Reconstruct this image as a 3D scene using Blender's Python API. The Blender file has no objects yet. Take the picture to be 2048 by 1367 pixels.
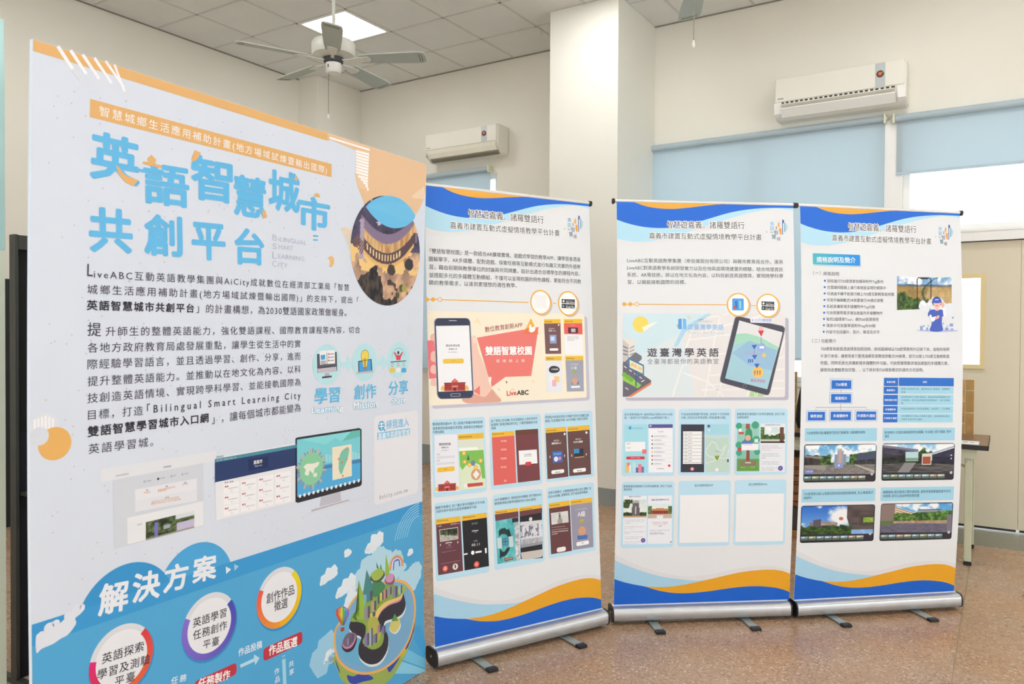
import bpy, bmesh, math, random
import numpy as np
from mathutils import Vector, Matrix
from mathutils.geometry import tessellate_polygon

random.seed(7)
SC = bpy.context.scene
COL = SC.collection
PI = math.pi

# ------------------------------------------------------------------ camera, world, lights, exposure
FPX, PITCH, ROLL, YAW, EYE = 1552.81, .0142, .0051, .5662, 1.43     # solved for the 2048 x 1367 frame
def rotz(v, a):
    c, s = math.cos(a), math.sin(a)
    return (v[0]*c - v[1]*s, v[0]*s + v[1]*c, v[2])
_c, _s, _cp, _sp = math.cos(ROLL), math.sin(ROLL), math.cos(PITCH), math.sin(PITCH)
right = rotz((_c, _s*_sp, _s*_cp), YAW)
up = rotz((-_s, _c*_sp, _c*_cp), YAW)
fwd = rotz((0, _cp, -_sp), YAW)
cam = bpy.data.objects.new('camera', bpy.data.cameras.new('camera'))
COL.objects.link(cam)
cam.matrix_world = Matrix(((right[0], up[0], -fwd[0], 0), (right[1], up[1], -fwd[1], 0), (right[2], up[2], -fwd[2], EYE), (0, 0, 0, 1)))
cam.data.sensor_width = 36
cam.data.lens = 36*FPX/2048
cam.data.clip_start = .05
cam.data.dof.use_dof = True
cam.data.dof.focus_distance = 3.7
cam.data.dof.aperture_fstop = 6.3
SC.camera = cam

world = bpy.data.worlds.new('sky')
SC.world = world
world.use_nodes = True
_bg = world.node_tree.nodes['Background']
_bg.inputs[0].default_value = (.90, .95, 1.0, 1)
_bg.inputs[1].default_value = 1.9

SC.view_settings.view_transform = 'Standard'
SC.view_settings.look = 'None'
SC.view_settings.gamma = 1
SC.view_settings.use_curve_mapping = False
SC.view_settings.exposure = 0.17

SC.cycles.use_adaptive_sampling = True
SC.cycles.adaptive_threshold = .07
SC.cycles.adaptive_min_samples = 12
SC.cycles.max_bounces = 5
SC.cycles.diffuse_bounces = 4
SC.cycles.glossy_bounces = 2
SC.cycles.transmission_bounces = 2
SC.cycles.transparent_max_bounces = 5
SC.cycles.caustics_reflective = False
SC.cycles.caustics_refractive = False
SC.cycles.sample_clamp_indirect = 6

def area(name, loc, rot, sx, sy, power, col):
    l = bpy.data.lights.new(name, 'AREA')
    l.shape = 'RECTANGLE'; l.size = sx; l.size_y = sy; l.energy = power; l.color = col
    o = bpy.data.objects.new(name, l); COL.objects.link(o)
    o.location = loc; o.rotation_euler = rot
    return o
# added area lamps before windowless front and right walls, standing in for daylight
area('added_front_fill', (0.6, -4.9, 1.8), (math.radians(102), 0, 0), 7.5, 2.4, 315, (.90, .95, 1.0))
area('added_side_fill', (4.9, 2.2, 1.8), (math.radians(102), 0, math.radians(90)), 6.0, 2.4, 140, (.86, .93, 1.0))

# ------------------------------------------------------------------ materials
def lin(h):
    if isinstance(h, str):
        h = h.lstrip('#'); r = [int(h[i:i+2], 16)/255 for i in (0, 2, 4)]
    else:
        r = list(h)
    return tuple(x/12.92 if x <= .04045 else ((x+.055)/1.055)**2.4 for x in r)
MATS = {}
def mat(name, hexc, rough=.6, metal=0., var=.04, scale=6., bump=0., bscale=60., spec=.5):
    if name in MATS: return MATS[name]
    m = bpy.data.materials.new(name); m.use_nodes = True
    nt = m.node_tree; b = nt.nodes['Principled BSDF']
    b.inputs['Roughness'].default_value = rough
    b.inputs['Metallic'].default_value = metal
    b.inputs['Specular IOR Level'].default_value = spec
    tc = nt.nodes.new('ShaderNodeTexCoord')
    n = nt.nodes.new('ShaderNodeTexNoise'); n.inputs['Scale'].default_value = scale; n.inputs['Detail'].default_value = 4
    nt.links.new(tc.outputs['Object'], n.inputs['Vector'])
    r = nt.nodes.new('ShaderNodeValToRGB')
    c = lin(hexc)
    r.color_ramp.elements[0].color = tuple(max(0, x*(1-var)) for x in c)+(1,)
    r.color_ramp.elements[1].color = tuple(min(1, x*(1+var)) for x in c)+(1,)
    r.color_ramp.elements[0].position = .3; r.color_ramp.elements[1].position = .7
    nt.links.new(n.outputs['Fac'], r.inputs['Fac'])
    nt.links.new(r.outputs['Color'], b.inputs['Base Color'])
    if bump:
        n2 = nt.nodes.new('ShaderNodeTexNoise'); n2.inputs['Scale'].default_value = bscale
        nt.links.new(tc.outputs['Object'], n2.inputs['Vector'])
        bp = nt.nodes.new('ShaderNodeBump'); bp.inputs['Strength'].default_value = bump; bp.inputs['Distance'].default_value = .01
        nt.links.new(n2.outputs['Fac'], bp.inputs['Height']); nt.links.new(bp.outputs['Normal'], b.inputs['Normal'])
    MATS[name] = m
    return m

def print_material():
    m = bpy.data.materials.new('printed_ink'); m.use_nodes = True
    nt = m.node_tree; b = nt.nodes['Principled BSDF']
    a = nt.nodes.new('ShaderNodeAttribute'); a.attribute_name = 'Col'
    nt.links.new(a.outputs['Color'], b.inputs['Base Color'])
    b.inputs['Roughness'].default_value = .5
    b.inputs['Specular IOR Level'].default_value = .3
    return m
M_PRINT = print_material()

def terrazzo():
    m = bpy.data.materials.new('terrazzo'); m.use_nodes = True
    nt = m.node_tree; b = nt.nodes['Principled BSDF']
    N = nt.nodes.new; L = nt.links.new
    tc = N('ShaderNodeTexCoord')
    v = N('ShaderNodeTexVoronoi'); v.inputs['Scale'].default_value = 130
    L(tc.outputs['Object'], v.inputs['Vector'])
    r = N('ShaderNodeValToRGB'); cr = r.color_ramp; cr.interpolation = 'CONSTANT'
    cols = [(0, '#a0805f'), (.16, '#b6937a'), (.34, '#94755a'), (.46, '#c2a389'), (.6, '#a98868'), (.74, '#7b6254'), (.80, '#b58f6c'), (.92, '#e0cfbb'), (.965, '#54463f')]
    cr.elements[0].color = lin(cols[0][1])+(1,); cr.elements[0].position = 0
    cr.elements[1].color = lin(cols[-1][1])+(1,); cr.elements[1].position = cols[-1][0]
    for p, c in cols[1:-1]:
        e = cr.elements.new(p); e.color = lin(c)+(1,)
    sep = N('ShaderNodeSeparateColor'); L(v.outputs['Color'], sep.inputs[0]); L(sep.outputs[0], r.inputs['Fac'])
    n = N('ShaderNodeTexNoise'); n.inputs['Scale'].default_value = 1.6; n.inputs['Detail'].default_value = 6
    L(tc.outputs['Object'], n.inputs['Vector'])
    r2 = N('ShaderNodeValToRGB')
    r2.color_ramp.elements[0].position = .35; r2.color_ramp.elements[0].color = lin('#b9a08b')+(1,)
    r2.color_ramp.elements[1].position = .7; r2.color_ramp.elements[1].color = lin('#bd8a5e')+(1,)
    L(n.outputs['Fac'], r2.inputs['Fac'])
    mx = N('ShaderNodeMix'); mx.data_type = 'RGBA'; mx.inputs[0].default_value = .38
    L(r.outputs['Color'], mx.inputs[6]); L(r2.outputs['Color'], mx.inputs[7])
    L(mx.outputs[2], b.inputs['Base Color'])
    n3 = N('ShaderNodeTexNoise'); n3.inputs['Scale'].default_value = 5
    L(tc.outputs['Object'], n3.inputs['Vector'])
    mr = N('ShaderNodeMapRange'); mr.inputs['To Min'].default_value = .18; mr.inputs['To Max'].default_value = .36
    L(n3.outputs['Fac'], mr.inputs['Value']); L(mr.outputs[0], b.inputs['Roughness'])
    b.inputs['Specular IOR Level'].default_value = .5
    return m

def fabric_blind():
    m = bpy.data.materials.new('blind_fabric'); m.use_nodes = True
    nt = m.node_tree; N = nt.nodes.new; L = nt.links.new
    b = nt.nodes['Principled BSDF']; out = nt.nodes['Material Output']
    tc = N('ShaderNodeTexCoord')
    w = N('ShaderNodeTexWave'); w.wave_type = 'BANDS'; w.bands_direction = 'Z'; w.inputs['Scale'].default_value = 200; w.inputs['Distortion'].default_value = 1
    L(tc.outputs['Object'], w.inputs['Vector'])
    mx = N('ShaderNodeMix'); mx.data_type = 'RGBA'; L(w.outputs['Fac'], mx.inputs[0])
    mx.inputs[6].default_value = lin('#d3e2e9')+(1,); mx.inputs[7].default_value = lin('#dae7ec')+(1,)
    L(mx.outputs[2], b.inputs['Base Color']); b.inputs['Roughness'].default_value = .8
    t = N('ShaderNodeBsdfTranslucent'); L(mx.outputs[2], t.inputs['Color'])
    ms = N('ShaderNodeMixShader'); ms.inputs[0].default_value = .45
    L(b.outputs[0], ms.inputs[1]); L(t.outputs[0], ms.inputs[2]); L(ms.outputs[0], out.inputs['Surface'])
    return m

def glass():
    m = bpy.data.materials.new('window_glass'); m.use_nodes = True
    nt = m.node_tree; N = nt.nodes.new; L = nt.links.new
    out = nt.nodes['Material Output']; nt.nodes.remove(nt.nodes['Principled BSDF'])
    t = N('ShaderNodeBsdfTransparent'); t.inputs[0].default_value = (.95, .98, .98, 1)
    g = N('ShaderNodeBsdfGlossy'); g.inputs['Roughness'].default_value = .03
    ms = N('ShaderNodeMixShader'); ms.inputs[0].default_value = .06
    L(t.outputs[0], ms.inputs[1]); L(g.outputs[0], ms.inputs[2]); L(ms.outputs[0], out.inputs['Surface'])
    return m

def emis(name, col, s):
    m = bpy.data.materials.new(name); m.use_nodes = True
    b = m.node_tree.nodes['Principled BSDF']
    b.inputs['Emission Color'].default_value = col+(1,); b.inputs['Emission Strength'].default_value = s
    b.inputs['Base Color'].default_value = (.9, .9, .9, 1)
    return m

# ------------------------------------------------------------------ mesh helpers
def link(name, me, m=None, parent=None, kind=None, label=None, smooth=False):
    o = bpy.data.objects.new(name, me); COL.objects.link(o)
    if m: me.materials.append(m)
    if parent: o.parent = parent
    if kind: o['kind'] = kind
    if label: o['label'] = label
    me.polygons.foreach_set('use_smooth', [bool(smooth)]*len(me.polygons))
    return o
def empty(name, label, cat, loc=(0, 0, 0), rz=0, group=None):
    o = bpy.data.objects.new(name, None); COL.objects.link(o)
    o.location = loc; o.rotation_euler = (0, 0, rz); o.empty_display_size = .1
    if label: o['label'] = label
    if cat: o['category'] = cat
    if group: o['group'] = group
    return o
def tag(o, label, cat, group=None):
    o['label'] = label; o['category'] = cat
    if group: o['group'] = group
    return o
class MB:
    def __init__(s): s.bm = bmesh.new()
    def box(s, a, b, bev=0, M=None, seg=1):
        c = [(a[i]+b[i])/2 for i in range(3)]; d = [abs(b[i]-a[i]) for i in range(3)]
        r = bmesh.ops.create_cube(s.bm, size=1)
        vs = r['verts']
        bmesh.ops.scale(s.bm, vec=d, verts=vs); bmesh.ops.translate(s.bm, vec=c, verts=vs)
        if bev:
            es = list({e for v in vs for e in v.link_edges})
            rr = bmesh.ops.bevel(s.bm, geom=es, offset=bev, segments=seg, affect='EDGES', profile=.5)
            vs = list({v for f in rr['faces'] for v in f.verts} | {v for v in vs if v.is_valid})
        if M is not None: bmesh.ops.transform(s.bm, matrix=M, verts=vs)
        return s
    def cyl(s, p0, p1, r0, r1=None, n=16, caps=True):
        p0, p1 = Vector(p0), Vector(p1); d = p1-p0
        M = Matrix.Translation((p0+p1)/2) @ d.to_track_quat('Z', 'Y').to_matrix().to_4x4()
        bmesh.ops.create_cone(s.bm, cap_ends=caps, segments=n, radius1=r0, radius2=r0 if r1 is None else r1, depth=d.length, matrix=M)
        return s
    def sph(s, c, r, sc=(1, 1, 1), n=12):
        M = Matrix.Translation(c) @ Matrix.Diagonal((sc[0], sc[1], sc[2], 1))
        bmesh.ops.create_uvsphere(s.bm, u_segments=n, v_segments=max(6, n//2), radius=r, matrix=M)
        return s
    def prism(s, pts, axis, a, b):
        """outline of (p, q) pairs swept along axis from a to b"""
        def P(p, q, t):
            return {'x': (t, p, q), 'y': (p, t, q), 'z': (p, q, t)}[axis]
        A = [s.bm.verts.new(P(p, q, a)) for p, q in pts]; B = [s.bm.verts.new(P(p, q, b)) for p, q in pts]
        n = len(pts)
        for i in range(n): s.bm.faces.new((A[i], A[(i+1) % n], B[(i+1) % n], B[i]))
        s.bm.faces.new(A[::-1]); s.bm.faces.new(B)
        return s
    def lathe(s, prof, c=(0, 0, 0), n=32):
        rings = []
        for r, z in prof:
            rings.append([s.bm.verts.new((c[0]+r*math.cos(2*PI*k/n), c[1]+r*math.sin(2*PI*k/n), c[2]+z)) for k in range(n)])
        for i in range(len(rings)-1):
            for k in range(n):
                s.bm.faces.new((rings[i][k], rings[i][(k+1) % n], rings[i+1][(k+1) % n], rings[i+1][k]))
        s.bm.faces.new(rings[0][::-1]); s.bm.faces.new(rings[-1])
        return s
    def build(s, name, m, parent=None, kind=None, label=None, smooth=False, xf=None):
        if xf is not None: bmesh.ops.transform(s.bm, matrix=xf, verts=s.bm.verts)
        bmesh.ops.recalc_face_normals(s.bm, faces=s.bm.faces)
        me = bpy.data.meshes.new(name); s.bm.to_mesh(me); s.bm.free()
        o = link(name, me, m, parent, kind, label)
        if smooth:
            me.polygons.foreach_set('use_smooth', [True]*len(me.polygons))
            try: me.set_sharp_from_angle(angle=math.radians(35))
            except Exception: pass
        return o
def copy_tree(o, parent=None):
    c = o.copy(); COL.objects.link(c); c.parent = parent
    for ch in list(o.children): copy_tree(ch, c)
    return c

# ------------------------------------------------------------------ common materials
M_WALL = mat('wall_paint', '#ece8dc', .75, var=.02, scale=1.2, bump=.05, bscale=40)
M_COLUMN = mat('column_paint', '#eeede3', .6, var=.015, scale=1.5, bump=.04, bscale=30)
M_CEIL = mat('ceiling_tile_face', '#e4e5e1', .9, var=.02, scale=3, bump=.1, bscale=150)
M_TBAR = mat('ceiling_grid_bar', '#cfcfc8', .6)
M_WHITE = mat('white_frame_paint', '#f1f1ee', .4, var=.01)
M_FLOOR = terrazzo()
M_STRIP = mat('brass_divider', '#a08a72', .35, .4)
M_BASEB = mat('grey_skirting_paint', '#98a09f', .6, var=.05)
M_DOOR = mat('door_paint', '#ded5bd', .5, var=.02, scale=.8)
M_DOORFR = mat('door_frame_paint', '#e3cf9a', .45, var=.02)
M_GLASS = glass()
M_BLIND = fabric_blind()
M_PLASTIC = mat('ivory_plastic', '#ece9dd', .35, var=.01)
M_PLASTIC_W = mat('white_plastic', '#f2f1ec', .3, var=.01)
M_BLACK = mat('black_plastic', '#1d1d20', .4, var=.1)
M_ALU = mat('brushed_aluminium', '#c9ccce', .38, .75, var=.03, scale=30)
M_ALU2 = mat('pale_steel', '#aeb8b6', .4, .5, var=.03)
YB, XL, HC = 6.586, -6.538, 4.153
# ------------------------------------------------------------------ room shell
mb = MB(); mb.box((XL-.2, -5, -.1), (5.2, YB+.6, 0)); floor = mb.build('floor', M_FLOOR, kind='structure')
# thin brass divider strips let into the terrazzo
for x in (-.17, -3.0, -5.9):
    MB().box((x-.002, -1, -.002), (x+.002, 6.0, .0005)).build('divider_strip', M_STRIP, floor)
for y in (5.98,):
    MB().box((XL, y-.003, -.002), (5, y+.003, .0006)).build('divider_strip', M_STRIP, floor)
MB().box((-.75, 6.1, -.01), (5, YB+.15, .0012)).build('threshold_slab', mat('grey_terrazzo', '#8d8c7c', .4, var=.35, scale=140), floor, label='grey-green speckled stone threshold in front of the door')

def holed_wall(name, x0, x1, z0, z1, holes, y0, y1, m):
    xs = sorted({x0, x1, *[h[0] for h in holes], *[h[1] for h in holes]})
    zs = sorted({z0, z1, *[h[2] for h in holes], *[h[3] for h in holes]})
    b = MB()
    for i in range(len(xs)-1):
        for k in range(len(zs)-1):
            cx, cz = (xs[i]+xs[i+1])/2, (zs[k]+zs[k+1])/2
            if any(h[0] < cx < h[1] and h[2] < cz < h[3] for h in holes): continue
            b.box((xs[i], y0, zs[k]), (xs[i+1], y1, zs[k+1]))
    bmesh.ops.remove_doubles(b.bm, verts=b.bm.verts, dist=1e-5)
    return b.build(name, m, kind='structure')
W1 = (-6.0, -4.375, 1.02, 3.03)
W2 = (-2.735, -.80, 1.02, 3.03)
W3 = (-.675, 1.08, 2.185, 3.03)
D1 = (-.675, .86, 0, 2.10)
wall_back = holed_wall('wall_back', XL-.2, 5.2, 0, HC, [W1, W2, W3, D1], YB, YB+.2, M_WALL)
mb = MB(); mb.box((XL-.2, -5, 0), (XL, YB, HC)); mb.build('wall_left', M_WALL, kind='structure')
mb = MB(); mb.box((5, -5, 0), (5.2, YB, HC)); mb.build('wall_right', M_WALL, kind='structure')
mb = MB(); mb.box((XL-.2, -5.2, 0), (5.2, -5, HC)); mb.build('wall_front', M_WALL, kind='structure')
# free-standing column between the window bays and the pier in the far corner
mb = MB(); mb.box((-3.315, 5.80, 0), (-2.680, YB, HC)); col_o = mb.build('wall_column', M_COLUMN, kind='structure')
mb = MB(); mb.box((XL, 5.915, 0), (-6.25, YB, HC)); mb.build('wall_corner_pier', M_WALL, kind='structure')
# grey painted skirting
mb = MB(); mb.box((-6.25, YB-.006, 0), (-3.315, YB, .2)).box((-2.68, YB-.006, 0), (-.80, YB, .2)); mb.build('baseboard_back', M_BASEB, kind='structure')
mb = MB(); mb.box((-3.321, 5.794, 0), (-2.674, YB-.006, .14)); mb.build('baseboard_column', M_BASEB, kind='structure')
mb = MB(); mb.box((XL, -5, 0), (XL+.006, 5.915, .2)).box((XL, 5.909, 0), (-6.244, YB, .2)); mb.build('baseboard_left', M_BASEB, kind='structure')

# suspended ceiling: slab, grid bars and single tiles
mb = MB(); mb.box((XL-.2, -5, HC+.03), (5.2, YB+.2, HC+.2)); ceiling = mb.build('ceiling', M_CEIL, kind='structure')
PX, PY = .592, .587
GX = [XL+PX*i for i in range(20)]
GY = [YB-PY*j for j in range(20)]
bars = MB()
for x in GX: bars.box((x-.010, GY[-1], HC-.001), (x+.010, YB, HC+.012))
for y in GY: bars.box((XL, y-.010, HC-.001), (GX[-1], y+.010, HC+.012))
bars.build('grid_bars', M_TBAR, ceiling, label='pale metal grid bars between the ceiling tiles')
MB().box((XL, YB-.02, HC-.004), (GX[-1], YB, HC+.01)).box((XL, -5, HC-.004), (XL+.02, YB, HC+.01)).build('edge_angle', mat('grey_edge_angle', '#8f8b82', .6), ceiling)
tile = MB().box((-PX/2+.008, -PY/2+.008, 0), (PX/2-.008, PY/2-.008, .014), bev=.003)
tile_o = tile.build('ceiling_tile', M_CEIL, ceiling)
first = True
LIGHTS = [(2, 2), (6, 2), (10, 2), (14, 2), (2, 6), (6, 6), (10, 6), (14, 6), (2, 10), (6, 10), (10, 10), (14, 10)]
for i in range(19):
    for j in range(14):
        if (i, j) in LIGHTS: continue
        o = tile_o if first else tile_o.copy()
        if not first: COL.objects.link(o)
        first = False
        o.location = ((GX[i]+GX[i+1])/2, (GY[j]+GY[j+1])/2, HC+.002)

# square light fittings
M_TUBE = emis('lit_diffuser', (1.0, .99, .97), 14.5)
def light_fitting(i, j, label):
    x, y = (GX[i]+GX[i+1])/2, (GY[j]+GY[j+1])/2
    t = empty('ceiling_light', label, 'light', (x, y, HC), 0, 'square ceiling light fittings')
    b = MB()
    for a, c in (((-.285, -.285), (.285, -.262)), ((-.285, .262), (.285, .285)), ((-.285, -.262), (-.262, .262)), ((.262, -.262), (.285, .262))):
        b.box((a[0], a[1], -.006), (c[0], c[1], .02))
    b.build('light_frame', M_WHITE, t)
    MB().box((-.262, -.262, .002), (.262, .262, .012)).build('diffuser', M_TUBE, t)
    return t
light_fitting(2, 2, 'square lit ceiling light behind the ceiling fan with the visible motor')
for (i, j) in LIGHTS[1:]:
    light_fitting(i, j, 'square ceiling light further along the hall ceiling, out of view')

# ------------------------------------------------------------------ windows, blinds and door
def frame(b, x0, x1, z0, z1, y0, y1, w):
    b.box((x0, y0, z0), (x0+w, y1, z1)).box((x1-w, y0, z0), (x1, y1, z1)).box((x0+w, y0, z0), (x1-w, y1, z0+w)).box((x0+w, y0, z1-w), (x1-w, y1, z1))
def window(name, h, mull):
    b = MB(); frame(b, h[0], h[1], h[2], h[3], YB+.04, YB+.11, .045)
    for x in mull: b.box((x-.03, YB+.05, h[2]+.045), (x+.03, YB+.10, h[3]-.045))
    o = b.build(name, M_WHITE, kind='structure')
    xs = [h[0]+.045]+[x for x in mull]+[h[1]-.045]
    for i in range(len(xs)-1):
        MB().box((xs[i], YB+.072, h[2]+.045), (xs[i+1], YB+.078, h[3]-.045)).build('pane', M_GLASS, o)
    MB().box((h[0]-.02, YB-.02, h[2]-.03), (h[1]+.02, YB+.12, h[2])).build('window_sill', M_WHITE, o)
    return o
window('window_1', W1, [-5.19])
window('window_2', W2, [-1.77])
window('window_3', W3, [])
# white post and transom bar framing the door bay
mb = MB(); mb.box((-.80, YB-.03, 0), (-.675, YB+.14, 3.05)); mb.build('trim_1', M_WHITE, kind='structure')
mb = MB(); mb.box((-.675, YB-.03, 2.10), (1.08, YB+.14, 2.185)).box((-.675, YB-.036, 2.168), (1.08, YB-.03, 2.185)); mb.build('trim_2', M_WHITE, kind='structure')

def door_leaf(name, x0, x1, n):
    gx0, gx1, gz0, gz1 = (x0+x1)/2-.135, (x0+x1)/2+.135, 1.20, 1.835
    b = MB()
    z0, z1, y0, y1 = .028, 2.095, YB+.01, YB+.05
    b.box((x0, y0, z0), (gx0, y1, z1)).box((gx1, y0, z0), (x1, y1, z1)).box((gx0, y0, z0), (gx1, y1, gz0)).box((gx0, y0, gz1), (gx1, y1, z1))
    bmesh.ops.remove_doubles(b.bm, verts=b.bm.verts, dist=1e-5)
    o = b.build(name, M_DOOR, kind='structure')
    f = MB(); frame(f, gx0-.028, gx1+.028, gz0-.028, gz1+.028, YB-.006, YB+.012, .03)
    f.build('vision_panel_frame', M_DOORFR, o, label='raised cream frame round the narrow door window')
    MB().box((gx0, YB+.027, gz0), (gx1, YB+.033, gz1)).build('pane', M_GLASS, o)
    MB().box((x1-.03, YB+.051, .028), (x1+.03, YB+.06, 2.095)).build('seam_light_stop', M_DOOR, o)  # added strip behind the leaf, blocks light leaking through the seam
    MB().box((x0+.01, YB+.012, .012), (x1-.01, YB+.03, .03)).build('bottom_gap_shade', M_BLACK, o)  # black strip painting the dark gap under the leaf
    return o
door_leaf('door_1', -.668, .088, 1)
door_leaf('door_2', .0895, .858, 2)

def blind(x0, x1, ztop, zbot, label, loc_y=YB-.055):
    t = empty('roller_blind', label, 'blind', ((x0+x1)/2, loc_y, ztop-.025), 0, 'pale blue roller blinds')
    w = (x1-x0)/2
    b = MB(); b.cyl((-w+.012, 0, 0), (w-.012, 0, 0), .027, n=20); b.build('roller', M_BLIND, t, smooth=True)
    b = MB(); b.box((-w+.02, .018, -(ztop-.025-zbot)), (w-.004, .0205, .0)); b.build('cloth', M_BLIND, t)
    bb = MB(); bb.box((-w+.02, .012, -(ztop-.025-zbot)-.018), (w-.004, .026, -(ztop-.025-zbot))); bb.build('bottom_bar', mat('blind_bar', '#b7cbd6', .5), t)
    for s in (-1, 1):
        b = MB(); b.box((s*(w-.002)-.008, -.034, -.04), (s*(w-.002)+.008, .055, .036), bev=.004); b.cyl((s*(w-.012), 0, 0), (s*(w+.014), 0, 0), .016, n=12)
        b.build('bracket', mat('cream_bracket', '#dfe0c8', .4), t)
    return t
blind(-5.98, -4.43, 3.095, 1.03, 'pale blue roller blind lowered behind the leftmost roll-up banner, below the smaller air conditioner')
blind(-2.700, -.792, 3.085, 1.222, 'wide pale blue roller blind drawn far down behind the middle roll-up banner')
blind(-.735, 1.10, 3.075, 2.645, 'pale blue roller blind raised high above the door, at the right edge')

# ------------------------------------------------------------------ air conditioners
def air_conditioner(x0, x1, z0, z1, is_open, label, px):
    t = empty('air_conditioner', label, 'air conditioner', ((x0+x1)/2, YB, z0), 0, 'wall air conditioners')
    w = (x1-x0)/2; h = z1-z0; d = .205
    # side profile (y towards the room is negative)
    prof = [(0, .0), (-.12, .0), (-.165, .03), (-.185, .07), (-d, h*.33), (-d, h*.93), (-d+.03, h), (0, h)]
    b = MB(); b.prism(prof, 'x', -w, w)
    es = [e for e in b.bm.edges if abs(e.verts[0].co.x-e.verts[1].co.x) < 1e-6]
    bmesh.ops.bevel(b.bm, geom=es, offset=.012, segments=3, affect='EDGES')
    body = b.build('housing', M_PLASTIC, t, smooth=True)
    b = MB(); b.box((-w+.012, -d-.008, h*.40), (w-.012, -d+.002, h*.965), bev=.005, seg=2); b.build('front_panel', M_PLASTIC, t)
    b = MB(); b.box((px-.034, -d-.0096, h*.42), (px+.034, -d-.0078, h*.95)); b.build('display_strip', mat('silver_strip', '#c4cbcd', .3, .3), t)
    b = MB(); b.cyl((px, -d-.0125, h*.70), (px, -d-.009, h*.70), .026, n=24); st = b.build('round_sticker', mat('dark_red_sticker', '#5a2a25', .4), t)
    b = MB(); b.cyl((px, -d-.0136, h*.705), (px, -d-.0124, h*.705), .014, n=9); b.build('sticker_centre', mat('orange_ink', '#d8713a', .4), st)
    b = MB(); b.box((px+.012, -d-.0136, h*.715), (px+.023, -d-.0124, h*.75)); b.build('sticker_mark', mat('green_ink', '#2f9a5a', .4), st)
    b = MB(); b.box((-w+.03, -d-.0092, h*.46), (-w+.075, -d-.0078, h*.485)); b.build('maker_mark', mat('grey_ink', '#8a8a86', .5), t)
    if is_open:
        # outlet: dark slot behind, vertical guide vanes and an open flap
        s = MB(); s.prism([(-.150, .045), (-.2065, h*.335), (-.2065, h*.39), (-.150, h*.39)], 'x', -w+.06, w-.075)
        s.build('outlet_recess', mat('dark_outlet', '#3a3b3b', .7), t)
        for k in range(22):
            x = -w+.085+k*(2*w-.19)/21
            MB().prism([(-.200, h*.27), (-.2125, h*.36), (-.2125, h*.385), (-.200, h*.385)], 'x', x-.0065, x+.0065).build('vane', M_PLASTIC, t)
        MB().prism([(-.168, h*.06), (-.172, h*.035), (-.222, h*.22), (-.218, h*.245)], 'x', -w+.055, w-.07).build('lower_flap', M_PLASTIC_W, t)
        MB().prism([(-.205, h*.275), (-.205, h*.262), (-.230, h*.315), (-.230, h*.33)], 'x', -w+.06, w-.075).build('upper_flap', M_PLASTIC, t)
        for sgn in (-1, 1):
            x = sgn*(w-.03)
            MB().prism([(-.16, .02), (-.20, h*.12), (-.2135, h*.36), (-.2, h*.39), (-.15, h*.39)], 'x', x-.027, x+.027).build('side_cheek', M_PLASTIC_W, t)
    else:
        MB().prism([(-.135, -.003), (-.168, .022), (-.198, h*.26), (-.2105, h*.385), (-.200, h*.385), (-.15, .02)], 'x', -w+.04, w-.03).build('closed_flap', mat('warm_plastic', '#eeebda', .4), t)
        MB().prism([(-.13, -.006), (-.17, .016), (-.176, .03), (-.16, .03)], 'x', -w+.05, w-.02).build('flap_shadow_strip', mat('flap_shadow_grey', '#85806f', .6), t)  # solid grey strip painting the shadow line under the flap
    return t
air_conditioner(-5.148, -4.236, 3.19, 3.475, False, 'closed ivory air conditioner on the wall left of the column, over the leftmost banner', .30)
air_conditioner(-1.585, -.638, 3.13, 3.455, True, 'white air conditioner with open outlet flap, on the wall above the two right banners', .30)

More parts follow.
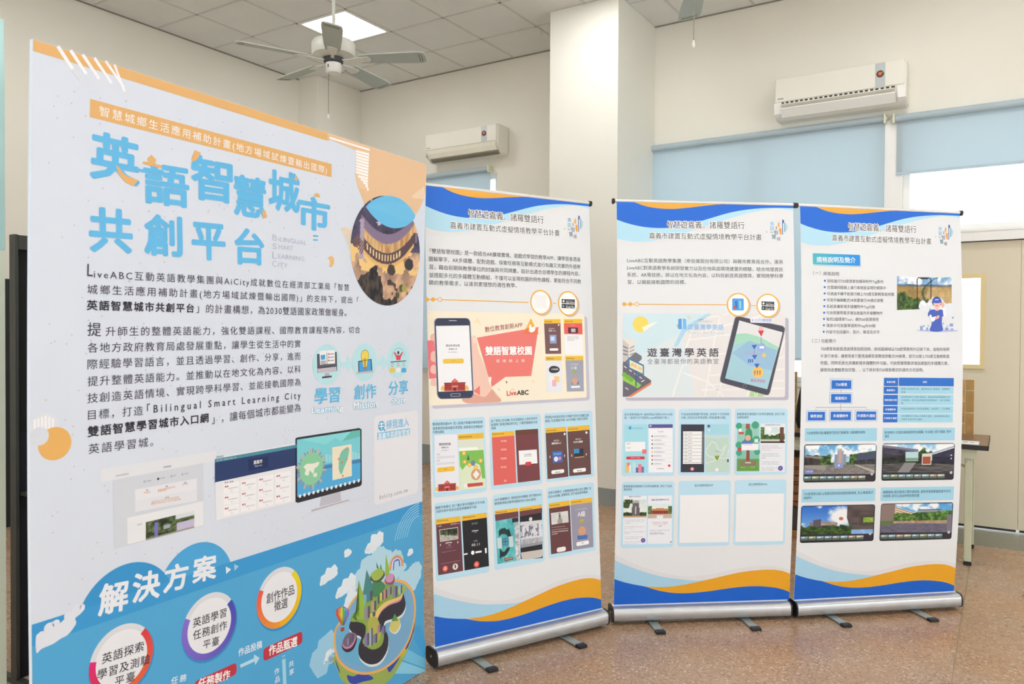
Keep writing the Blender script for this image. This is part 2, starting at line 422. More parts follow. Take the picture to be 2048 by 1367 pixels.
# ------------------------------------------------------------------ ceiling fans
M_FAN = mat('fan_enamel', '#e3e4da', .35, var=.01)
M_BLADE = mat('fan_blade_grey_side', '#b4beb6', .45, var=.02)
def fan(loc, a0, label, chain=.45):
    t = empty('ceiling_fan', label, 'fan', loc, 0, 'five-blade ceiling fans')
    hz = HC-loc[2]
    MB().cyl((0, 0, .06), (0, 0, hz-.03), .0125, n=14).build('downrod', M_FAN, t, smooth=True)
    MB().lathe([(.02, -.07), (.045, -.055), (.065, -.02), (.07, 0)], (0, 0, hz), 24).build('canopy', M_FAN, t, smooth=True)
    b = MB(); b.lathe([(.02, .20), (.035, .15), (.05, .125), (.10, .118), (.148, .10), (.158, .085), (.158, .015), (.150, 0), (.10, -.012), (.06, -.02)], (0, 0, -.0), 48)
    b.build('motor_housing', M_FAN, t, smooth=True)
    b = MB(); b.lathe([(.055, -.005), (.075, -.02), (.07, -.05), (.045, -.06)], (0, 0, -.0), 24); hb = b.build('flywheel', mat('dark_wiring', '#3d3f42', .5), t, smooth=True)
    b = MB(); b.lathe([(.045, -.05), (.058, -.058), (.058, -.115), (.05, -.128), (.02, -.132)], (0, 0, 0), 32); sw = b.build('switch_housing', M_PLASTIC_W, t, smooth=True)
    MB().box((.0, -.0595, -.098), (.008, -.057, -.075)).build('slide_switch', M_BLACK, sw)
    cx, cy = -.02, -.03
    b = MB(); b.cyl((cx, cy, -.13), (cx, cy, -.13-chain), .0022, n=6); ch = b.build('pull_chain', mat('chain_metal', '#8d8674', .4, .6), t)
    MB().lathe([(.003, .0), (.007, -.008), (.009, -.025), (.009, -.034), (.004, -.04)], (cx, cy, -.125-chain), 14).build('pull_bob', M_PLASTIC_W, ch, smooth=True)
    # one blade, copied five times
    outline = [(.20, -.052), (.30, -.060), (.60, -.072), (.66, -.070), (.685, -.058), (.692, -.03), (.692, .03), (.685, .058), (.66, .070), (.60, .072), (.30, .060), (.20, .052)]
    for k in range(5):
        a = a0+k*2*PI/5
        R = Matrix.Rotation(a, 4, 'Z') @ Matrix.Rotation(math.radians(-11), 4, 'X')
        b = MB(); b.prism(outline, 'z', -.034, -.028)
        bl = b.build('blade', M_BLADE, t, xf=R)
        b = MB()
        for s in (.640, .658):
            pts = [(s, -.05), (s+.006, -.05), (s+.010, -.02), (s+.010, .02), (s+.006, .05), (s, .05), (s+.004, .02), (s+.004, -.02)]
            b.prism(pts, 'z', -.0352, -.0338)
        b.build('blade_stripe', mat('olive_stripe', '#7c7a55', .5), bl, xf=R)
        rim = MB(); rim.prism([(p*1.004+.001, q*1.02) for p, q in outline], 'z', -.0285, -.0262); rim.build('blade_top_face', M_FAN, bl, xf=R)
        b = MB(); b.prism([(.06, -.014), (.12, -.010), (.19, -.032), (.27, -.036), (.285, 0), (.27, .036), (.19, .032), (.12, .010), (.06, .014)], 'z', -.040, -.0345)
        b.cyl((.215, -.018, -.044), (.215, -.018, -.039), .005, n=8).cyl((.215, .018, -.044), (.215, .018, -.039), .005, n=8).cyl((.262, 0, -.044), (.262, 0, -.039), .005, n=8)
        b.build('blade_bracket', M_FAN, bl, xf=R)
    return t
fan((-4.208, 4.146, 3.45), math.radians(27), 'whole five-blade white ceiling fan with pull chain, left of the column', .305)
# ------------------------------------------------------------------ flat print on the board and banners
# A Sheet is a real plane (or slightly bowed cloth) standing in the hall; print is laid on it in its own metres (u across, v up).
# Positions were measured on the photograph and are turned into sheet metres by loc().
class Sheet:
    def __init__(s, x, y, z, yaw, lean, side, bow, W, H):
        s.o = Vector((x, y, 0)); s.z = z; s.yaw = yaw; s.W = W; s.H = H; s.bow = bow
        s.U = Vector((math.cos(side), 0, math.sin(side)))
        V0 = Vector((-math.sin(side), 0, math.cos(side)))
        s.V = V0*math.cos(lean)+Vector((0, math.sin(lean), 0))
        s.N = s.U.cross(s.V)
        if s.N.y > 0: s.N = -s.N
        s.R = Matrix.Rotation(yaw, 3, 'Z')
    def f(s, v):
        n = 20; t = min(max(v/s.H, 0), 1)*n; k = min(int(t), n-1); a = t-k
        g = lambda q: 4*q*(1-q)
        return s.bow*(g(k/n)*(1-a)+g((k+1)/n)*a)
    def P(s, u, v, off=0.):
        return Vector((0, 0, s.z))+s.U*u+s.V*v+s.N*(s.f(v)+off)
    def Pn(s, uv, off=0.):
        uv = np.asarray(uv, float).reshape(-1, 2)
        n = 20; t = np.clip(uv[:, 1]/s.H, 0, 1)*n; k = np.minimum(t.astype(int), n-1); a = t-k
        g = lambda q: 4*q*(1-q)
        d = s.bow*(g(k/n)*(1-a)+g((k+1)/n)*a)+off
        return np.array((0, 0, s.z))+uv[:, :1]*np.array(s.U)+uv[:, 1:]*np.array(s.V)+d[:, None]*np.array(s.N)
    def loc(s, px):
        u, v = px[0]-1024, px[1]-683.5
        u, v = u*_c+v*_s, -u*_s+v*_c
        x = u/FPX; cz = -v/FPX
        d = Vector(rotz((x, _cp+cz*_sp, cz*_cp-_sp), YAW))
        Ri = s.R.transposed()
        o = Ri @ (Vector((0, 0, EYE))-s.o); d = Ri @ d
        off = 0
        for _ in range(4):
            p0 = Vector((0, 0, s.z))+s.N*off
            t = (p0-o).dot(s.N)/d.dot(s.N)
            p = o+d*t-p0
            uu, vv = p.dot(s.U), p.dot(s.V)
            off = s.f(vv)
        return uu, vv

_tc = bpy.data.curves.new('lettering_source', 'FONT')
_to = bpy.data.objects.new('lettering_source', _tc)
COL.objects.link(_to)
_tc.resolution_u = 2
_cache = {}; _ncopy = {}
def glyphs(s, bold=0., sp=1.):
    k = (s, bold, round(sp, 3))
    if k not in _cache and bold:
        # heavier weight: the same glyphs laid down several times, each shifted by the extra stroke width
        co, ls, st, tt = glyphs(s, 0., sp)
        n = 12 if bold > .05 else 8 if bold > .015 else 4
        C, L_, S_, T_ = [co], [ls], [st], [tt]
        for q in range(n):
            a = 2*PI*(q+.5)/n
            C.append(co+bold*np.array((math.cos(a), math.sin(a)))); L_.append(ls+len(co)*(q+1)); S_.append(st+len(ls)*(q+1)); T_.append(tt)
        _cache[k] = (np.concatenate(C), np.concatenate(L_), np.concatenate(S_), np.concatenate(T_))
        _ncopy[id(_cache[k][0])] = n+1
    if k not in _cache:
        _tc.body = s; _tc.offset = 0; _tc.space_character = sp
        _to.update_tag()
        bpy.context.view_layer.update()
        e = _to.evaluated_get(bpy.context.evaluated_depsgraph_get())
        me = e.to_mesh()
        co = np.empty(len(me.vertices)*3); me.vertices.foreach_get('co', co)
        ls = np.empty(len(me.loops), int); me.loops.foreach_get('vertex_index', ls)
        st = np.empty(len(me.polygons), int); tt = np.empty(len(me.polygons), int)
        me.polygons.foreach_get('loop_start', st); me.polygons.foreach_get('loop_total', tt)
        co = co.reshape(-1, 3)[:, :2].copy()
        _cache[k] = (co, ls, st, tt)
        e.to_mesh_clear()
    return _cache[k]

def clipline(V, cuts):
    """cut a polygon outline by nothing - bisecting is done in bmesh"""
    return V
LAYER = .0002
class Art:
    def __init__(s, sheet, K=(0, 0, 1)):
        s.s = sheet; s.K = K; s.co = []; s.faces = []; s.cols = []; s.nv = 0
    def crop(s, ox, oy, k): s.K = (ox, oy, k); return s
    def px(s, p): return (s.K[0]+p[0]/s.K[2], s.K[1]+p[1]/s.K[2])
    def L(s, p): return s.s.loc(s.px(p))
    def _add(s, uv, faces, col, layer, percol=None):
        s.co.append(s.s.Pn(uv, .0004+layer*LAYER))
        for i, f in enumerate(faces):
            s.faces.append([j+s.nv for j in f])
            if percol is None: s.cols.extend([col]*len(f))
            else: s.cols.extend(percol[j] for j in f)
        s.nv += len(uv)
    def lpoly(s, uv, col, layer=1, alpha=None):
        col = lin(col)
        vs = [p[1] for p in uv]
        st = s.s.H/20
        k0, k1 = math.floor(min(vs)/st)+1, math.ceil(max(vs)/st)-1
        bm = bmesh.new()
        bv = [bm.verts.new((p[0], p[1], 0)) for p in uv]
        for tri in tessellate_polygon([[Vector((p[0], p[1], 0)) for p in uv]]):
            if len(set(tri)) < 3: continue
            a, b, c = (uv[i] for i in tri)
            if (b[0]-a[0])*(c[1]-a[1])-(b[1]-a[1])*(c[0]-a[0]) < 0: tri = tri[::-1]
            try: bm.faces.new([bv[i] for i in tri])
            except ValueError: pass
        if k1 >= k0 and s.s.bow:
            for k in range(k0, k1+1):
                bmesh.ops.bisect_plane(bm, geom=bm.verts[:]+bm.edges[:]+bm.faces[:], plane_co=(0, k*st, 0), plane_no=(0, 1, 0), dist=1e-6)
        bm.verts.index_update()
        pts = [(v.co.x, v.co.y) for v in bm.verts]
        fs = [[v.index for v in f.verts] for f in bm.faces]
        bm.free()
        s._add(pts, fs, col, layer)
        return s
    def poly(s, pts, col, layer=1): return s.lpoly([s.L(p) for p in pts], col, layer)
    def smooth(s, pts, n=5, closed=False):
        """Catmull-Rom through local points"""
        out = []; N = len(pts)
        rng = range(N if closed else N-1)
        for i in rng:
            g = (lambda k: pts[k % N]) if closed else (lambda k: pts[min(max(k, 0), N-1)])
            a, b, c, d = g(i-1), g(i), g(i+1), g(i+2)
            for j in range(n):
                t = j/n
                out.append(tuple(.5*((2*b[m])+(-a[m]+c[m])*t+(2*a[m]-5*b[m]+4*c[m]-d[m])*t*t+(-a[m]+3*b[m]-3*c[m]+d[m])*t**3) for m in (0, 1)))
        if not closed: out.append(tuple(pts[-1]))
        return out
    def blob(s, pts, col, layer=1, n=5): return s.lpoly(s.smooth([s.L(p) for p in pts], n, True), col, layer)
    def cloud(s, pts, col, layer=2):
        q = [s.L(p) for p in pts]; n = len(q)
        s.lpoly(s.smooth(q, 3, True), col, layer)
        cx = sum(p[0] for p in q)/n; cy = sum(p[1] for p in q)/n
        for i in range(n):
            a, b = q[i], q[(i+1) % n]
            for t in (0, .5):
                x, y = a[0]+(b[0]-a[0])*t, a[1]+(b[1]-a[1])*t
                r = math.hypot(b[0]-a[0], b[1]-a[1])*.42
                x += (cx-x)*.10; y += (cy-y)*.10
                s.lpoly([(x+r*math.cos(2*PI*k/14), y+r*math.sin(2*PI*k/14)) for k in range(14)], col, layer+.02+.01*((i*2+int(t*2)) % 5))
        return s
    def quad(s, a, b, col, layer=1):
        """axis aligned rectangle in sheet metres from its upper left and lower right corner"""
        (u0, v0), (u1, v1) = s.L(a), s.L(b)
        return s.lpoly([(u0, v1), (u1, v1), (u1, v0), (u0, v0)], col, layer)
    def box4(s, tl, tr, br, bl, col, layer=1, r=0):
        q = [s.L(p) for p in (bl, br, tr, tl)]
        u0 = (q[0][0]+q[3][0])/2; u1 = (q[1][0]+q[2][0])/2; v0 = (q[0][1]+q[1][1])/2; v1 = (q[2][1]+q[3][1])/2
        return s.rrect(u0, v0, u1, v1, col, layer, r)
    def rrect(s, u0, v0, u1, v1, col, layer=1, r=0):
        if r <= 0: return s.lpoly([(u0, v0), (u1, v0), (u1, v1), (u0, v1)], col, layer)
        r = min(r, abs(u1-u0)/2*.99, abs(v1-v0)/2*.99); out = []
        for cx, cy, a in ((u1-r, v0+r, -90), (u1-r, v1-r, 0), (u0+r, v1-r, 90), (u0+r, v0+r, 180)):
            for k in range(6):
                t = math.radians(a+k*18); out.append((cx+r*math.cos(t), cy+r*math.sin(t)))
        return s.lpoly(out, col, layer)
    def vr(s, c, ry):
        a = s.L((c[0], c[1]-ry)); b = s.L((c[0], c[1]+ry))
        return ((a[0]+b[0])/2, (a[1]+b[1])/2), abs(a[1]-b[1])/2
    def circ(s, c, ry, col, layer=1, n=32, a0=0, a1=360, sx=1.):
        (cu, cv), r = s.vr(c, ry)
        pts = [(cu+sx*r*math.cos(math.radians(a0+(a1-a0)*k/n)), cv+r*math.sin(math.radians(a0+(a1-a0)*k/n))) for k in range(n+(a1-a0 < 360))]
        return s.lpoly(pts, col, layer)
    def ring(s, c, ry, rin, col, layer=1, a0=0, a1=360, n=40, col2=None):
        (cu, cv), r = s.vr(c, ry); ri = r*rin
        c1 = lin(col); c2 = lin(col2) if col2 else c1
        pts = []; cl = []
        for k in range(n+1):
            a = math.radians(a0+(a1-a0)*k/n); t = k/n
            cc = tuple(c1[m]*(1-t)+c2[m]*t for m in range(3))
            pts += [(cu+r*math.cos(a), cv+r*math.sin(a)), (cu+ri*math.cos(a), cv+ri*math.sin(a))]; cl += [cc, cc]
        s._add(pts, [[2*k, 2*k+1, 2*k+3, 2*k+2] for k in range(n)], None, layer, cl)
        return s
    def line(s, pts, w, col, layer=1, local=False):
        """stroke of width w metres through points"""
        q0 = pts if local else [s.L(p) for p in pts]
        q = [q0[0]]
        for b in q0[1:]:                       # short steps, so that the stroke follows the bowed cloth
            a = q[-1]; k = max(1, math.ceil(abs(b[1]-a[1])/.03)) if s.s.bow > 0 else 1
            q += [(a[0]+(b[0]-a[0])*j/k, a[1]+(b[1]-a[1])*j/k) for j in range(1, k+1)]
        A = []; n = len(q)
        for i, p in enumerate(q):
            a = q[max(i-1, 0)]; b = q[min(i+1, n-1)]
            dx, dy = b[0]-a[0], b[1]-a[1]; l = math.hypot(dx, dy) or 1
            A.append((p[0]-dy/l*w/2, p[1]+dx/l*w/2)); A.append((p[0]+dy/l*w/2, p[1]-dx/l*w/2))
        s._add(A, [[2*i, 2*i+1, 2*i+3, 2*i+2] for i in range(n-1)], lin(col), layer)
        return s
    def text(s, t, a, b, h, col, layer=3, bold=0., fit=None, halo=None, hb=.04):
        """t from left-centre a to right-centre b; h is the height of a full character at the left end, in crop pixels"""
        p0, p1 = s.L(a), s.L(b)
        q0, q1 = s.L((a[0], a[1]-h/2)), s.L((a[0], a[1]+h/2))
        hl = math.hypot(q0[0]-q1[0], q0[1]-q1[1])
        du, dv = p1[0]-p0[0], p1[1]-p0[1]; w = math.hypot(du, dv)
        if fit == 'bbox':
            co, ls, st, tt = glyphs(t, bold, 1.)
            x0, x1, y0, y1 = co[:, 0].min(), co[:, 0].max(), co[:, 1].min(), co[:, 1].max()
            X = (co[:, 0]-x0)/(x1-x0)*w; Y = (co[:, 1]-(y0+y1)/2)/(y1-y0)*hl
        else:
            em = hl/.93
            co, ls, st, tt = glyphs(t, bold, 1.)
            W1 = (co[:, 0].max()-co[:, 0].min())*em; n = len(t)
            if n > 1 and abs(w/W1-1) > .03:
                sp = 1+(w/W1-1)*n/(n-1)
                if sp > .95:
                    co, ls, st, tt = glyphs(t, bold, max(.9, sp))
            x0, x1 = co[:, 0].min(), co[:, 0].max()
            X = (co[:, 0]-x0)/(x1-x0)*w; Y = (co[:, 1]-.375)*em
        uv = np.stack([p0[0]+X*du/w-Y*dv/w, p0[1]+X*dv/w+Y*du/w], 1)
        c = lin(col)
        nc = _ncopy.get(id(co), 1)
        lift = np.repeat(np.arange(nc)*.00001, len(co)//nc)       # copies a hair apart so that none coincide
        s.co.append(s.s.Pn(uv, .0004+layer*LAYER+lift))
        lsl = ls.tolist()
        for i in range(len(st)):
            s.faces.append([j+s.nv for j in lsl[st[i]:st[i]+tt[i]]])
        s.cols.extend([c]*int(tt.sum())); s.nv += len(uv)
        if halo:
            s.text(t, a, b, h, halo, layer-1.2, bold+hb, fit)
        return s
    def para(s, rows, h, col, layer=3, bold=0.):
        for t, a, b in rows: s.text(t, a, b, h, col, layer, bold)
        return s
    def grid(s, uvfun, nx, ny, paint, layer=2):
        X, Y = np.meshgrid(np.linspace(0, 1, nx+1), np.linspace(0, 1, ny+1))
        X = X.ravel(); Y = Y.ravel()
        C = np.clip(paint(X, Y), 0, 1)
        C = np.where(C <= .04045, C/12.92, ((C+.055)/1.055)**2.4)
        uv = uvfun(X, Y)
        cl = [tuple(c) for c in C.tolist()]
        F = [[j*(nx+1)+i, j*(nx+1)+i+1, (j+1)*(nx+1)+i+1, (j+1)*(nx+1)+i] for j in range(ny) for i in range(nx)]
        s._add(uv, F, None, layer, cl)
        return s
    def photo(s, tl, tr, br, bl, paint, nx=60, ny=34, layer=2):
        q = [s.L(p) for p in (bl, br, tr, tl)]
        def f(X, Y):
            return np.stack([(q[0][m]*(1-X)+q[1][m]*X)*(1-Y)+(q[3][m]*(1-X)+q[2][m]*X)*Y for m in (0, 1)], 1)
        return s.grid(f, nx, ny, paint, layer)
    def disc_photo(s, c, ry, paint, n=40, layer=2):
        (cu, cv), r = s.vr(c, ry)
        def f(X, Y):
            a = X*2-1; b = Y*2-1
            return np.stack([cu+r*a*np.sqrt(1-b*b/2), cv+r*b*np.sqrt(1-a*a/2)], 1)
        def p(X, Y):
            a = X*2-1; b = Y*2-1
            return paint((a*np.sqrt(1-b*b/2)+1)/2, (b*np.sqrt(1-a*a/2)+1)/2)
        return s.grid(f, n, n, p, layer)
    def build(s, name, parent, label=None):
        if not s.co: return None
        me = bpy.data.meshes.new(name)
        me.from_pydata(np.concatenate(s.co).tolist(), [], s.faces)
        at = me.color_attributes.new('Col', 'FLOAT_COLOR', 'CORNER')
        a = np.ones((len(s.cols), 4)); a[:, :3] = np.array(s.cols)
        at.data.foreach_set('color', a.ravel())
        return link(name, me, M_PRINT, parent, None, label)

# ---- painters for small printed photographs: X to the right, Y up, 0..1
def _h(i, j, sd): 
    n = np.sin(i*127.1+j*311.7+sd*74.7)*43758.5453
    return n-np.floor(n)
def vn(X, Y, fx, fy=None, sd=1):
    fy = fy or fx
    x = X*fx; y = Y*fy; i = np.floor(x); j = np.floor(y); a = x-i; b = y-j
    a = a*a*(3-2*a); b = b*b*(3-2*b)
    return (_h(i, j, sd)*(1-a)+_h(i+1, j, sd)*a)*(1-b)+(_h(i, j+1, sd)*(1-a)+_h(i+1, j+1, sd)*a)*b
def fb(X, Y, f, sd=1, asp=1.): return (vn(X*asp, Y, f, f, sd)*.5+vn(X*asp, Y, f*2.1, f*2.1, sd+1)*.3+vn(X*asp, Y, f*4.3, f*4.3, sd+2)*.2)
def mixc(A, B, m): return A*(1-m[:, None])+B*m[:, None]
def rgb(h): h = h.lstrip('#'); return np.array([int(h[i:i+2], 16)/255 for i in (0, 2, 4)])
def cst(X, h): return np.tile(rgb(h), (len(X), 1))
def put(C, m, h, tex=None):
    m = np.clip(np.asarray(m, float), 0, 1)
    D = cst(C, h) if isinstance(h, str) else h
    if tex is not None: D = D*tex[:, None]
    return mixc(C, D, m)
def sky(X, Y, top='#3f8fd8', low='#bfe3f5', cl=.5, sd=3, asp=2.):
    C = mixc(cst(X, low), cst(X, top), Y)
    n = np.clip((fb(X, Y, 4, sd, asp)-cl)*5, 0, 1)
    return put(C, n, '#f6fafc')
def leaves(X, Y, sd=5, dark='#26401f', light='#6f9a45', f=14, asp=2.):
    n = fb(X, Y, f, sd, asp)
    return mixc(cst(X, dark), cst(X, light), np.clip((n-.3)*2.2, 0, 1))
def edge(v, w=.01): return np.clip(v/w+.5, 0, 1)
def p_gate(X, Y):
    C = sky(X, Y, '#5aa6dd', '#d9eff5', .42)
    hz = .46
    n = fb(X, Y, 9, 4, 2.)
    C = put(C, edge(.60+.12*n-Y-.25*(np.abs(X-.5) < .13), .03), leaves(X, Y, 6)*.9)
    C = put(C, (np.abs(X-.5) < .085) & (Y < .68), '#8d97ad'); C = put(C, (np.abs(X-.5) < .045) & (Y < .80), '#9aa3b8'); C = put(C, (np.abs(X-.5) < .02) & (Y < .87), '#c3a79b')
    C = put(C, (X < .24) & (Y < .66-.25*X) & (Y > .60-.3*X), '#8c7f86'); C = put(C, (X < .22) & (Y < .58-.3*X), '#3b3536', .7+.6*vn(X, Y, 40, 8, 9))
    C = put(C, (X > .68) & (Y < .46+.33*X), leaves(X, Y, 8)); C = put(C, (X > .73) & (Y < .52+.22*X) & (Y > .45), '#46506a'); C = put(C, (X > .70) & (Y < .46+.2*(X-.7)), '#3a393c', .6+.8*vn(X, Y, 50, 6, 7))
    C = put(C, edge(.33-Y+0*X), '#85807e', .85+.25*vn(X, Y, 30, 30, 2)); C = put(C, (X > .72) & (Y < .34-.8*(X-.72)) & (Y > .30-.95*(X-.72)), '#b9b6a6')
    C = put(C, (X < .3) & (Y < .32) & (Y > .24-.3*X), '#9b958c')
    return C
def p_shelter(X, Y):
    C = sky(X, Y, '#8fc6ea', '#e9f4f6', .4)
    C = put(C, edge(.72+.25*fb(X, Y, 8, 2, 2.)-Y-1.5*np.abs(X-.58), .04), leaves(X, Y, 3)*.8)
    C = put(C, (Y < .93-.33*X) & (X < .5), '#413c4e', .75+.5*vn(X, Y, 20, 14, 3)); C = put(C, (X < .5) & (Y < .98-.33*X) & (Y > .90-.33*X), '#7b7d92')
    C = put(C, (X > .60) & (Y < .42+.75*(X-.42)), '#35324a', .8+.4*vn(X, Y, 14, 10, 5)); C = put(C, (X > .60) & (Y < .50+.75*(X-.42)) & (Y > .44+.75*(X-.42)), '#a9b4c6')
    C = put(C, (Y < .62) & (X < .64), leaves(X, Y, 11, '#17181b', '#3a4336', 12)); C = put(C, (np.abs(X-.41) < .09) & (np.abs(Y-.57) < .16), '#b9d9e2'); C = put(C, (np.abs(X-.41) < .09) & (np.abs(Y-.47) < .05), '#7fa07c')
    C = put(C, (X > .60) & (Y < .55), '#1f2030', .8+.5*vn(X, Y, 12, 9, 8))
    C = put(C, edge(.36-Y-.12*np.abs(X-.4)), '#4d4a4a', .7+.7*vn(X, Y, 9, 40, 2)); C = put(C, (Y < .36) & (np.abs(X-.34-.3*(Y-.2)) < .08), '#8d8b8b')
    C = put(C, (np.abs(X-.62) < .07) & (np.abs(Y-.55) < .12), '#d9dccf'); C = put(C, (np.abs(X-.62) < .06) & (np.abs(Y-.52) < .08), '#b5573c', .6+.8*vn(X, Y, 60, 60, 4))
    return C
def p_tower(X, Y):
    C = sky(X, Y, '#2f6fd0', '#8db9ea', .62, 9); r = np.hypot((X-.54)*1.9, Y-.62)
    C = put(C, np.clip((.42-r+.25*(fb(X, Y, 9, 5, 2.)-.5))*5, 0, 1), '#f2f5f8')
    C = put(C, (Y < .45) & (X > .12) & (X < .5) & (Y < .5-.4*np.abs(X-.3)), '#8e827f', .75+.5*vn(X, Y, 16, 8, 3)); C = put(C, (X > .16) & (X < .27) & (Y < .55-.3*(.27-X)), '#5e5663')
    C = put(C, (X > .27) & (X < .45) & (Y < .32), '#3c3a33', .7+.6*vn(X, Y, 30, 20, 5))
    C = put(C, (X > .62) & (Y > .15+.0*X) & (X > .70-.13*Y), '#5d5150', .8+.35*vn(X, Y, 8, 14, 4)); C = put(C, (X > .80) & (Y < .62+.3*(X-.8)) & (Y > .30), '#4d4a3c'); C = put(C, (X > .86) & (Y < .58) & (Y > .40), '#8fae4a', .7+.5*vn(X, Y, 40, 40, 6))
    C = put(C, edge(.22+.16*fb(X, Y, 10, 8, 2.)-Y, .03)*(X < .7), leaves(X, Y, 4)*.75)
    C = put(C, np.hypot((X-.545)*1.9, Y-.55) < .06, '#c4705a')
    return C
def p_yard(X, Y):
    C = sky(X, Y, '#4f9fe0', '#cfe8f3', .42, 6)
    C = put(C, (X > .1) & (Y < .92-.8*(X-.18)) & (X < .55) & (Y > .5), '#c9b49a', .75+.45*(np.sin((Y+.8*X)*90) > 0)); C = put(C, (X < .19) & (Y > .3), '#8d7a74')
    C = put(C, (X > .52) & (Y < .80) & (Y > .5) & (X < .85), '#8b93a0', .7+.5*(np.sin(Y*70) > 0))
    C = put(C, edge(.60+.16*fb(X, Y, 8, 5, 2.)-Y+.25*np.clip(X-.72, 0, 1), .03)*(X > .18), leaves(X, Y, 7, '#2d4f22', '#7aa64a'))
    C = put(C, edge(.42-Y+0*X), '#b99b84', .85+.25*vn(X, Y, 20, 40, 3)); C = put(C, edge(.35-Y-.05*X), '#6d6a7c', .85+.25*vn(X, Y, 25, 60, 4)); C = put(C, (X < .18) & (Y < .42) & (Y > .30), '#5e7a3c')
    C = put(C, (X > .93) & (Y < .62), '#7d7782'); C = put(C, (np.abs(X-.49) < .008) & (np.abs(Y-.41) < .06), '#d8262a')
    C = put(C, (X > .53) & (X < .58) & (Y < .72) & (Y > .45), leaves(X, Y, 2))
    return C
def p_land(X, Y):
    C = sky(X, Y, '#6fa3d4', '#e7eef2', .45, 4)
    C = put(C, edge(.76-Y+.02*vn(X, Y, 10, 1, 3), .01), '#4d6a86'); C = put(C, edge(.70-Y+.02*vn(X, Y, 12, 1, 5), .01), mixc(cst(X, '#7c6a3e'), cst(X, '#c8a25a'), fb(X, Y, 9, 3, 2.)))
    C = put(C, (Y < .70) & (X > .5+.2*(Y-.3)), mixc(cst(X, '#a88a56'), cst(X, '#ddc28c'), fb(X, Y, 9, 7, 2.)))
    C = put(C, edge(.42-Y-.5*(X-.25)+.3*(fb(X, Y, 8, 8, 2.)-.5), .02), leaves(X, Y, 9, '#27401f', '#5f7f3a'))
    C = put(C, np.abs(X-.46-.28*(.5-Y)**2*4) < .02, '#3f5a4a')
    return C
def p_park(X, Y):
    C = sky(X, Y, '#cfe4e8', '#eef4ea', .5, 4)
    C = put(C, edge(.32+.35*fb(X, Y, 5, 3)-Y, .03), leaves(X, Y, 7, '#223c22', '#5b8a3c')); C = put(C, edge(.22-Y+0*X), '#d5cfbc')
    C = put(C, (X > .8) & (X < .97), '#6d4a38'); C = put(C, (X < .16) & (Y > .3), leaves(X, Y, 2, '#2d4a1e', '#8ab04a'))
    C = put(C, Y < .12, '#1c1c1e')
    return C
def p_monument(X, Y):
    C = sky(X, Y, '#d9e6e4', '#f0f2e8', .6, 2)
    C = put(C, (X < .38) & (Y > .5) & (fb(X, Y, 6, 3) > .42+.4*X), leaves(X, Y, 5, '#26361e', '#5b7340'))
    C = put(C, (np.abs(X-.53) < .19-.06*Y) & (Y < .82) & (Y > .1), '#6b6468', .85+.3*vn(X, Y, 10, 3, 3)); C = put(C, (np.abs(X-.53) < .13) & (Y > .82) & (Y < .93), '#b8b4ae'); C = put(C, (np.abs(X-.53) < .03) & (Y > .18) & (Y < .62), '#e6ebe8')
    C = put(C, edge(.22+.12*fb(X, Y, 7, 3)-Y, .03)*(np.abs(X-.53) > .16), leaves(X, Y, 8, '#1f2f1c', '#4a6334')); C = put(C, Y < .08, '#c9a98c')
    return C
def p_temple(X, Y):
    C = sky(X, Y, '#dfeef0', '#f4f6ea', .6, 2)
    C = put(C, (np.abs(X-.5) > .34) & (Y < .85) & (fb(X, Y, 6, 4) > .3), leaves(X, Y, 5, '#3b5730', '#84a060'))
    C = put(C, (Y > .52) & (Y < .70-.12*np.abs(X-.5)) & (np.abs(X-.5) < .38-.3*(Y-.55)), '#c98a5c'); C = put(C, (Y > .28) & (Y <= .52) & (np.abs(X-.5) < .34), '#a8433a', .7+.5*(np.sin(X*70) > 0))
    C = put(C, Y < .28, '#c9b9a6'); C = put(C, (Y < .2) & (np.abs(X-.5) < .14), '#eef0f2')
    return C
def p_road(X, Y):
    C = leaves(X, Y, 4, '#24301f', '#7c8f60', 10); C = put(C, (Y > .45) & (X > .45), leaves(X, Y, 8, '#17211b', '#455040', 10))
    C = put(C, edge(.42-Y+.3*(.5-X), .02), '#b9b4ab', .85+.3*vn(X, Y, 20, 20, 3)); C = put(C, (np.abs(X-.2-.5*(.6-Y)) < .02) & (Y < .5), '#8a8478')
    return C
def p_snow(X, Y):
    C = mixc(cst(X, '#c9ccd6'), cst(X, '#f3f4f6'), fb(X, Y, 7, 4)); C = put(C, (Y > .35) & (fb(X, Y*.3, 16, 3) > .55), '#7d7f92'); C = put(C, Y < .28, '#b9bcc4', .8+.3*vn(X, Y, 20, 6, 2)); return C
def p_statue(X, Y):
    C = mixc(cst(X, '#e9ebe9'), cst(X, '#c9cbc4'), fb(X, Y, 6, 3)); C = put(C, (np.abs(X-.5) < .05+.03*np.sin(Y*30)) & (Y > .45) & (Y < .88), '#4b4640'); C = put(C, (np.abs(X-.5) < .14-.1*(Y-.2)) & (Y < .45), '#a59e92'); return C
def p_turq(X, Y):
    r = np.hypot((X-.28), (Y-.48)*1.1); n = fb(X, Y, 7, 3)
    C = mixc(cst(X, '#2f9aa0'), cst(X, '#8fe0e2'), n); C = put(C, (np.abs(r-.30+.14*(n-.5)) < .075) & (X > .12), '#1f3436', .7+.7*n); C = put(C, X > .83, '#c9ccd2', .7+.5*vn(X, Y, 10, 30, 2)); C = put(C, (X > .7) & (Y > .9), '#26333a'); return C
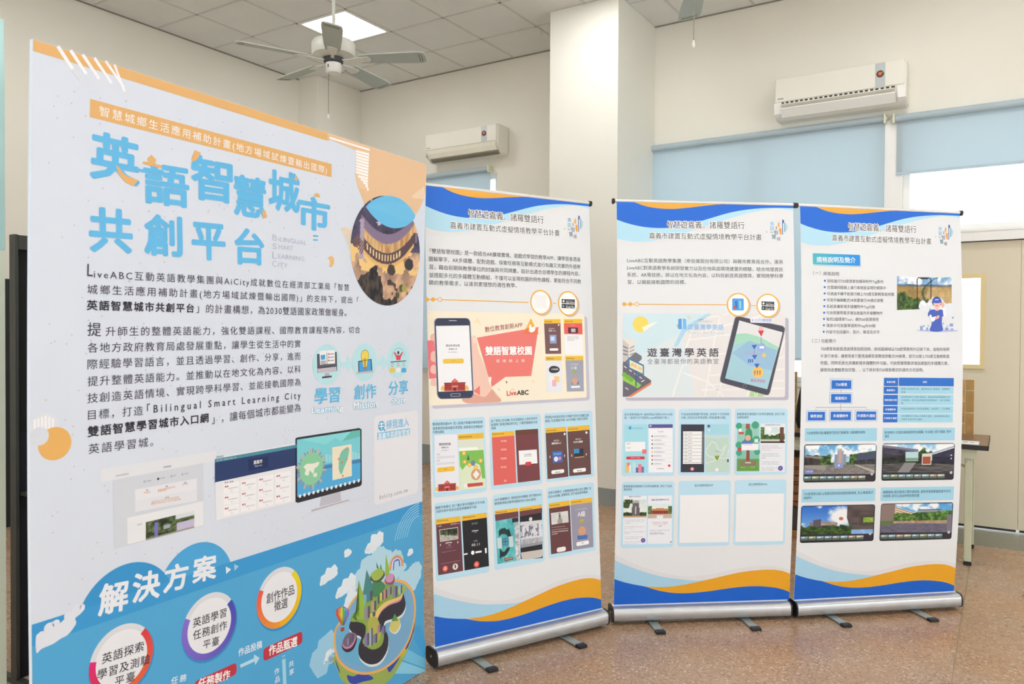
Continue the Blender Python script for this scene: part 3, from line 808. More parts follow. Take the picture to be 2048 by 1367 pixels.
def p_night(X, Y):
    C = mixc(cst(X, '#2d2b3c'), cst(X, '#6a6485'), fb(X, Y, 8, 3))
    C = put(C, (fb(X, Y, 16, 5) > .62) & (Y > .72), '#d5c6d6')
    g = fb(X, Y, 9, 8)
    lot = mixc(cst(X, '#7d6560'), cst(X, '#e6bd98'), np.clip(g*1.4, 0, 1)); C = put(C, Y < .50+.05*(X-.5), lot)
    C = put(C, (Y < .52) & (Y > .30) & (fb(X, Y, 10, 12) > .45), '#f4cf8a')
    # curved glowing building
    y0 = .60-.22*np.clip(1-((X-.48)/.42)**2, 0, 1)+.03*X           # lower eave
    top = y0+.26
    C = put(C, (Y > y0-.01) & (Y < top) & (X > .13) & (X < .95), '#8a7a96')
    C = put(C, (Y > y0+.085) & (Y < y0+.17) & (X > .15) & (X < .95), mixc(cst(X, '#b98a5c'), cst(X, '#f0cf96'), vn(X, Y, 40, 10, 4)))
    C = put(C, (Y > y0-.015) & (Y < y0+.085) & (X > .15) & (X < .92), '#5f4a52')
    C = put(C, (Y > y0+.012) & (Y < y0+.066) & (X > .19) & (X < .70) & (np.sin(X*150) > -.1), '#f3d8a2')
    C = put(C, (Y > y0-.05) & (Y < y0-.015) & (X > .18) & (X < .9), '#e9bb78')
    C = put(C, (X > .12) & (X < .17) & (Y > .4) & (Y < .75), '#b5a7c0')
    # trees in front
    C = put(C, (Y < .36) & (fb(X, Y, 6, 21) > .50+.5*(Y-.2)) & (X < .66), leaves(X, Y, 9, '#23242c', '#5f5148', 16))
    C = put(C, (X > .62) & (Y < .26) & (np.hypot(X-.72, (Y-.17)*1.) < .035), '#5c5a34'); C = put(C, np.hypot(X-.76, Y-.17) < .035, '#a9a45a'); C = put(C, np.hypot(X-.66, Y-.10) < .03, '#57543a'); C = put(C, (X > .8) & (Y < .2) & (fb(X, Y, 8, 3) > .5), '#6a6242')
    C = put(C, np.hypot((X-.82)*.9, Y-.40) < .06*(.6+.8*g), '#3f3a3e'); C = put(C, np.hypot(X-.56, Y-.33) < .07*(.5+.8*g), '#4c443f')
    return C
def p_sign(X, Y):
    C = leaves(X, Y, 4, '#1f2c1a', '#7c8f5c', 8, 1.5); C = put(C, (Y > .75) & (X > .6), '#dfe6ea'); C = put(C, (X > .62) & (Y < .45+.1*X), '#c9c2e0'); C = put(C, (X > .16) & (X < .25) & (Y < .85), '#7f78c8'); C = put(C, (X > .36) & (X < .5) & (Y > .35) & (Y < .6), '#a8b4bc'); C = put(C, Y < .1, '#9d978c'); return C

# ------------------------------------------------------------------ the large board, its print
INK = '#4a4152'
BLU = '#53b4ea'; ORA = '#e8b878'; MID = '#3f9fdc'; SKYB = '#55ade0'
BS = Sheet(-1.9711, .9598, 0.002, 1.6182, .0007, .0004, -.020, 1.594, 2.1204)
board = empty('exhibition_board', 'large printed standing board with big blue Chinese headline and orange top edge', 'display board', BS.o, BS.yaw)
# the foam panel itself, following the slight bow
bm_co = []; bm_f = []
for k in range(21):
    v = BS.H*k/20
    for u in (0, BS.W):
        for off in (0, -.012): bm_co.append(tuple(BS.P(u, v, off)))
for k in range(20):
    a = 4*k; b = a+4
    bm_f += [(a, a+2, b+2, b), (a+1, b+1, b+3, a+3), (a, b, b+1, a+1), (a+2, a+3, b+3, b+2)]
bm_f += [(0, 1, 3, 2), (80, 82, 83, 81)]
me = bpy.data.meshes.new('panel'); me.from_pydata(bm_co, [], bm_f)
board_panel = link('panel', me, mat('board_lilac_white', '#dde6f4', .5, var=.01), board)
BP = board_panel
W_, H_ = BS.W, BS.H
e_ = .001
A = Art(BS)
# --- orange head band, right hand block and stripes
A.crop(0, 0, 1.952)
pl = A.L((128, 202)); pr = A.L((1280, 547))
band_v = (pl[1]+pr[1])/2
A.lpoly([(e_, band_v), (A.L((1278, 540))[0], band_v), (A.L((1278, 540))[0], H_-e_), (e_, H_-e_)], ORA, 1)
A.crop(620, 260, 3.596)
blk = [A.L(p) for p in [(350, 425), (375, 490), (400, 550), (440, 600), (490, 650), (545, 688), (605, 704), (660, 700), (715, 670), (758, 612), (795, 550), (822, 480)]]
uL = A.L((125, 45))[0]; uS = A.L((425, 145))[0]
A.lpoly([(uL, H_-e_), (uL, A.L((125, 75))[1]), (A.L((150, 70))[0], A.L((150, 70))[1]), A.L((335, 150)), A.L((325, 330)), A.L((355, 360))]+A.smooth(blk, 3)+[(W_-e_, A.L((822, 480))[1]+.03), (W_-e_, H_-e_)], '#edc8a0', 1)
A.poly([(325, 150), (332, 150), (325, 330), (345, 420), (415, 425), (428, 145)], '#f0cfa8', 1.2)
for k in range(13):
    y0 = 170+k*21.5; x0 = 328 if k < 8 else 328+(k-7)*18
    A.line([(x0, y0-(20 if k < 8 else 10)), (424-k, y0+6)], .0085, '#ffffff', 1.6)
A.line([(140, 55), (428, 143)], .007, '#ffffff', 1.6)
for k in range(11): A.line([(735+k*8, 470-k*6), (742+k*8.5, 488+k*1.2)], .0045, '#f8e6d2', 1.7)
# diagonal white streaks over the band at the upper left
A.crop(0, 0, 1.952)
for k, (x, y) in enumerate([(225, 180), (275, 196), (322, 212), (368, 226), (412, 238), (446, 252)]):
    A.line([(x, y), (x+58+k*3 if k < 5 else x+40, y+90+k*3)], .010-.0006*k, '#fbfbff', 1.8)
    A.line([(x+58, y+90), (x+105-k*5, y+150)], .009, '#e2e7f1', 1.4)
A.build('head_band_print', BP, 'orange head band and corner block of the print')

A = Art(BS)
rng = random.Random(3)
for k in range(520):
    u, v = rng.uniform(.02, W_-.02), rng.uniform(.32, H_-.06)
    c = rng.choice(['#cfc9cf', '#c9cbd6', '#d6c9b8']); r = .0026
    A.lpoly([(u-r, v), (u, v-r), (u+r, v), (u, v+r)], c, .6)
A.build('background_specks', BP).__setitem__('kind', 'stuff')

A = Art(BS, (620, 260, 3.596))
A.disc_photo((556, 868), 393, p_night, 120, 2)
A.lpoly(A.smooth([A.L(p) for p in [(400, 552), (440, 512), (495, 484), (555, 472), (625, 484), (690, 525), (756, 616), (718, 668), (670, 697), (608, 705), (545, 690), (485, 650), (440, 605), (400, 552)]], 3), '#6ec6f4', 2.6)
for k in range(24):
    x = 432+k*13
    A.line([(x, 520+abs(k-12)*2), (x+10, 560+k*4.5 if k < 14 else 640+(k-14)*2)], .0018, '#8fd3f6', 3)
for k in range(9):
    A.line([(222+k*9, 712+k*22), (262+k*16, 705+k*6) if k < 5 else (300+(k-4)*20, 740+(k-4)*22)], .007, '#ecd6b4', 1.5)
for k in range(7): A.line([(305+k*10, 800+k*15), (345+k*9, 760+k*10)], .006, '#7d5f54', 2.7)
A.blob([(150, 905), (170, 920), (172, 950), (160, 978), (138, 980), (145, 955), (138, 930), (124, 925)], '#eebf7c', 1.5)
A.build('round_night_photo', BP, 'round printed photo of a lit building at night under a blue cap')

A = Art(BS, (160, 180, 3.7926))
A.box4((75, 65), (1910, 562), (1905, 660), (75, 205), ORA, 1)
A.text('智慧城鄉生活應用補助計畫(地方場域試煉暨輸出國際)', (145, 155), (1872, 610), 76, '#fdfaf5', 3, .004)
A.build('orange_strip_lettering', BP, 'white Chinese characters on an orange strip')

A = Art(BS, (160, 180, 3.7926))
for ch, a, b, h in [('英', (75, 480), (455, 560), 375), ('語', (478, 692), (828, 742), 335), ('智', (840, 650), (1158, 702), 350), ('慧', (1165, 790), (1416, 830), 318),
                    ('城', (1428, 748), (1668, 790), 318), ('市', (1650, 918), (1895, 958), 262), ('共', (65, 1052), (398, 1078), 350), ('創', (484, 1092), (776, 1115), 322),
                    ('平', (845, 1140), (1102, 1158), 290), ('台', (1172, 1180), (1398, 1196), 282)]:
    A.text(ch, a, b, h, '#68c0f2', 3, .032, 'bbox')
A.poly([(405, 588), (570, 618), (590, 600), (608, 625), (595, 645), (405, 612)], '#68c0f2', 3)
A.poly([(1768, 1098), (1806, 1102), (1804, 1114), (1768, 1110)], '#68c0f2', 3)
A.poly([(1768, 1129), (1804, 1132), (1803, 1142), (1767, 1140)], '#68c0f2', 3)
A.build('headline_lettering', BP, 'big sky-blue Chinese headline characters')
A = Art(BS, (160, 180, 3.7926))
for p in [[(270, 570), (300, 590), (320, 625), (350, 650), (440, 683), (402, 728), (340, 698), (295, 645)], [(540, 490), (578, 530), (560, 558), (622, 572), (612, 592), (474, 560), (476, 543), (520, 545), (506, 522)],
          [(870, 455), (915, 475), (888, 524), (850, 546), (845, 515)], [(1632, 650), (1652, 668), (1640, 690), (1624, 680)], [(1380, 910), (1405, 915), (1418, 960), (1387, 978)],
          [(1772, 805), (1780, 786), (1797, 780), (1814, 790), (1820, 814)]]:
    A = Art(BS, (160, 180, 3.7926)); A.poly(p, ORA, 3.6); A.build('headline_accent', BP, 'orange accent stroke in the headline')
A = Art(BS, (160, 180, 3.7926))
for w, c0, c1, b in [('B', (1458, 1115), (1492, 1122), None), ('iLINGUAL', (1505, 1128), (1718, 1160), None), ('S', (1458, 1182), (1492, 1186), None), ('MART', (1505, 1190), (1616, 1200), None), ('L', (1458, 1252), (1492, 1256), None), ('EARNING', (1502, 1260), (1700, 1280), None), ('C', (1456, 1315), (1488, 1318), None), ('ITY', (1502, 1322), (1575, 1332), None)]:
    A.text(w, c0, c1, 46 if len(w) == 1 else 34, '#c5c8da', 3, 0, 'bbox')
A.build('english_name_lettering', BP, 'thin grey English capitals')

A = Art(BS, (0, 0, 1.952))
A.text('L', (340, 1053), (362, 1055), 48, INK, 3, .006, 'bbox')
A.text('iveABC互動英語教學集團與AiCity成就數位在經濟部工業局「智慧', (366, 1068), (1362, 1122), 37, INK, 3)
A.text('城鄉生活應用補助計畫(地方場域試煉暨輸出國際)」的支持下，提出「', (340, 1128), (1400, 1172), 38, INK, 3)
A.text('英語智慧城市共創平台', (338, 1190), (757, 1203), 39, '#2f2a36', 3, .022)
A.text('」的計畫構想，為2030雙語國家政策做暖身。', (765, 1203), (1352, 1220), 36, INK, 3)
A.text('提', (341, 1284), (394, 1286), 54, INK, 3, .004, 'bbox')
A.text('升師生的整體英語能力，強化雙語課程、國際教育課程等內容，切合', (412, 1293), (1405, 1287), 38, INK, 3)
A.crop(0, 660, 1.934)
for t, y0, y1 in [('各地方政府教育局處發展重點，讓學生從生活中的實', 68, 52), ('際經驗學習語言，並且透過學習、創作、分享，進而', 132, 100), ('提升整體英語能力。並推動以在地文化為內容、以科', 198, 150), ('技創造英語情境、實現跨學科學習、並能接軌國際為', 263, 200)]:
    A.text(t, (338, y0), (1162, y1), 39, INK, 3)
A.text('目標，打造', (340, 328), (553, 310), 39, INK, 3)
A.text('「Bilingual Smart Learning City', (568, 305), (1162, 250), 40, INK, 3, .012)
A.text('雙語智慧學習城市入口網', (338, 393), (806, 338), 41, '#2f2a36', 3, .022)
A.text('」，讓每個城市都能變為', (818, 345), (1162, 298), 37, INK, 3)
A.text('英語學習城。', (342, 460), (592, 430), 40, INK, 3)
A.build('body_lettering', BP, 'dark grey Chinese body text')

# crescent with stripes at the left edge
A = Art(BS, (0, 660, 1.934))
A.circ((172, 374), 56, '#e4e8f1', 1)
A.circ((212, 438), 64, '#ecb768', 1.6)
A.circ((152, 410), 36, '#dde3ee', 1.9)
for k in range(6): A.line([(134+k*14, 330+abs(k-3)*5), (134+k*14, 425)], .005, '#f6f8fb', 1.3)
A.build('crescent_print', BP, 'orange crescent and pale stripes')
A = Art(BS, (0, 660, 1.934)); A.circ((1585, 0), 20, '#dde3ee', 1); A.build('pale_disc_print', BP)

# learning / mission / share icons
A = Art(BS, (600, 620, 3.419))
LC = '#bfeaf4'
for c, r in [((182, 370), 138), ((443, 355), 128), ((672, 340), 121)]: A.circ(c, r, LC, 1.2)
A.poly([(278, 358), (318, 352), (315, 308), (362, 365), (322, 425), (320, 388), (280, 390)], LC, 1.4)
A.poly([(520, 345), (560, 340), (558, 300), (598, 348), (565, 412), (562, 372), (522, 375)], LC, 1.4)
DK = '#47464f'
# computer with an open book
A.poly([(115, 300), (250, 285), (253, 415), (118, 428)], DK, 1.8); A.poly([(120, 300), (246, 288), (248, 378), (122, 392)], '#5b5f6b', 2)
A.poly([(118, 400), (248, 385), (250, 418), (122, 430)], '#c9c3cf', 2.2)
A.poly([(132, 280), (180, 274), (182, 368), (136, 374)], '#f4f4f6', 2.4); A.poly([(184, 274), (237, 274), (238, 364), (186, 368)], '#f4f4f6', 2.4)
A.poly([(140, 308), (170, 302), (172, 336), (142, 340)], '#4aa6e6', 2.8)
for k in range(3): A.line([(140, 350+k*9), (176, 347+k*9)], .003, '#8b8790', 2.8); A.line([(205, 300+k*22), (230, 298+k*22)], .003, '#8b8790', 2.8); A.circ((196, 300+k*22), 7, '#e05a5a' if k == 1 else '#7d7a86', 2.8, 8)
A.poly([(168, 430), (198, 428), (202, 450), (166, 454)], '#b9b3c0', 2); A.poly([(150, 454), (216, 446), (216, 458), (150, 466)], DK, 2.2)
# laptop and bulb
A.poly([(396, 348), (488, 332), (494, 415), (398, 425)], DK, 1.8); A.poly([(402, 354), (482, 338), (487, 410), (404, 420)], '#4aa9e8', 2.1)
A.poly([(384, 424), (498, 410), (500, 424), (386, 436)], '#c6c2cc', 2.2)
A.circ((443, 312), 42, DK, 2.4); A.circ((443, 312), 39, '#f4d95c', 2.8); A.poly([(425, 340), (461, 336), (456, 385), (432, 387)], '#f4d95c', 2.8); A.poly([(432, 387), (456, 384), (455, 408), (434, 410)], '#8f8b96', 3)
A.line([(440, 385), (438, 330), (446, 330), (446, 384)], .003, '#8a7434', 3.2)
# people
A.ring((672, 330), 72, .97, '#6d6a76', 2, 10, 170)
A.circ((671, 290), 12, DK, 2.4, 14); A.poly([(640, 288), (648, 286), (662, 308), (682, 306), (696, 284), (703, 288), (688, 322), (686, 340), (658, 342), (656, 324)], '#e04f5c', 2.4)
A.line([(618, 354), (724, 346)], .0035, DK, 2.4)
for x, c in [(630, '#efcf4e'), (670, '#f2f2f4'), (708, '#59aee4')]:
    A.circ((x, 375-(x-630)*.06), 12, DK, 2.4, 14); A.circ((x, 375-(x-630)*.06), 9, '#f1e6dc', 2.7, 14)
    A.poly([(x-16, 402), (x-8, 394), (x+8, 393), (x+17, 400), (x+17, 424), (x-16, 426)], c, 2.5)
CB = '#6cc3ee'
A.text('學習', (98, 590), (272, 574), 112, CB, 3, .02, 'bbox'); A.text('創作', (368, 562), (520, 550), 104, CB, 3, .02, 'bbox'); A.text('分享', (604, 534), (738, 522), 100, CB, 3, .02, 'bbox')
for t, a, b, h in [('Learning', (80, 692), (294, 672), 52), ('Mission', (366, 655), (526, 638), 50), ('Share', (622, 622), (724, 610), 46)]:
    A.text(t, a, b, h, '#ffffff', 3.4, .02, 'bbox'); A.text(t, a, b, h+6, CB, 2.8, .07, 'bbox')
A.build('icon_print', BP, 'three round pale blue icons with captions')
A = Art(BS, (600, 620, 3.419))
A.box4((515, 720), (808, 685), (806, 1270), (498, 1310), '#eceef5', 1, .02)
A.circ((556, 790), 34, '#55b4e4', 2)
A.line([(540, 778), (572, 774)], .004, '#ffffff', 2.6); A.line([(556, 762), (557, 818)], .004, '#ffffff', 2.6); A.line([(540, 796), (572, 792)], .004, '#ffffff', 2.6); A.line([(572, 812), (582, 826)], .006, '#55b4e4', 2.2)
A.text('掃我進入', (588, 784), (744, 762), 62, CB, 3, .01, 'bbox')
A.poly([(527, 838), (750, 806), (750, 852), (528, 888)], '#7ccbf0', 2)
A.text('嘉義市英語智慧城', (532, 864), (746, 832), 46, '#ffffff', 3, .012, 'bbox')
A.text('bslcity.com.tw', (544, 1276), (736, 1226), 40, '#8a8694', 3)
A.build('link_caption_print', BP, 'pale card with blue caption and web address, square code left blank')

# --- web page screenshots and monitor
A = Art(BS, (200, 840, 3.103))
A.poly([(80, 360), (640, 250), (640, 655), (85, 800)], '#d7dde7', 1)
A.poly([(0, 305), (720, 190), (715, 250), (85, 370), (0, 385)], '#e6eaf1', 1.1)
A.poly([(215, 430), (600, 360), (600, 430), (218, 505)], '#eaedf4', 1.5); A.poly([(216, 500), (600, 425), (600, 500), (218, 568)], '#e6eaf2', 1.6); A.poly([(168, 605), (640, 500), (640, 650), (170, 770)], '#eceff4', 1.5)
A.text('英語學習網', (392, 291), (440, 284), 12, '#77788a', 3); A.text('嘉義市英語智慧城市', (98, 345), (178, 330), 9, '#9a9cab', 3)
for x, y, w in [(270, 380, 45), (355, 363, 45), (438, 347, 30), (505, 335, 42)]:
    A.circ((x+5, y), 8, '#3c4357' if x == 355 else '#b9bfcc', 2, 12); A.text('文字說明', (x+15, y-2), (x+w, y-7), 9, '#8d90a0', 3)
for r in [((285, 434), (298, 431)), ((405, 411), (420, 408)), ((522, 387), (534, 385)), ((402, 481), (426, 476))]: A.text('標題', r[0], r[1], 10, '#6d7080', 3)
for t, a, b in [('學習城市', (270, 450), (312, 444)), ('推動在地英語學習內容', (358, 434), (465, 412)), ('共創學習', (358, 442), (408, 432)), ('創作分享', (510, 398), (546, 392)), ('結合地方文化特色發展英語學習', (318, 508), (488, 476)), ('情境式學習城市平台計畫推動', (316, 520), (500, 488))]:
    A.text(t, a, b, 11, '#e9a35c', 3)
A.text('最新消息', (230, 648), (260, 642), 9, '#7c7f8e', 3)
A.photo((283, 632), (584, 560), (584, 665), (283, 745), p_sign, 44, 18)
A.build('left_web_page_print', BP, 'printed pale web page with a small photo')
A = Art(BS, (200, 840, 3.103))
A.poly([(712, 235), (1222, 140), (1222, 500), (718, 622)], '#eef0f5', 1.5)
A.poly([(712, 240), (1220, 150), (1220, 278), (712, 385)], '#2d4170', 2); A.poly([(712, 240), (1220, 150), (1220, 170), (712, 262)], '#4f93a6', 2.3)
for cx, cy, r in [(980, 330, 160), (730, 380, 80)]:
    A.ring((cx, cy), r*.5, .985, '#60739c', 2.3, 25, 155)
A.poly([(918, 242), (1042, 222), (1042, 292), (920, 312)], '#22335e', 2.4)
A.text('嘉義市', (952, 262), (1006, 252), 24, '#ffffff', 3, .01); A.text('Chiayi City', (958, 284), (1004, 276), 13, '#dfe6f2', 3)
A.text('嘉義智慧', (722, 228), (765, 222), 12, '#7c7f92', 3); A.text('首頁 關於 英語學習 課程 分享', (722, 250), (845, 230), 9, '#cfe6ea', 3)
for k in range(3):
    for j in range(4):
        x = 770+j*107; y = 412+k*68-j*(22+k*1.5)
        A.poly([(x-4, y-16), (x+92, y-34), (x+92, y+28), (x-4, y+46)], '#f7f8fb', 1.9)
        A.text('課程', (x+3, y+1), (x+25, y-3), 11, '#c4455a', 3, .03)
        A.text('英語學習城市', (x+26, y+12), (x+82, y+1), 8, '#83869a', 3); A.text('進入', (x+42, y+27), (x+60, y+23), 7, '#9a9daa', 3)
A.text('學習 課程', (772, 388), (826, 378), 10, '#7c7f92', 3, .02)
A.build('middle_web_page_print', BP, 'printed web page with dark blue header')
A = Art(BS, (200, 840, 3.103))
q = [(1212, 112), (1224, 106), (1606, 48), (1622, 56), (1624, 395), (1614, 408), (1226, 512), (1212, 505)]
A.poly(q, '#2f3038', 2); A.poly([(1221, 120), (1614, 60), (1616, 372), (1223, 475)], '#7fd6e2', 2.4)
A.poly([(1222, 300), (1616, 236), (1616, 372), (1223, 475)], '#57b3e6', 2.6); A.poly([(1222, 312), (1616, 240), (1616, 262), (1222, 330)], '#4a88b8', 2.7)
for k in range(12): A.poly([(1400+k*18, 262-k*2), (1400+k*18, 210+(k*37 % 30)-k*2), (1412+k*18, 208+(k*37 % 30)-k*2), (1412+k*18, 260-k*2)], '#a5e0ea', 2.65)
A.poly([(1235, 118), (1614, 60), (1614, 100), (1500, 130), (1460, 110), (1400, 150)], '#8adfe4', 2.55); A.poly([(1500, 130), (1560, 66), (1614, 60), (1614, 100)], '#6cc6bc', 2.8)
for k in range(30):
    a = math.radians(k*12); (cu, cv), r = A.vr((1312, 300), 96)
    A.lpoly([(cu+r*math.cos(a-.07), cv+r*math.sin(a-.07)), (cu+(r*1.22+.004*(k % 3))*math.cos(a-.05), cv+(r*1.22+.004*(k % 3))*math.sin(a-.05)), (cu+(r*1.22+.004*(k % 3))*math.cos(a+.05), cv+(r*1.22+.004*(k % 3))*math.sin(a+.05)), (cu+r*math.cos(a+.07), cv+r*math.sin(a+.07))], ['#b59a8c', '#8f9fb5', '#c9b9a5'][k % 3], 2.9)
A.circ((1312, 300), 100, '#8fd3a8', 3.1)
A.blob([(1262, 290), (1285, 270), (1320, 268), (1358, 258), (1350, 285), (1330, 300), (1322, 330), (1300, 312), (1292, 340), (1270, 335), (1275, 305)], '#eef0e2', 3.4)
A.blob([(1322, 335), (1342, 325), (1345, 345), (1328, 352)], '#eef0e2', 3.4)
A.poly([(1440, 168), (1560, 148), (1562, 345), (1442, 372)], '#f3ead2', 3)
A.blob([(1500, 190), (1535, 165), (1545, 185), (1535, 240), (1515, 290), (1497, 335), (1482, 310), (1480, 270), (1485, 225)], '#7fcab4', 3.3)
for x, y in [(1480, 240), (1500, 262), (1530, 240), (1505, 345), (1532, 180)]: A.circ((x, y), 8, '#e08a5c', 3.6, 8)
for k in range(14): A.circ((1240+k*28, 470-k*7.4), 11, '#eef2f6', 3, 12)
A.poly([(1372, 468), (1490, 438), (1496, 500), (1362, 535)], '#c6c6d2', 1.9); A.poly([(1310, 556), (1545, 490), (1545, 497), (1312, 566)], '#b7b6c4', 2)
A.poly([(1240, 600), (1660, 478), (1690, 465), (1545, 497), (1310, 566)], '#dfe2ea', 1.2)
A.build('monitor_print', BP, 'printed desktop monitor showing a round green world and an island map')

# --- lower blue part
A = Art(BS, (60, 1020, 3.939))
vb = (BS.loc((72, 1250))[1]+BS.loc((840, 1001))[1])/2
v2 = (A.L((300, 975))[1]+BS.loc((440+1480/3.724, 1000+112/3.724))[1])/2
A.lpoly([(e_, e_), (W_-e_, e_), (W_-e_, vb), (e_, vb)], MID, 1)
A.lpoly([(e_, e_), (W_-e_, e_), (W_-e_, v2), (e_, v2)], SKYB, 1.4)
def arc_over(c, ry, col, layer, vmin):
    (cu, cv), r = A.vr(c, ry)
    pts = [(cu+r*math.cos(math.radians(t)), cv+r*math.sin(math.radians(t))) for t in range(0, 181, 5)]
    pts = [(u, v) for u, v in pts if v > vmin]
    pts = [(pts[0][0], vmin)]+pts+[(pts[-1][0], vmin)]
    A.lpoly(pts, col, layer)
pA = A.L((865, 392)); uA0 = A.L((410, 730))[0]; 
def arc_local(top, ul, ur, col, layer):
    cu = (ul+ur)/2; hw = (ur-ul)/2; h = top-vb
    R = (hw*hw+h*h)/(2*h); cv = top-R; out = []
    a = math.asin(min(1, hw/R)); 
    for k in range(31):
        t = -a+2*a*k/30; out.append((cu+R*math.sin(t), cv+R*math.cos(t)))
    A.lpoly(out, col, layer)
arc_local(pA[1], A.L((395, 770))[0], A.L((1100, 500))[0], '#3a9ad8', 1.1)
arc_local(A.L((1355, 246))[1], A.L((1020, 470))[0], A.L((1578, 395))[0], '#4fabe4', 1.05)
for ch, a, b, h in [('解', (540, 712), (775, 660), 250), ('決', (805, 620), (1025, 570), 235), ('方', (1052, 548), (1245, 505), 215), ('案', (1280, 478), (1468, 435), 205)]:
    A.text(ch, a, b, h, '#eef3fa', 3, .032, 'bbox')
A.poly([(1545, 450), (1580, 468), (1545, 498)], '#eef3fa', 3)
A.crop(440, 1000, 3.724)
A.poly([(42, 492), (80, 512), (44, 548)], '#eef3fa', 3.1); A.poly([(104, 474), (140, 490), (106, 524)], '#a9d8f2', 3)
# rainbow lines at the right edge
for k in range(6):
    A.line([(1300+k*18, 298-k*5), (1322+k*17, 215-k*2), (1358+k*14, 130+k*6), (1410+k*9, 65+k*12), (1482, 18+k*19)], .0035, '#a5dcf6', 2)
# light beams at the lower right
A.poly([(1500, 930), (1530, 1060), (1530, 1170), (1420, 1000), (1440, 940)], '#49a6e2', 1.6); A.poly([(1365, 1090), (1530, 1180), (1532, 1250), (1340, 1180)], '#7ac9ee', 1.6); A.poly([(1330, 1190), (1532, 1260), (1500, 1290), (1290, 1290)], '#8fd4f2', 1.65)
A.build('solution_band_print', BP, 'blue lower part with white heading characters')

A = Art(BS, (60, 1020, 3.939))
A.blob([(48, 985), (100, 965), (135, 910), (185, 872), (225, 890), (270, 855), (285, 815), (330, 790), (345, 760), (400, 735), (430, 750), (425, 780), (395, 815), (355, 850), (355, 900), (300, 975), (240, 1010), (180, 1050), (90, 1090), (49, 1120)], '#e4eaf5', 2)
for c, r in [((150, 925), 42), ((205, 890), 30), ((300, 830), 34), ((375, 765), 30), ((330, 890), 34), ((90, 985), 34), ((410, 760), 22)]: A.circ(c, r, '#e4eaf5', 2.1, 18)
A.build('left_cloud_print', BP, 'white cloud at the left edge of the blue part')
A = Art(BS, (60, 1020, 3.939))
def badge(K, c, ry, arcs, rows, h, rin=.84):
    A.crop(*K)
    A.circ((c[0]+4, c[1]+12), ry*1.03, '#3d92cc', 2)
    A.ring(c, ry, .80, '#dfe3ea', 2.4, 0, 360)
    for a0, a1, c1, c2 in arcs: A.ring(c, ry, .80, c1, 2.7, a0, a1, 40, c2)
    A.circ(c, ry*rin, '#eef0f6', 2.55)
    for t, a, b, h in rows: A.text(t, a, b, h, '#3a3742', 3.4, .010)
D_ = (60, 1020, 3.939); E_ = (440, 1000, 3.724)
badge(D_, (725, 1172), 272, [(-125, 42, '#ef7a3c', '#e0404a'), (165, 235, '#e2307e', '#d9303c')], [('英語探索', (565, 1172), (895, 1064), 82), ('學習及測驗', (528, 1298), (942, 1166), 80), ('平臺', (668, 1350), (825, 1300), 76)], 88)
badge(D_, (1416, 910), 258, [(150, 395, '#8a74d8', '#4a4fb8')], [('英語學習', (1282, 890), (1545, 800), 74), ('任務創作', (1282, 988), (1550, 898), 74), ('平臺', (1362, 1060), (1488, 1022), 70)], 80)
badge(E_, (444, 722), 222, [(150, 270, '#ee5a56', '#f2a030'), (-90, 48, '#f2b020', '#f0dc28')], [('創作作品', (344, 735), (552, 660), 78), ('徵選', (402, 792), (502, 758), 76)], 78)
A.build('round_badge_print', BP, 'three white round badges with coloured rims')
A = Art(BS, E_)
RED = '#c43c4c'
def pill(a, b, c, d, col=RED):
    q = [A.L(p) for p in (d, c, b, a)]
    A.rrect((q[0][0]+q[3][0])/2, (q[0][1]+q[1][1])/2, (q[1][0]+q[2][0])/2, (q[2][1]+q[3][1])/2, col, 2.4, .012)
pill((320, 1105), (612, 970), (612, 1062), (322, 1200))
A.text('作品甄選', (362, 1122), (574, 1046), 76, '#ffffff', 3, .022)
A.text('作品投稿', (135, 1135), (312, 1068), 58, '#eaf3fb', 3, .02)
A.poly([(148, 1222), (250, 1176), (252, 1146), (294, 1172), (262, 1226), (255, 1198), (152, 1246)], '#bfe3f4', 2.6)
A.poly([(460, 1160), (486, 1148), (494, 1367), (468, 1367)], '#a5dcf2', 2.2); A.line([(458, 1172), (486, 1160)], .004, SKYB, 2.6); A.line([(459, 1182), (487, 1170)], .004, SKYB, 2.6)
for ch, a, b, h in [('共', (511, 1224), (548, 1208), 46), ('享', (513, 1284), (550, 1268), 46), ('作', (404, 1280), (440, 1264), 46), ('品', (408, 1340), (444, 1324), 46)]: A.text(ch, a, b, h, '#eaf3fb', 3, .015, 'bbox')
pill((-190, 1345), (122, 1206), (124, 1292), (-190, 1440))
A.text('任務製作', (-165, 1368), (74, 1292), 74, '#ffffff', 3, .02)
A.crop(*D_)
A.text('任務', (1110, 1345), (1232, 1312), 56, '#eaf3fb', 3, .015)
A.build('flow_chart_print', BP, 'red pill captions and arrows')

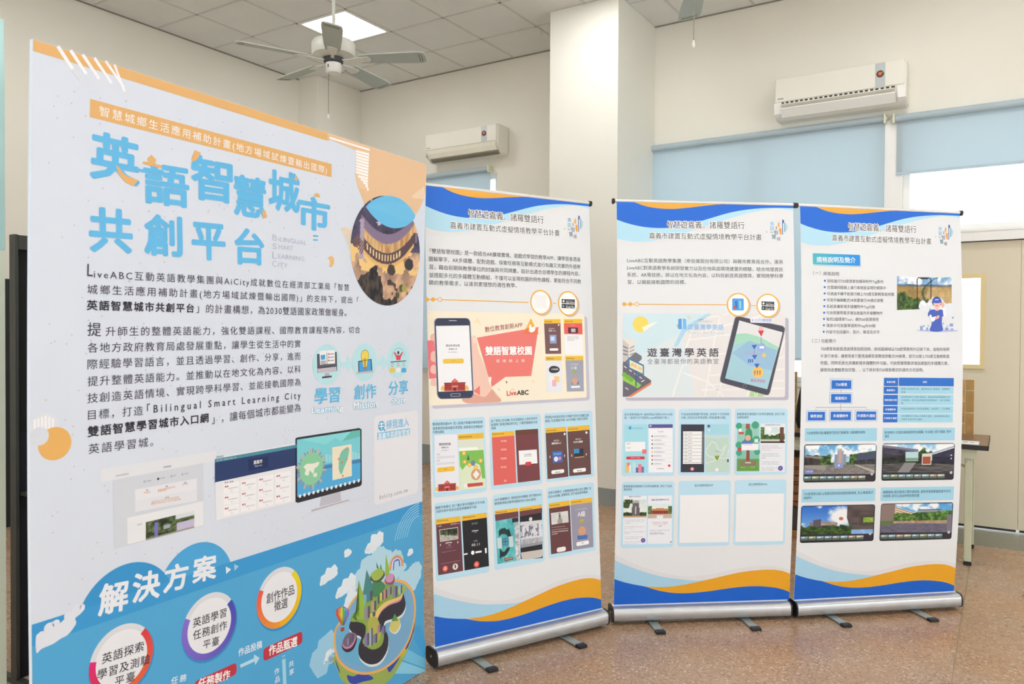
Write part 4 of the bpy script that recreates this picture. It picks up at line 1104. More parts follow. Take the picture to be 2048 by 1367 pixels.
# --- floating island globe
A = Art(BS, E_)
CW = '#e6f2fa'; CP = '#b9e0f2'
for pts, c in [([(1082, 385), (1100, 340), (1128, 325), (1135, 270), (1170, 265), (1190, 235), (1210, 250), (1208, 300), (1180, 335), (1150, 355), (1110, 388)], CW), ([(930, 415), (935, 385), (968, 370), (972, 385), (950, 410)], CW), ([(1400, 405), (1410, 375), (1432, 366), (1432, 385), (1415, 402)], CW),
               ([(748, 625), (755, 580), (785, 560), (800, 515), (830, 515), (855, 484), (872, 505), (865, 540), (830, 575), (800, 590), (775, 615)], CW), ([(865, 720), (880, 670), (910, 650), (925, 600), (960, 590), (980, 550), (1005, 570), (1000, 620), (960, 650), (920, 690), (890, 715)], CW),
               ([(1000, 600), (1010, 540), (1040, 520), (1050, 460), (1090, 430), (1130, 425), (1150, 380), (1210, 355), (1240, 390), (1290, 400), (1320, 375), (1345, 400), (1370, 470), (1390, 490), (1360, 530), (1300, 560), (1200, 600), (1100, 640), (1040, 700)], CP),
               ([(1340, 600), (1400, 540), (1440, 490), (1480, 465), (1495, 500), (1480, 560), (1440, 640), (1380, 640)], CP), ([(940, 790), (960, 700), (1000, 650), (1030, 640), (1020, 720), (970, 800)], CW),
               ([(675, 1225), (690, 1150), (730, 1110), (745, 1050), (790, 1010), (830, 970), (850, 1010), (850, 1080), (880, 1110), (860, 1160), (800, 1210), (780, 1280), (730, 1310), (700, 1270)], '#9fd2ee'), ([(780, 1210), (800, 1150), (850, 1110), (870, 1060), (912, 1015), (905, 1070), (870, 1130), (820, 1190)], CW)]:
    A.cloud(pts, c, 2)
A.build('cloud_print', BP, 'printed white and pale blue clouds')
A = Art(BS, E_)
# bowl under the rim
A.blob([(850, 1160), (870, 1250), (900, 1330), (950, 1367), (1050, 1400), (1150, 1395), (1260, 1340), (1330, 1240), (1380, 1150), (1430, 1030), (1452, 900), (1300, 1050), (1100, 1180)], '#9fb560', 2.2, 3)
for p in [[(1210, 1180), (1270, 1170), (1330, 1130), (1340, 1160), (1300, 1230), (1260, 1280), (1240, 1240), (1215, 1220)], [(945, 1300), (990, 1310), (1040, 1290), (1110, 1300), (1140, 1330), (1060, 1350), (1000, 1367), (960, 1350)], [(1380, 1100), (1430, 960), (1450, 900), (1440, 980), (1400, 1090)], [(855, 1180), (880, 1240), (895, 1290), (870, 1240)]]:
    A.blob(p, '#3d4fae', 2.5, 3)
A.blob([(1360, 1120), (1420, 960), (1440, 1000), (1390, 1120), (1350, 1180)], '#c3c44c', 2.4, 3)
rim = [(845, 1000), (870, 930), (920, 860), (960, 780), (1020, 700), (1120, 640), (1230, 600), (1320, 588), (1390, 610), (1440, 680), (1458, 780), (1450, 900), (1410, 1040), (1330, 1170), (1220, 1260), (1090, 1298), (980, 1278), (900, 1225), (855, 1140)]
A.blob(rim, '#f2b566', 2.8, 3)
cx, cy = 1155, 945
A.blob([(cx+(x-cx)*.955, cy+(y-cy)*.945) for x, y in rim], '#7fb3d8', 3.0, 3)
A.blob([(870, 1080), (880, 980), (960, 880), (1100, 760), (1100, 960), (1250, 1150), (1150, 1230), (1000, 1220), (900, 1160)], '#6fb6dc', 3.05, 3)
# island: dark skirt with white surf, green top
isl = [(960, 930), (975, 870), (1000, 830), (1060, 790), (1120, 740), (1200, 690), (1260, 640), (1340, 640), (1372, 700), (1380, 770), (1350, 830), (1290, 860), (1230, 880), (1220, 930), (1250, 990), (1245, 1090), (1190, 1180), (1110, 1200), (1040, 1150), (1030, 1070), (1050, 1000), (1000, 975)]
A.blob([(x+2, y+38) for x, y in isl], '#e3eef5', 3.2, 3)
A.blob([(x, y+20) for x, y in isl], '#3b3a42', 3.4, 3)
A.blob([(1160, 900), (1200, 830), (1260, 780), (1340, 750), (1362, 690), (1350, 660), (1290, 700), (1200, 760), (1140, 850)], '#d98ab2', 3.6, 3)
A.blob([(1165, 885), (1200, 820), (1260, 770), (1340, 735), (1360, 690), (1340, 660), (1290, 690), (1200, 750), (1140, 840)], '#e9cf7a', 3.62, 3)
A.blob([(970, 900), (985, 850), (1010, 830), (1070, 800), (1100, 720), (1180, 660), (1250, 620), (1320, 640), (1350, 690), (1330, 720), (1240, 750), (1180, 800), (1150, 870), (1190, 940), (1220, 1000), (1200, 1080), (1130, 1110), (1060, 1060), (1080, 1000), (1080, 930), (1030, 905)], '#8fae52', 3.7, 3)
A.blob([(1100, 900), (1150, 860), (1180, 900), (1200, 980), (1180, 1050), (1120, 1080), (1080, 1040), (1100, 980)], '#b5b85c', 3.75, 3)
for p, c in [([(1062, 700), (1090, 515), (1140, 640), (1130, 700)], '#4f8d8c'), ([(1005, 860), (1032, 590), (1075, 740), (1068, 890), (1020, 880)], '#9cc24e'), ([(1005, 860), (1032, 590), (1036, 870)], '#5f8a46'), ([(1228, 560), (1234, 400), (1262, 520), (1258, 590)], '#9cc24e'), ([(1165, 500), (1163, 455), (1185, 520)], '#3f8a62'), ([(1185, 530), (1195, 470), (1210, 530)], '#5f9e52'), ([(1275, 900), (1300, 840), (1325, 895)], '#5f9e52'), ([(985, 870), (1005, 830), (1020, 900)], '#4d7a42')]:
    A.poly(p, c, 3.9)
A.blob([(1130, 640), (1150, 580), (1200, 600), (1230, 640), (1200, 690), (1160, 720), (1120, 700)], '#4f8d62', 3.85, 3)
A.blob([(1118, 565), (1140, 530), (1180, 510), (1215, 520), (1225, 560), (1190, 605), (1150, 608), (1122, 595)], '#5d5a52', 3.95, 3); A.blob([(1122, 558), (1145, 525), (1185, 508), (1212, 520), (1215, 550), (1180, 590), (1145, 595)], '#a6c25a', 4.1, 3)
A.blob([(1225, 590), (1245, 555), (1280, 545), (1300, 575), (1290, 620), (1255, 628), (1230, 615)], '#8a5f7c', 3.95, 3); A.blob([(1230, 583), (1250, 553), (1280, 545), (1293, 572), (1278, 605), (1245, 610)], '#d79ac0', 4.1, 3)
A.blob([(1320, 680), (1335, 640), (1370, 630), (1385, 660), (1360, 695)], '#9cc05c', 3.95, 3)
A.blob([(1262, 960), (1275, 900), (1310, 870), (1340, 890), (1335, 940), (1300, 985)], '#d8cf7a', 3.5, 3); A.blob([(1262, 970), (1265, 940), (1300, 960), (1340, 910), (1342, 950), (1305, 995)], '#e3eef5', 3.45, 3)
A.blob([(905, 1090), (925, 1020), (960, 985), (1010, 990), (1018, 1040), (990, 1110), (940, 1130)], '#3b3a42', 3.5, 3); A.blob([(908, 1075), (930, 1015), (965, 985), (1008, 992), (1010, 1030), (980, 1090), (935, 1105)], '#d58cb4', 3.6, 3); A.blob([(912, 1065), (930, 1015), (965, 985), (1005, 995), (1005, 1020), (975, 1075), (938, 1090)], '#7a6c80', 3.65, 3)
rr = random.Random(5)
for x, y, w, h, c in [(1075, 1000, 34, 90, '#8d7fb8'), (1110, 960, 26, 130, '#a9b9cc'), (1140, 1000, 30, 70, '#7c86a0'), (1170, 930, 30, 60, '#b98a9a'), (1205, 940, 26, 60, '#7d78b0'), (1155, 720, 30, 60, '#7fae6a'), (1190, 690, 26, 60, '#d8cf5c'), (1215, 670, 28, 70, '#c9928c'), (1250, 650, 26, 60, '#9a94b4'), (1285, 650, 34, 80, '#8f8ab0'), (1075, 800, 40, 90, '#9b95ac'), (1125, 760, 36, 70, '#c3a58c'), (1330, 640, 24, 60, '#a9c4d8'), (1090, 690, 44, 70, '#4f8d9a'), (945, 1030, 24, 50, '#9a8fb5'), (970, 1000, 24, 60, '#6d6478'), (1105, 850, 50, 30, '#d8cf6c')]:
    A.poly([(x, y), (x+w, y-w*.45), (x+w, y+h-w*.45), (x, y+h)], c, 4.2); A.poly([(x+w*.6, y-w*.27), (x+w, y-w*.45), (x+w, y+h-w*.45), (x+w*.6, y+h-w*.27)], '#5f5a6e', 4.3)
for k, c in enumerate(['#e9b94c', '#d98ab2', '#eaf2f8', '#5c6ac0']):
    pts = [(1262+k*9, 520), (1270+k*8, 460), (1300+k*3, 418+k*9), (1335-k*2, 415+k*9), (1358-k*8, 445+k*3), (1362-k*8, 490)]
    A.line(A.smooth([A.L(p) for p in pts], 4), .007, c, 3.3, True)
# hot-air balloon
for k, c in enumerate(['#e0524a', '#f0a03c', '#e9dc4c', '#6cc05c', '#4aa0d8', '#9a6cc0']):
    x0 = 862+k*16; A.poly([(x0, 850), (x0+4, 810), (895+k*4, 790), (905+k*4, 790), (x0+16, 812), (x0+18, 850), (915+k*2, 930), (903+k*2, 930)], c, 4.0)
A.poly([(893, 950), (926, 940), (924, 970), (900, 980)], '#a5573c', 4.0)
A.build('globe_island_print', BP, 'printed floating island city in a globe bowl')

# thin support frame behind the board
MB().box((.05, .040, 0), (.09, .075, 2.0)).box((W_-.09, .040, 0), (W_-.05, .075, 2.0)).box((.09, .05, 1.0), (W_-.09, .07, 1.04)).box((.05, .040, 0), (.09, .45, .03)).box((W_-.09, .040, 0), (W_-.05, .45, .03)).build('rear_stand', mat('dark_steel', '#2a2b2f', .4, .6), board)
# ------------------------------------------------------------------ roll-up banners
def banner(x, y, z, yaw, lean, side, bow, label, u_end, u_start=-.008):
    S = Sheet(x, y, z, yaw, lean, side, bow, .90, 1.979)
    t = empty('roll_up_banner', label, 'banner', S.o, yaw, 'roll-up banners')
    co = []; f = []
    for k in range(-1, 21):
        v = -.03 if k < 0 else S.H*k/20
        for u in (0, S.W):
            for off in (0, -.0008): co.append(tuple(S.P(u, v, off)))
    for k in range(21):
        a = 4*k; b = a+4
        f += [(a, a+2, b+2, b), (a+1, b+1, b+3, a+3), (a, b, b+1, a+1), (a+2, a+3, b+3, b+2)]
    me = bpy.data.meshes.new('canvas'); me.from_pydata(co, [], f)
    canvas = link('canvas', me, mat('banner_white', '#e6e9ec', .5, var=.006), t)
    # top rail
    p0, p1 = S.P(-.006, S.H+.006, -.0088), S.P(S.W+.006, S.H+.006, -.0088)
    b = MB(); b.cyl(p0, p1, .0085, n=12); rail = b.build('top_rail', mat('rail_aluminium', '#e4e0da', .35, .3), t, smooth=True)
    d = (p1-p0).normalized()
    for p, s in ((p0, -1), (p1, 1)):
        b = MB(); b.cyl(p-d*.002, p+d*s*.014, .0115, n=12); b.box(tuple(p+Vector((s*.008-.006, -.0115, -.015))), tuple(p+Vector((s*.008+.006, .012, .011))), bev=.003)
        b.build('rail_end_cap', M_BLACK, rail)
    # rear pole
    b = MB(); b.cyl((.45, .045, .06), tuple(S.P(.45, S.H-.01, -.018)), .009, n=10); b.build('support_pole', M_ALU, t, smooth=True)
    # cassette: rounded aluminium profile (y towards the reader is negative)
    u0, u1 = u_start, u_end
    prof = []
    for a in range(0, 360, 15):
        r = math.radians(a); cx, cz = math.cos(r), math.sin(r)
        prof.append((.004+.052*math.copysign(abs(cx)**.62, cx), .048+.036*math.copysign(abs(cz)**.55, cz)))
    b = MB(); b.prism(prof, 'x', u0, u1); cas = b.build('cassette', M_ALU, t, smooth=True)
    MB().box((u0, -.0035, .078), (u1, .010, .0875)).build('canvas_slot', mat('slot_lip', '#e9ebec', .4, .4), cas)
    MB().box((u0, -.049, .026), (u1, -.0475, .029)).build('cassette_groove', mat('groove_grey', '#9a9da0', .5, .5), cas)
    for s, uu in ((-1, u0), (1, u1)):
        pr = [(.004+(p-.004)*1.04, .048+(q-.048)*1.05) for p, q in prof]
        b = MB(); b.prism(pr, 'x', uu, uu+s*.007); es = b.bm.edges[:]; c = b.build('cassette_end_cap', M_BLACK, t)
        MB().cyl((uu+s*.0065, .004, .05), (uu+s*.0085, .004, .05), .005, n=10).build('cap_screw', M_ALU, c)
    for uf in (.19, .66):
        b = MB(); b.box((uf-.021, -.145, .003), (uf+.021, .20, .010), bev=.0015); ft = b.build('foot', M_ALU2, t)
        b = MB(); b.prism([(-.172, .001), (-.172, .010), (-.165, .0135), (-.140, .0135), (-.140, .001)], 'x', uf-.0225, uf+.0225); b.build('foot_tip', M_BLACK, ft)
        b = MB(); b.prism([(.225, .001), (.225, .010), (.218, .0135), (.195, .0135), (.195, .001)], 'x', uf-.0225, uf+.0225); b.build('foot_tip', M_BLACK, ft)
        MB().cyl((uf, .02, .008), (uf, .02, .016), .012, n=12).build('foot_pivot', M_ALU, ft)
    return S, t, canvas
S2, b2, c2 = banner(-2.0293, 2.5938, .0848, 1.1251, .0607, .0003, 0., 'leftmost roll-up banner, printed with a hand-held phone on a cream and coral panel', .905)
S3, b3, c3 = banner(-1.6112, 3.4783, .0846, .6666, .0021, -.0008, .04, 'middle roll-up banner, printed with a dark tablet and a street map', .889)
S4, b4, c4 = banner(-.8837, 4.0411, .0854, .7285, .0114, -.0125, .04, 'rightmost roll-up banner, printed with a bullet list, blue table and four campus photos', .908, -.001)

# header and footer waves, measured on the middle banner in metres and shared by all three
T3 = (1210, 390, 3.1075); B3 = (1210, 820, 2.9725)
def wave_points():
    A = Art(S3, T3); Hh = S3.H; W = S3.W
    sm = lambda pts: A.smooth([A.L(p) for p in pts], 4)
    gy = sm([(68, 300), (150, 315), (260, 312), (400, 285), (560, 235), (720, 190), (900, 140), (1050, 112), (1172, 118)])
    cy = sm([(68, 268), (130, 284), (210, 290), (300, 284), (420, 258), (550, 218), (700, 168), (850, 122), (960, 98), (1060, 84), (1172, 96)])
    bl = sm([(68, 150), (130, 172), (220, 194), (320, 204), (420, 200), (530, 180), (650, 145), (780, 108), (900, 88), (1030, 79), (1172, 81)])
    og = sm([(185, 45), (250, 68), (330, 82), (420, 86), (520, 78), (620, 66), (745, 53)])
    B = Art(S3, B3)
    sb = lambda pts: B.smooth([B.L(p) for p in pts], 4)
    fg = sb([(62, 858), (150, 900), (250, 940), (350, 968), (450, 985), (540, 985), (640, 972), (760, 945), (880, 928), (980, 925), (1060, 935), (1097, 945)])
    fl = sb([(62, 893), (150, 930), (250, 965), (350, 990), (450, 1004), (560, 1012), (660, 1000)])
    fo = sb([(232, 1045), (310, 1050), (400, 1046), (500, 1030), (600, 1008), (700, 985), (800, 963), (900, 950), (985, 946), (1050, 953), (1097, 970)])
    fob = sb([(232, 1045), (290, 1063), (350, 1077), (430, 1086), (520, 1084), (620, 1074), (730, 1058), (830, 1047), (920, 1045), (1000, 1052), (1050, 1062), (1094, 1078)])
    fb_ = sb([(58, 1003), (110, 1020), (170, 1034), (232, 1045)])
    return gy, cy, bl, og, fg, fl, fo, fob, fb_
WV = wave_points()
def ext(pts, S, i, u): return [(u if k == i else p[0], p[1]) for k, p in enumerate(pts)]
def header_footer(S, c):
    gy, cy, bl, og, fg, fl, fo, fob, fb_ = WV
    W, H = S.W-.0008, S.H-.0005; z = .0008
    def span(pts): return [(z, pts[0][1])]+[p for p in pts if z < p[0] < W]+[(W, pts[-1][1])]
    A = Art(S)
    for pts, col, ly in ((gy, '#e6e8ea', .5), (cy, '#b9e4f7', 1), (bl, '#2f72dc', 1.5)):
        A.lpoly(span(pts)+[(W, H), (z, H)], col, ly)
    A.lpoly(og+[(og[-1][0], H), (og[0][0], H)], '#f0b14a', 2)
    A.build('header_wave_print', c, 'blue, cyan and orange wave across the head of the banner')
    A = Art(S)
    A.lpoly([(z, -.02)]+[(W, -.02)]+span(fg)[::-1], '#e2e2e6', .5)
    A.lpoly([(z, -.02), (fl[-1][0], -.02)]+[(p[0], p[1]) for p in span(fl)[::-1] if p[0] <= fl[-1][0]][0:], '#abd6ee', 1)
    A.lpoly(fo[:-1]+[(W, fo[-1][1]), (W, fob[-1][1])]+[p for p in fob[::-1] if p[0] < W-.001], '#eba829', 1.6)
    A.lpoly([(z, fb_[0][1])]+fb_[1:]+[p for p in fob[1:] if p[0] < W-.001]+[(W, fob[-1][1]), (W, -.02), (z, -.02)], '#1f66cf', 1.3)
    A.build('footer_wave_print', c, 'blue and orange wave along the foot of the banner')
for S, c in ((S2, c2), (S3, c3), (S4, c4)): header_footer(S, c)

def titles(S, c, K, t1, t2, h1, h2, lg):
    """t1, t2: (left centre, right centre); lg: upper left and lower right of the little emblem"""
    A = Art(S, K)
    A.text('智慧遊嘉義。諸羅雙語行', t1[0], t1[1], h1, '#4b4a4e', 4, .005, None, '#ffffff', .075)
    A.text('嘉義市建置互動式虛擬情境教學平台計畫', t2[0], t2[1], h2, '#4b4a4e', 4, .006, None, '#ffffff', .075)
    A.build('title_lettering', c, 'two lines of dark grey Chinese title with a white glow')
    A = Art(S, K)
    (x0, y0), (x1, y1) = lg; w, h = x1-x0, y1-y0
    q = lambda a, b: (x0+a*w, y0+b*h)
    for ch, a, b, hh, col in [('英', (.17, .2), (.37, .2), .17, '#8fc6ea'), ('語', (.17, .42), (.37, .42), .2, '#9ad8e6'), ('智', (.36, .62), (.55, .62), .2, '#8f93a8'), ('慧', (.26, .82), (.45, .82), .2, '#6f96a5'), ('城', (.48, .92), (.66, .92), .18, '#a99ea8')]:
        A.text(ch, q(*a), q(*b), hh*h, col, 3, .01, 'bbox')
    A.text('Smart', q(.18, .60), q(.33, .61), .08*h, '#b0a98c', 3, 0, 'bbox'); A.text('E', q(0, .59), q(.05, .59), .08*h, '#c9b46c', 3, 0, 'bbox')
    A.poly([q(.53, .2), q(.62, .12), q(.62, .36), q(.57, .38), q(.53, .3)], '#f2b84c', 3); A.poly([q(.60, .40), q(.70, .44), q(.70, .72), q(.66, .74), q(.60, .6)], '#f2a84c', 3)
    A.poly([q(.45, .33), q(.48, .33), q(.48, .48), q(.45, .48)], '#c0475a', 3); A.poly([q(.74, 0), q(.82, .05), q(.82, .16), q(.77, .2), q(.77, .72), q(.74, .72)], '#3f62b0', 3)
    for a, b0, b1, col in ((.86, .16, .6, '#4aa6c9'), (.92, .22, .55, '#9adcf0'), (.97, .28, .48, '#b9e6c9')): A.line([q(a, b0), q(a, b1)], .004, col, 3)
    A.build('emblem_print', c, 'small emblem of coloured bars and characters')
titles(S2, c2, (840, 360, 2.734), ((260, 182), (675, 218)), ((165, 246), (762, 290)), 44, 38, ((788, 192), (892, 318)))
titles(S3, c3, T3, ((382, 184), (866, 188)), ((274, 252), (972, 262)), 46, 39, ((1002, 150), (1136, 282)))
titles(S4, c4, (1580, 390, 2.908), ((335, 183), (733, 200)), ((245, 248), (820, 269)), 44, 38, ((845, 170), (948, 292)))

YEL = '#f2b545'; GR = '#55565c'
def chain(S, c, K, y, xs, r, x_end, c1, c2_, R):
    A = Art(S, K)
    A.circ((xs[0], y[0]), r, YEL, 2, 20); A.circ((xs[1], y[0]), r*1.05, YEL, 2, 20)
    A.ring((xs[2], y[0]+.5), r*1.2, .74, YEL, 2)
    A.line([(xs[0], y[0]), (xs[2]-r*1.1, y[0])], .004, YEL, 1.8); A.line([(xs[2]+r*1.1, y[0]+1), (c1[0]-R, c1[1])], .004, YEL, 1.8)
    A.line([(c1[0]+R, c1[1]+3), (c2_[0]-R, c2_[1]+1)], .004, YEL, 1.8)
    for cc in (c1, c2_):
        A.circ((cc[0]+8, cc[1]+7), R, '#c9c4c0', 2); A.circ(cc, R, '#fbfbfb', 2.3); A.ring(cc, R, .89, YEL, 2.6)
    (cx, cy), k = c2_, R/72
    for dy, t1, t2 in ((-14, 'Download on the', 'App Store'), (14, 'GET IT ON', 'Google Play')):
        x0, x1, y0, y1 = cx-38*k, cx+38*k, cy+dy*k-12*k, cy+dy*k+12*k
        A.poly([(x0, y0), (x1, y0+3*k), (x1, y1+3*k), (x0, y1)], '#33343a', 3)
        A.text(t1, (cx-14*k, cy+dy*k-5*k), (cx+28*k, cy+dy*k-4*k), 7*k, '#e6e6e6', 3.6)
        A.text(t2, (cx-14*k, cy+dy*k+4*k), (cx+34*k, cy+dy*k+6*k), 13*k, '#ffffff', 3.6, .01)
        if dy < 0:
            A.circ((cx-27*k, cy+dy*k+1), 7*k, '#f4f4f4', 3.6, 14); A.poly([(cx-27*k, cy+dy*k-8*k), (cx-22*k, cy+dy*k-11*k), (cx-23*k, cy+dy*k-6*k)], '#f4f4f4', 3.6)
        else: A.poly([(cx-32*k, cy+dy*k-7*k), (cx-20*k, cy+dy*k+1*k), (cx-32*k, cy+dy*k+8*k)], '#8fd0c0', 3.6)
    return A

# ---- banner with the phone
K2 = (840, 360, 2.734)
A = Art(S2, K2)
A.para([('『雙語智慧校園』是一款結合AR擴增實境、遊戲式學習的教學APP，讓學習者透過', (52, 386), (876, 434)), ('圖解單字、AR多媒體、配對遊戲、探索任務等互動模式進行有趣又充實的外語學', (48, 430), (876, 474)),
        ('習，藉由前期與教學單位的討論與共同規畫，設計出適合目標學生的課程內容，', (50, 474), (872, 512)), ('並搭配多元的多媒體互動模組，不僅可以呈現校園的特色課程，更能符合不同教', (50, 518), (880, 554)),
        ('師的教學需求，以達到更理想的適性教學。', (50, 560), (528, 576))], 27, GR, 3)
A.build('body_lettering', c2, 'five lines of grey Chinese text')
A = chain(S2, c2, K2, (652,), (38, 71, 108), 11, 0, (660, 668), (810, 674), 68)
A.quad((627, 628), (690, 700), '#f3f3f3', 2.9)
A.build('store_link_print', c2, 'amber dotted line with two ringed circles')
P1 = (850, 600, 5.944)
A = Art(S2, P1)
q = [A.L(p) for p in ((50, 1245), (1925, 1165), (1890, 165), (20, 125))]
u0, u1 = (q[0][0]+q[3][0])/2, (q[1][0]+q[2][0])/2; v0, v1 = (q[0][1]+q[1][1])/2, (q[2][1]+q[3][1])/2
A.rrect(u0+.014, v0-.014, u1+.018, v1-.012, '#c9c8d6', 1, .014)
A.rrect(u0, v0, u1, v1, '#f8efd9', 1.4, .012)
CO = '#ee8079'; SK = '#f3cdbb'; SKD = '#e3ab98'
A.poly([(615, 445), (1350, 318), (1262, 900), (955, 912), (795, 1030), (745, 880)], CO, 1.9)
A.poly([(25, 480), (110, 470), (145, 925), (48, 935)], '#ee7c86', 1.9)
A.poly([(575, 1080), (650, 1015), (652, 1130)], CO, 3.4)
A.poly([(760, 912), (790, 912), (780, 1020)], '#fbf7ee', 2)
for p in [[(1258, 215), (1350, 402), (1165, 400)]]: A.poly(p, '#f2b84c', 2.2)
A.poly([(1200, 335), (1320, 335), (1350, 402), (1165, 400)], '#ee7c4c', 2.4)
A.blob([(1240, 350), (1240, 300), (1255, 290), (1268, 325), (1300, 310), (1310, 345), (1290, 375), (1255, 382), (1230, 360)], '#ffffff', 2.8, 3)
for p in [[(625, 205), (650, 255), (600, 262)], [(570, 240), (610, 262), (580, 265)], [(25, 150), (70, 145), (50, 168)], [(640, 260), (672, 300), (640, 280)], [(18, 350), (40, 388), (20, 380)]]: A.poly(p, '#f6e4ae', 1.9)
A.poly([(958, 972), (968, 955), (978, 975), (966, 992)], '#8a6a5c', 2.2); A.ring((882, 1052), 22, .6, '#d8d4cc', 2, 150, 330); A.poly([(1262, 960), (1300, 945), (1285, 990)], '#f3e3b4', 2)
A.text('數位教育創新APP', (712, 350), (1158, 290), 66, '#a85b50', 3, .012)
A.text('雙語智慧校園', (715, 602), (1268, 598), 104, '#ffffff', 3, .03, None, '#d9645e', .03)
A.text('雲端線上版', (845, 722), (1185, 716), 36, '#fde8e2', 3, .006)
A.text('Live', (970, 1106), (1085, 1098), 62, '#e03a3c', 3, .02, 'bbox'); A.text('ABC', (1090, 1100), (1230, 1094), 58, '#3b3638', 3, .035, 'bbox')
for x, y in ((1028, 1066), (1042, 1056), (1056, 1066)): A.circ((x, y), 5, '#e03a3c', 3, 8)
A.build('coral_panel_print', c2, 'cream panel with a coral speech shape')
A = Art(S2, P1)
# hand behind the phone, drawn flat
A.blob([(545, 470), (560, 430), (600, 425), (612, 480), (640, 620), (700, 760), (745, 880), (755, 960), (800, 1050), (905, 1200), (700, 1218), (500, 1224), (440, 1170), (540, 1130), (560, 800)], SK, 2.1, 4)
A.blob([(560, 440), (598, 432), (606, 500), (580, 515)], '#f7dccd', 2.4, 3)
A.blob([(500, 1222), (440, 1170), (560, 1110), (700, 1150), (760, 1100), (800, 1060), (850, 1130), (905, 1200), (700, 1218)], SKD, 2.2, 3)
for cy, rx, ry in ((440, 58, 42), (670, 52, 60), (820, 56, 50), (975, 50, 42)):
    A.blob([(118, cy-ry), (75, cy-ry*.8), (118-rx, cy), (72, cy+ry*.8), (130, cy+ry)], '#f3c4b6', 2.1, 4)
# phone body, screen
ph = [A.L(p) for p in ((150, 1172), (575, 1160), (530, 215), (112, 215))]
def warp(Q, a, b): return tuple((Q[3][m]*(1-a)+Q[2][m]*a)*(1-b)+(Q[0][m]*(1-a)+Q[1][m]*a)*b for m in (0, 1))
def wp(Q, pts): return [warp(Q, a, b) for a, b in pts]
rr_ = []
for (cx, cy, a0) in ((.88, .93, 0), (.12, .93, 90), (.12, .055, 180), (.88, .055, 270)):
    for k in range(6):
        a = math.radians(a0+18*k); rr_.append((cx+.12*math.cos(a), cy+.07*math.sin(a) if cy > .5 else cy+.055*math.sin(a)))
A.lpoly(wp(ph, [(.5+(a-.5)*1.04, .5+(b-.5)*1.01) for a, b in rr_]), '#a6a8b4', 2.8); A.lpoly(wp(ph, rr_), '#3a4058', 3)
A.lpoly(wp(ph, [(.03, .095), (.975, .09), (.975, .908), (.03, .912)]), '#f5f7fb', 3.3)
A.lpoly(wp(ph, [(.40, .025), (.62, .025), (.62, .033), (.40, .033)]), '#d9dbe2', 3.3)
A.lpoly(wp(ph, [(.36, .945), (.38, .938), (.61, .938), (.63, .945), (.63, .968), (.61, .976), (.38, .976), (.36, .968)]), '#c3c6d0', 3.3); A.lpoly(wp(ph, [(.375, .943), (.615, .943), (.615, .971), (.375, .971)]), '#3a4058', 3.5)
A.text('雙語智慧校園', (248, 540), (410, 538), 26, '#4a4a55', 3.6, .01); A.text('雲端線上版', (280, 580), (380, 578), 20, '#55555f', 3.6, .01); A.text('進入學校專屬入口', (272, 618), (390, 616), 14, '#8a8a94', 3.6)
A.rrect(A.L((212, 722))[0], A.L((330, 752))[1], A.L((460, 722))[0], A.L((330, 695))[1], '#f3c94c', 3.6, .008); A.text('START', (315, 723), (358, 722), 12, '#7a6a3c', 3.8)
def school(A, m, L0=3.6):
    """red school building, m maps unit coordinates to crop pixels"""
    g = lambda pts, col, ly: A.poly([m(*p) for p in pts], col, ly)
    g([(.0, .82), (.05, .6), (.12, .62), (.16, .95), (.02, .96)], '#f0c060', L0); g([(.84, .95), (.86, .62), (.93, .58), (1, .75), (.99, .94)], '#f0c060', L0)
    g([(.13, .42), (.87, .38), (.87, .98), (.13, 1.0)], '#b5443f', L0+.2); g([(.12, .38), (.88, .34), (.88, .41), (.12, .45)], '#8f3634', L0+.3)
    g([(.40, .30), (.60, .29), (.60, .99), (.40, .99)], '#c9544c', L0+.4); g([(.36, .32), (.5, .06), (.64, .31)], '#d8564e', L0+.5); g([(.41, .30), (.5, .13), (.59, .29)], '#e98a7c', L0+.6)
    for x in (.17, .24, .31, .66, .73, .80):
        for y in (.52, .72): g([(x, y), (x+.035, y), (x+.035, y+.13), (x, y+.13)], '#7a2a30', L0+.6)
    for x in (.43, .485, .54): g([(x, .40), (x+.03, .40), (x+.03, .54), (x, .54)], '#7a2a30', L0+.6)
    g([(.40, .64), (.60, .63), (.60, .68), (.40, .69)], '#f0c8b8', L0+.6); g([(.45, .76), (.55, .76), (.55, .99), (.45, .99)], '#6d2428', L0+.6)
school(A, lambda a, b: (185+a*335, 920+b*160-a*2))
A.build('hand_and_phone_print', c2, 'printed hand holding a dark phone')
A = Art(S2, P1)
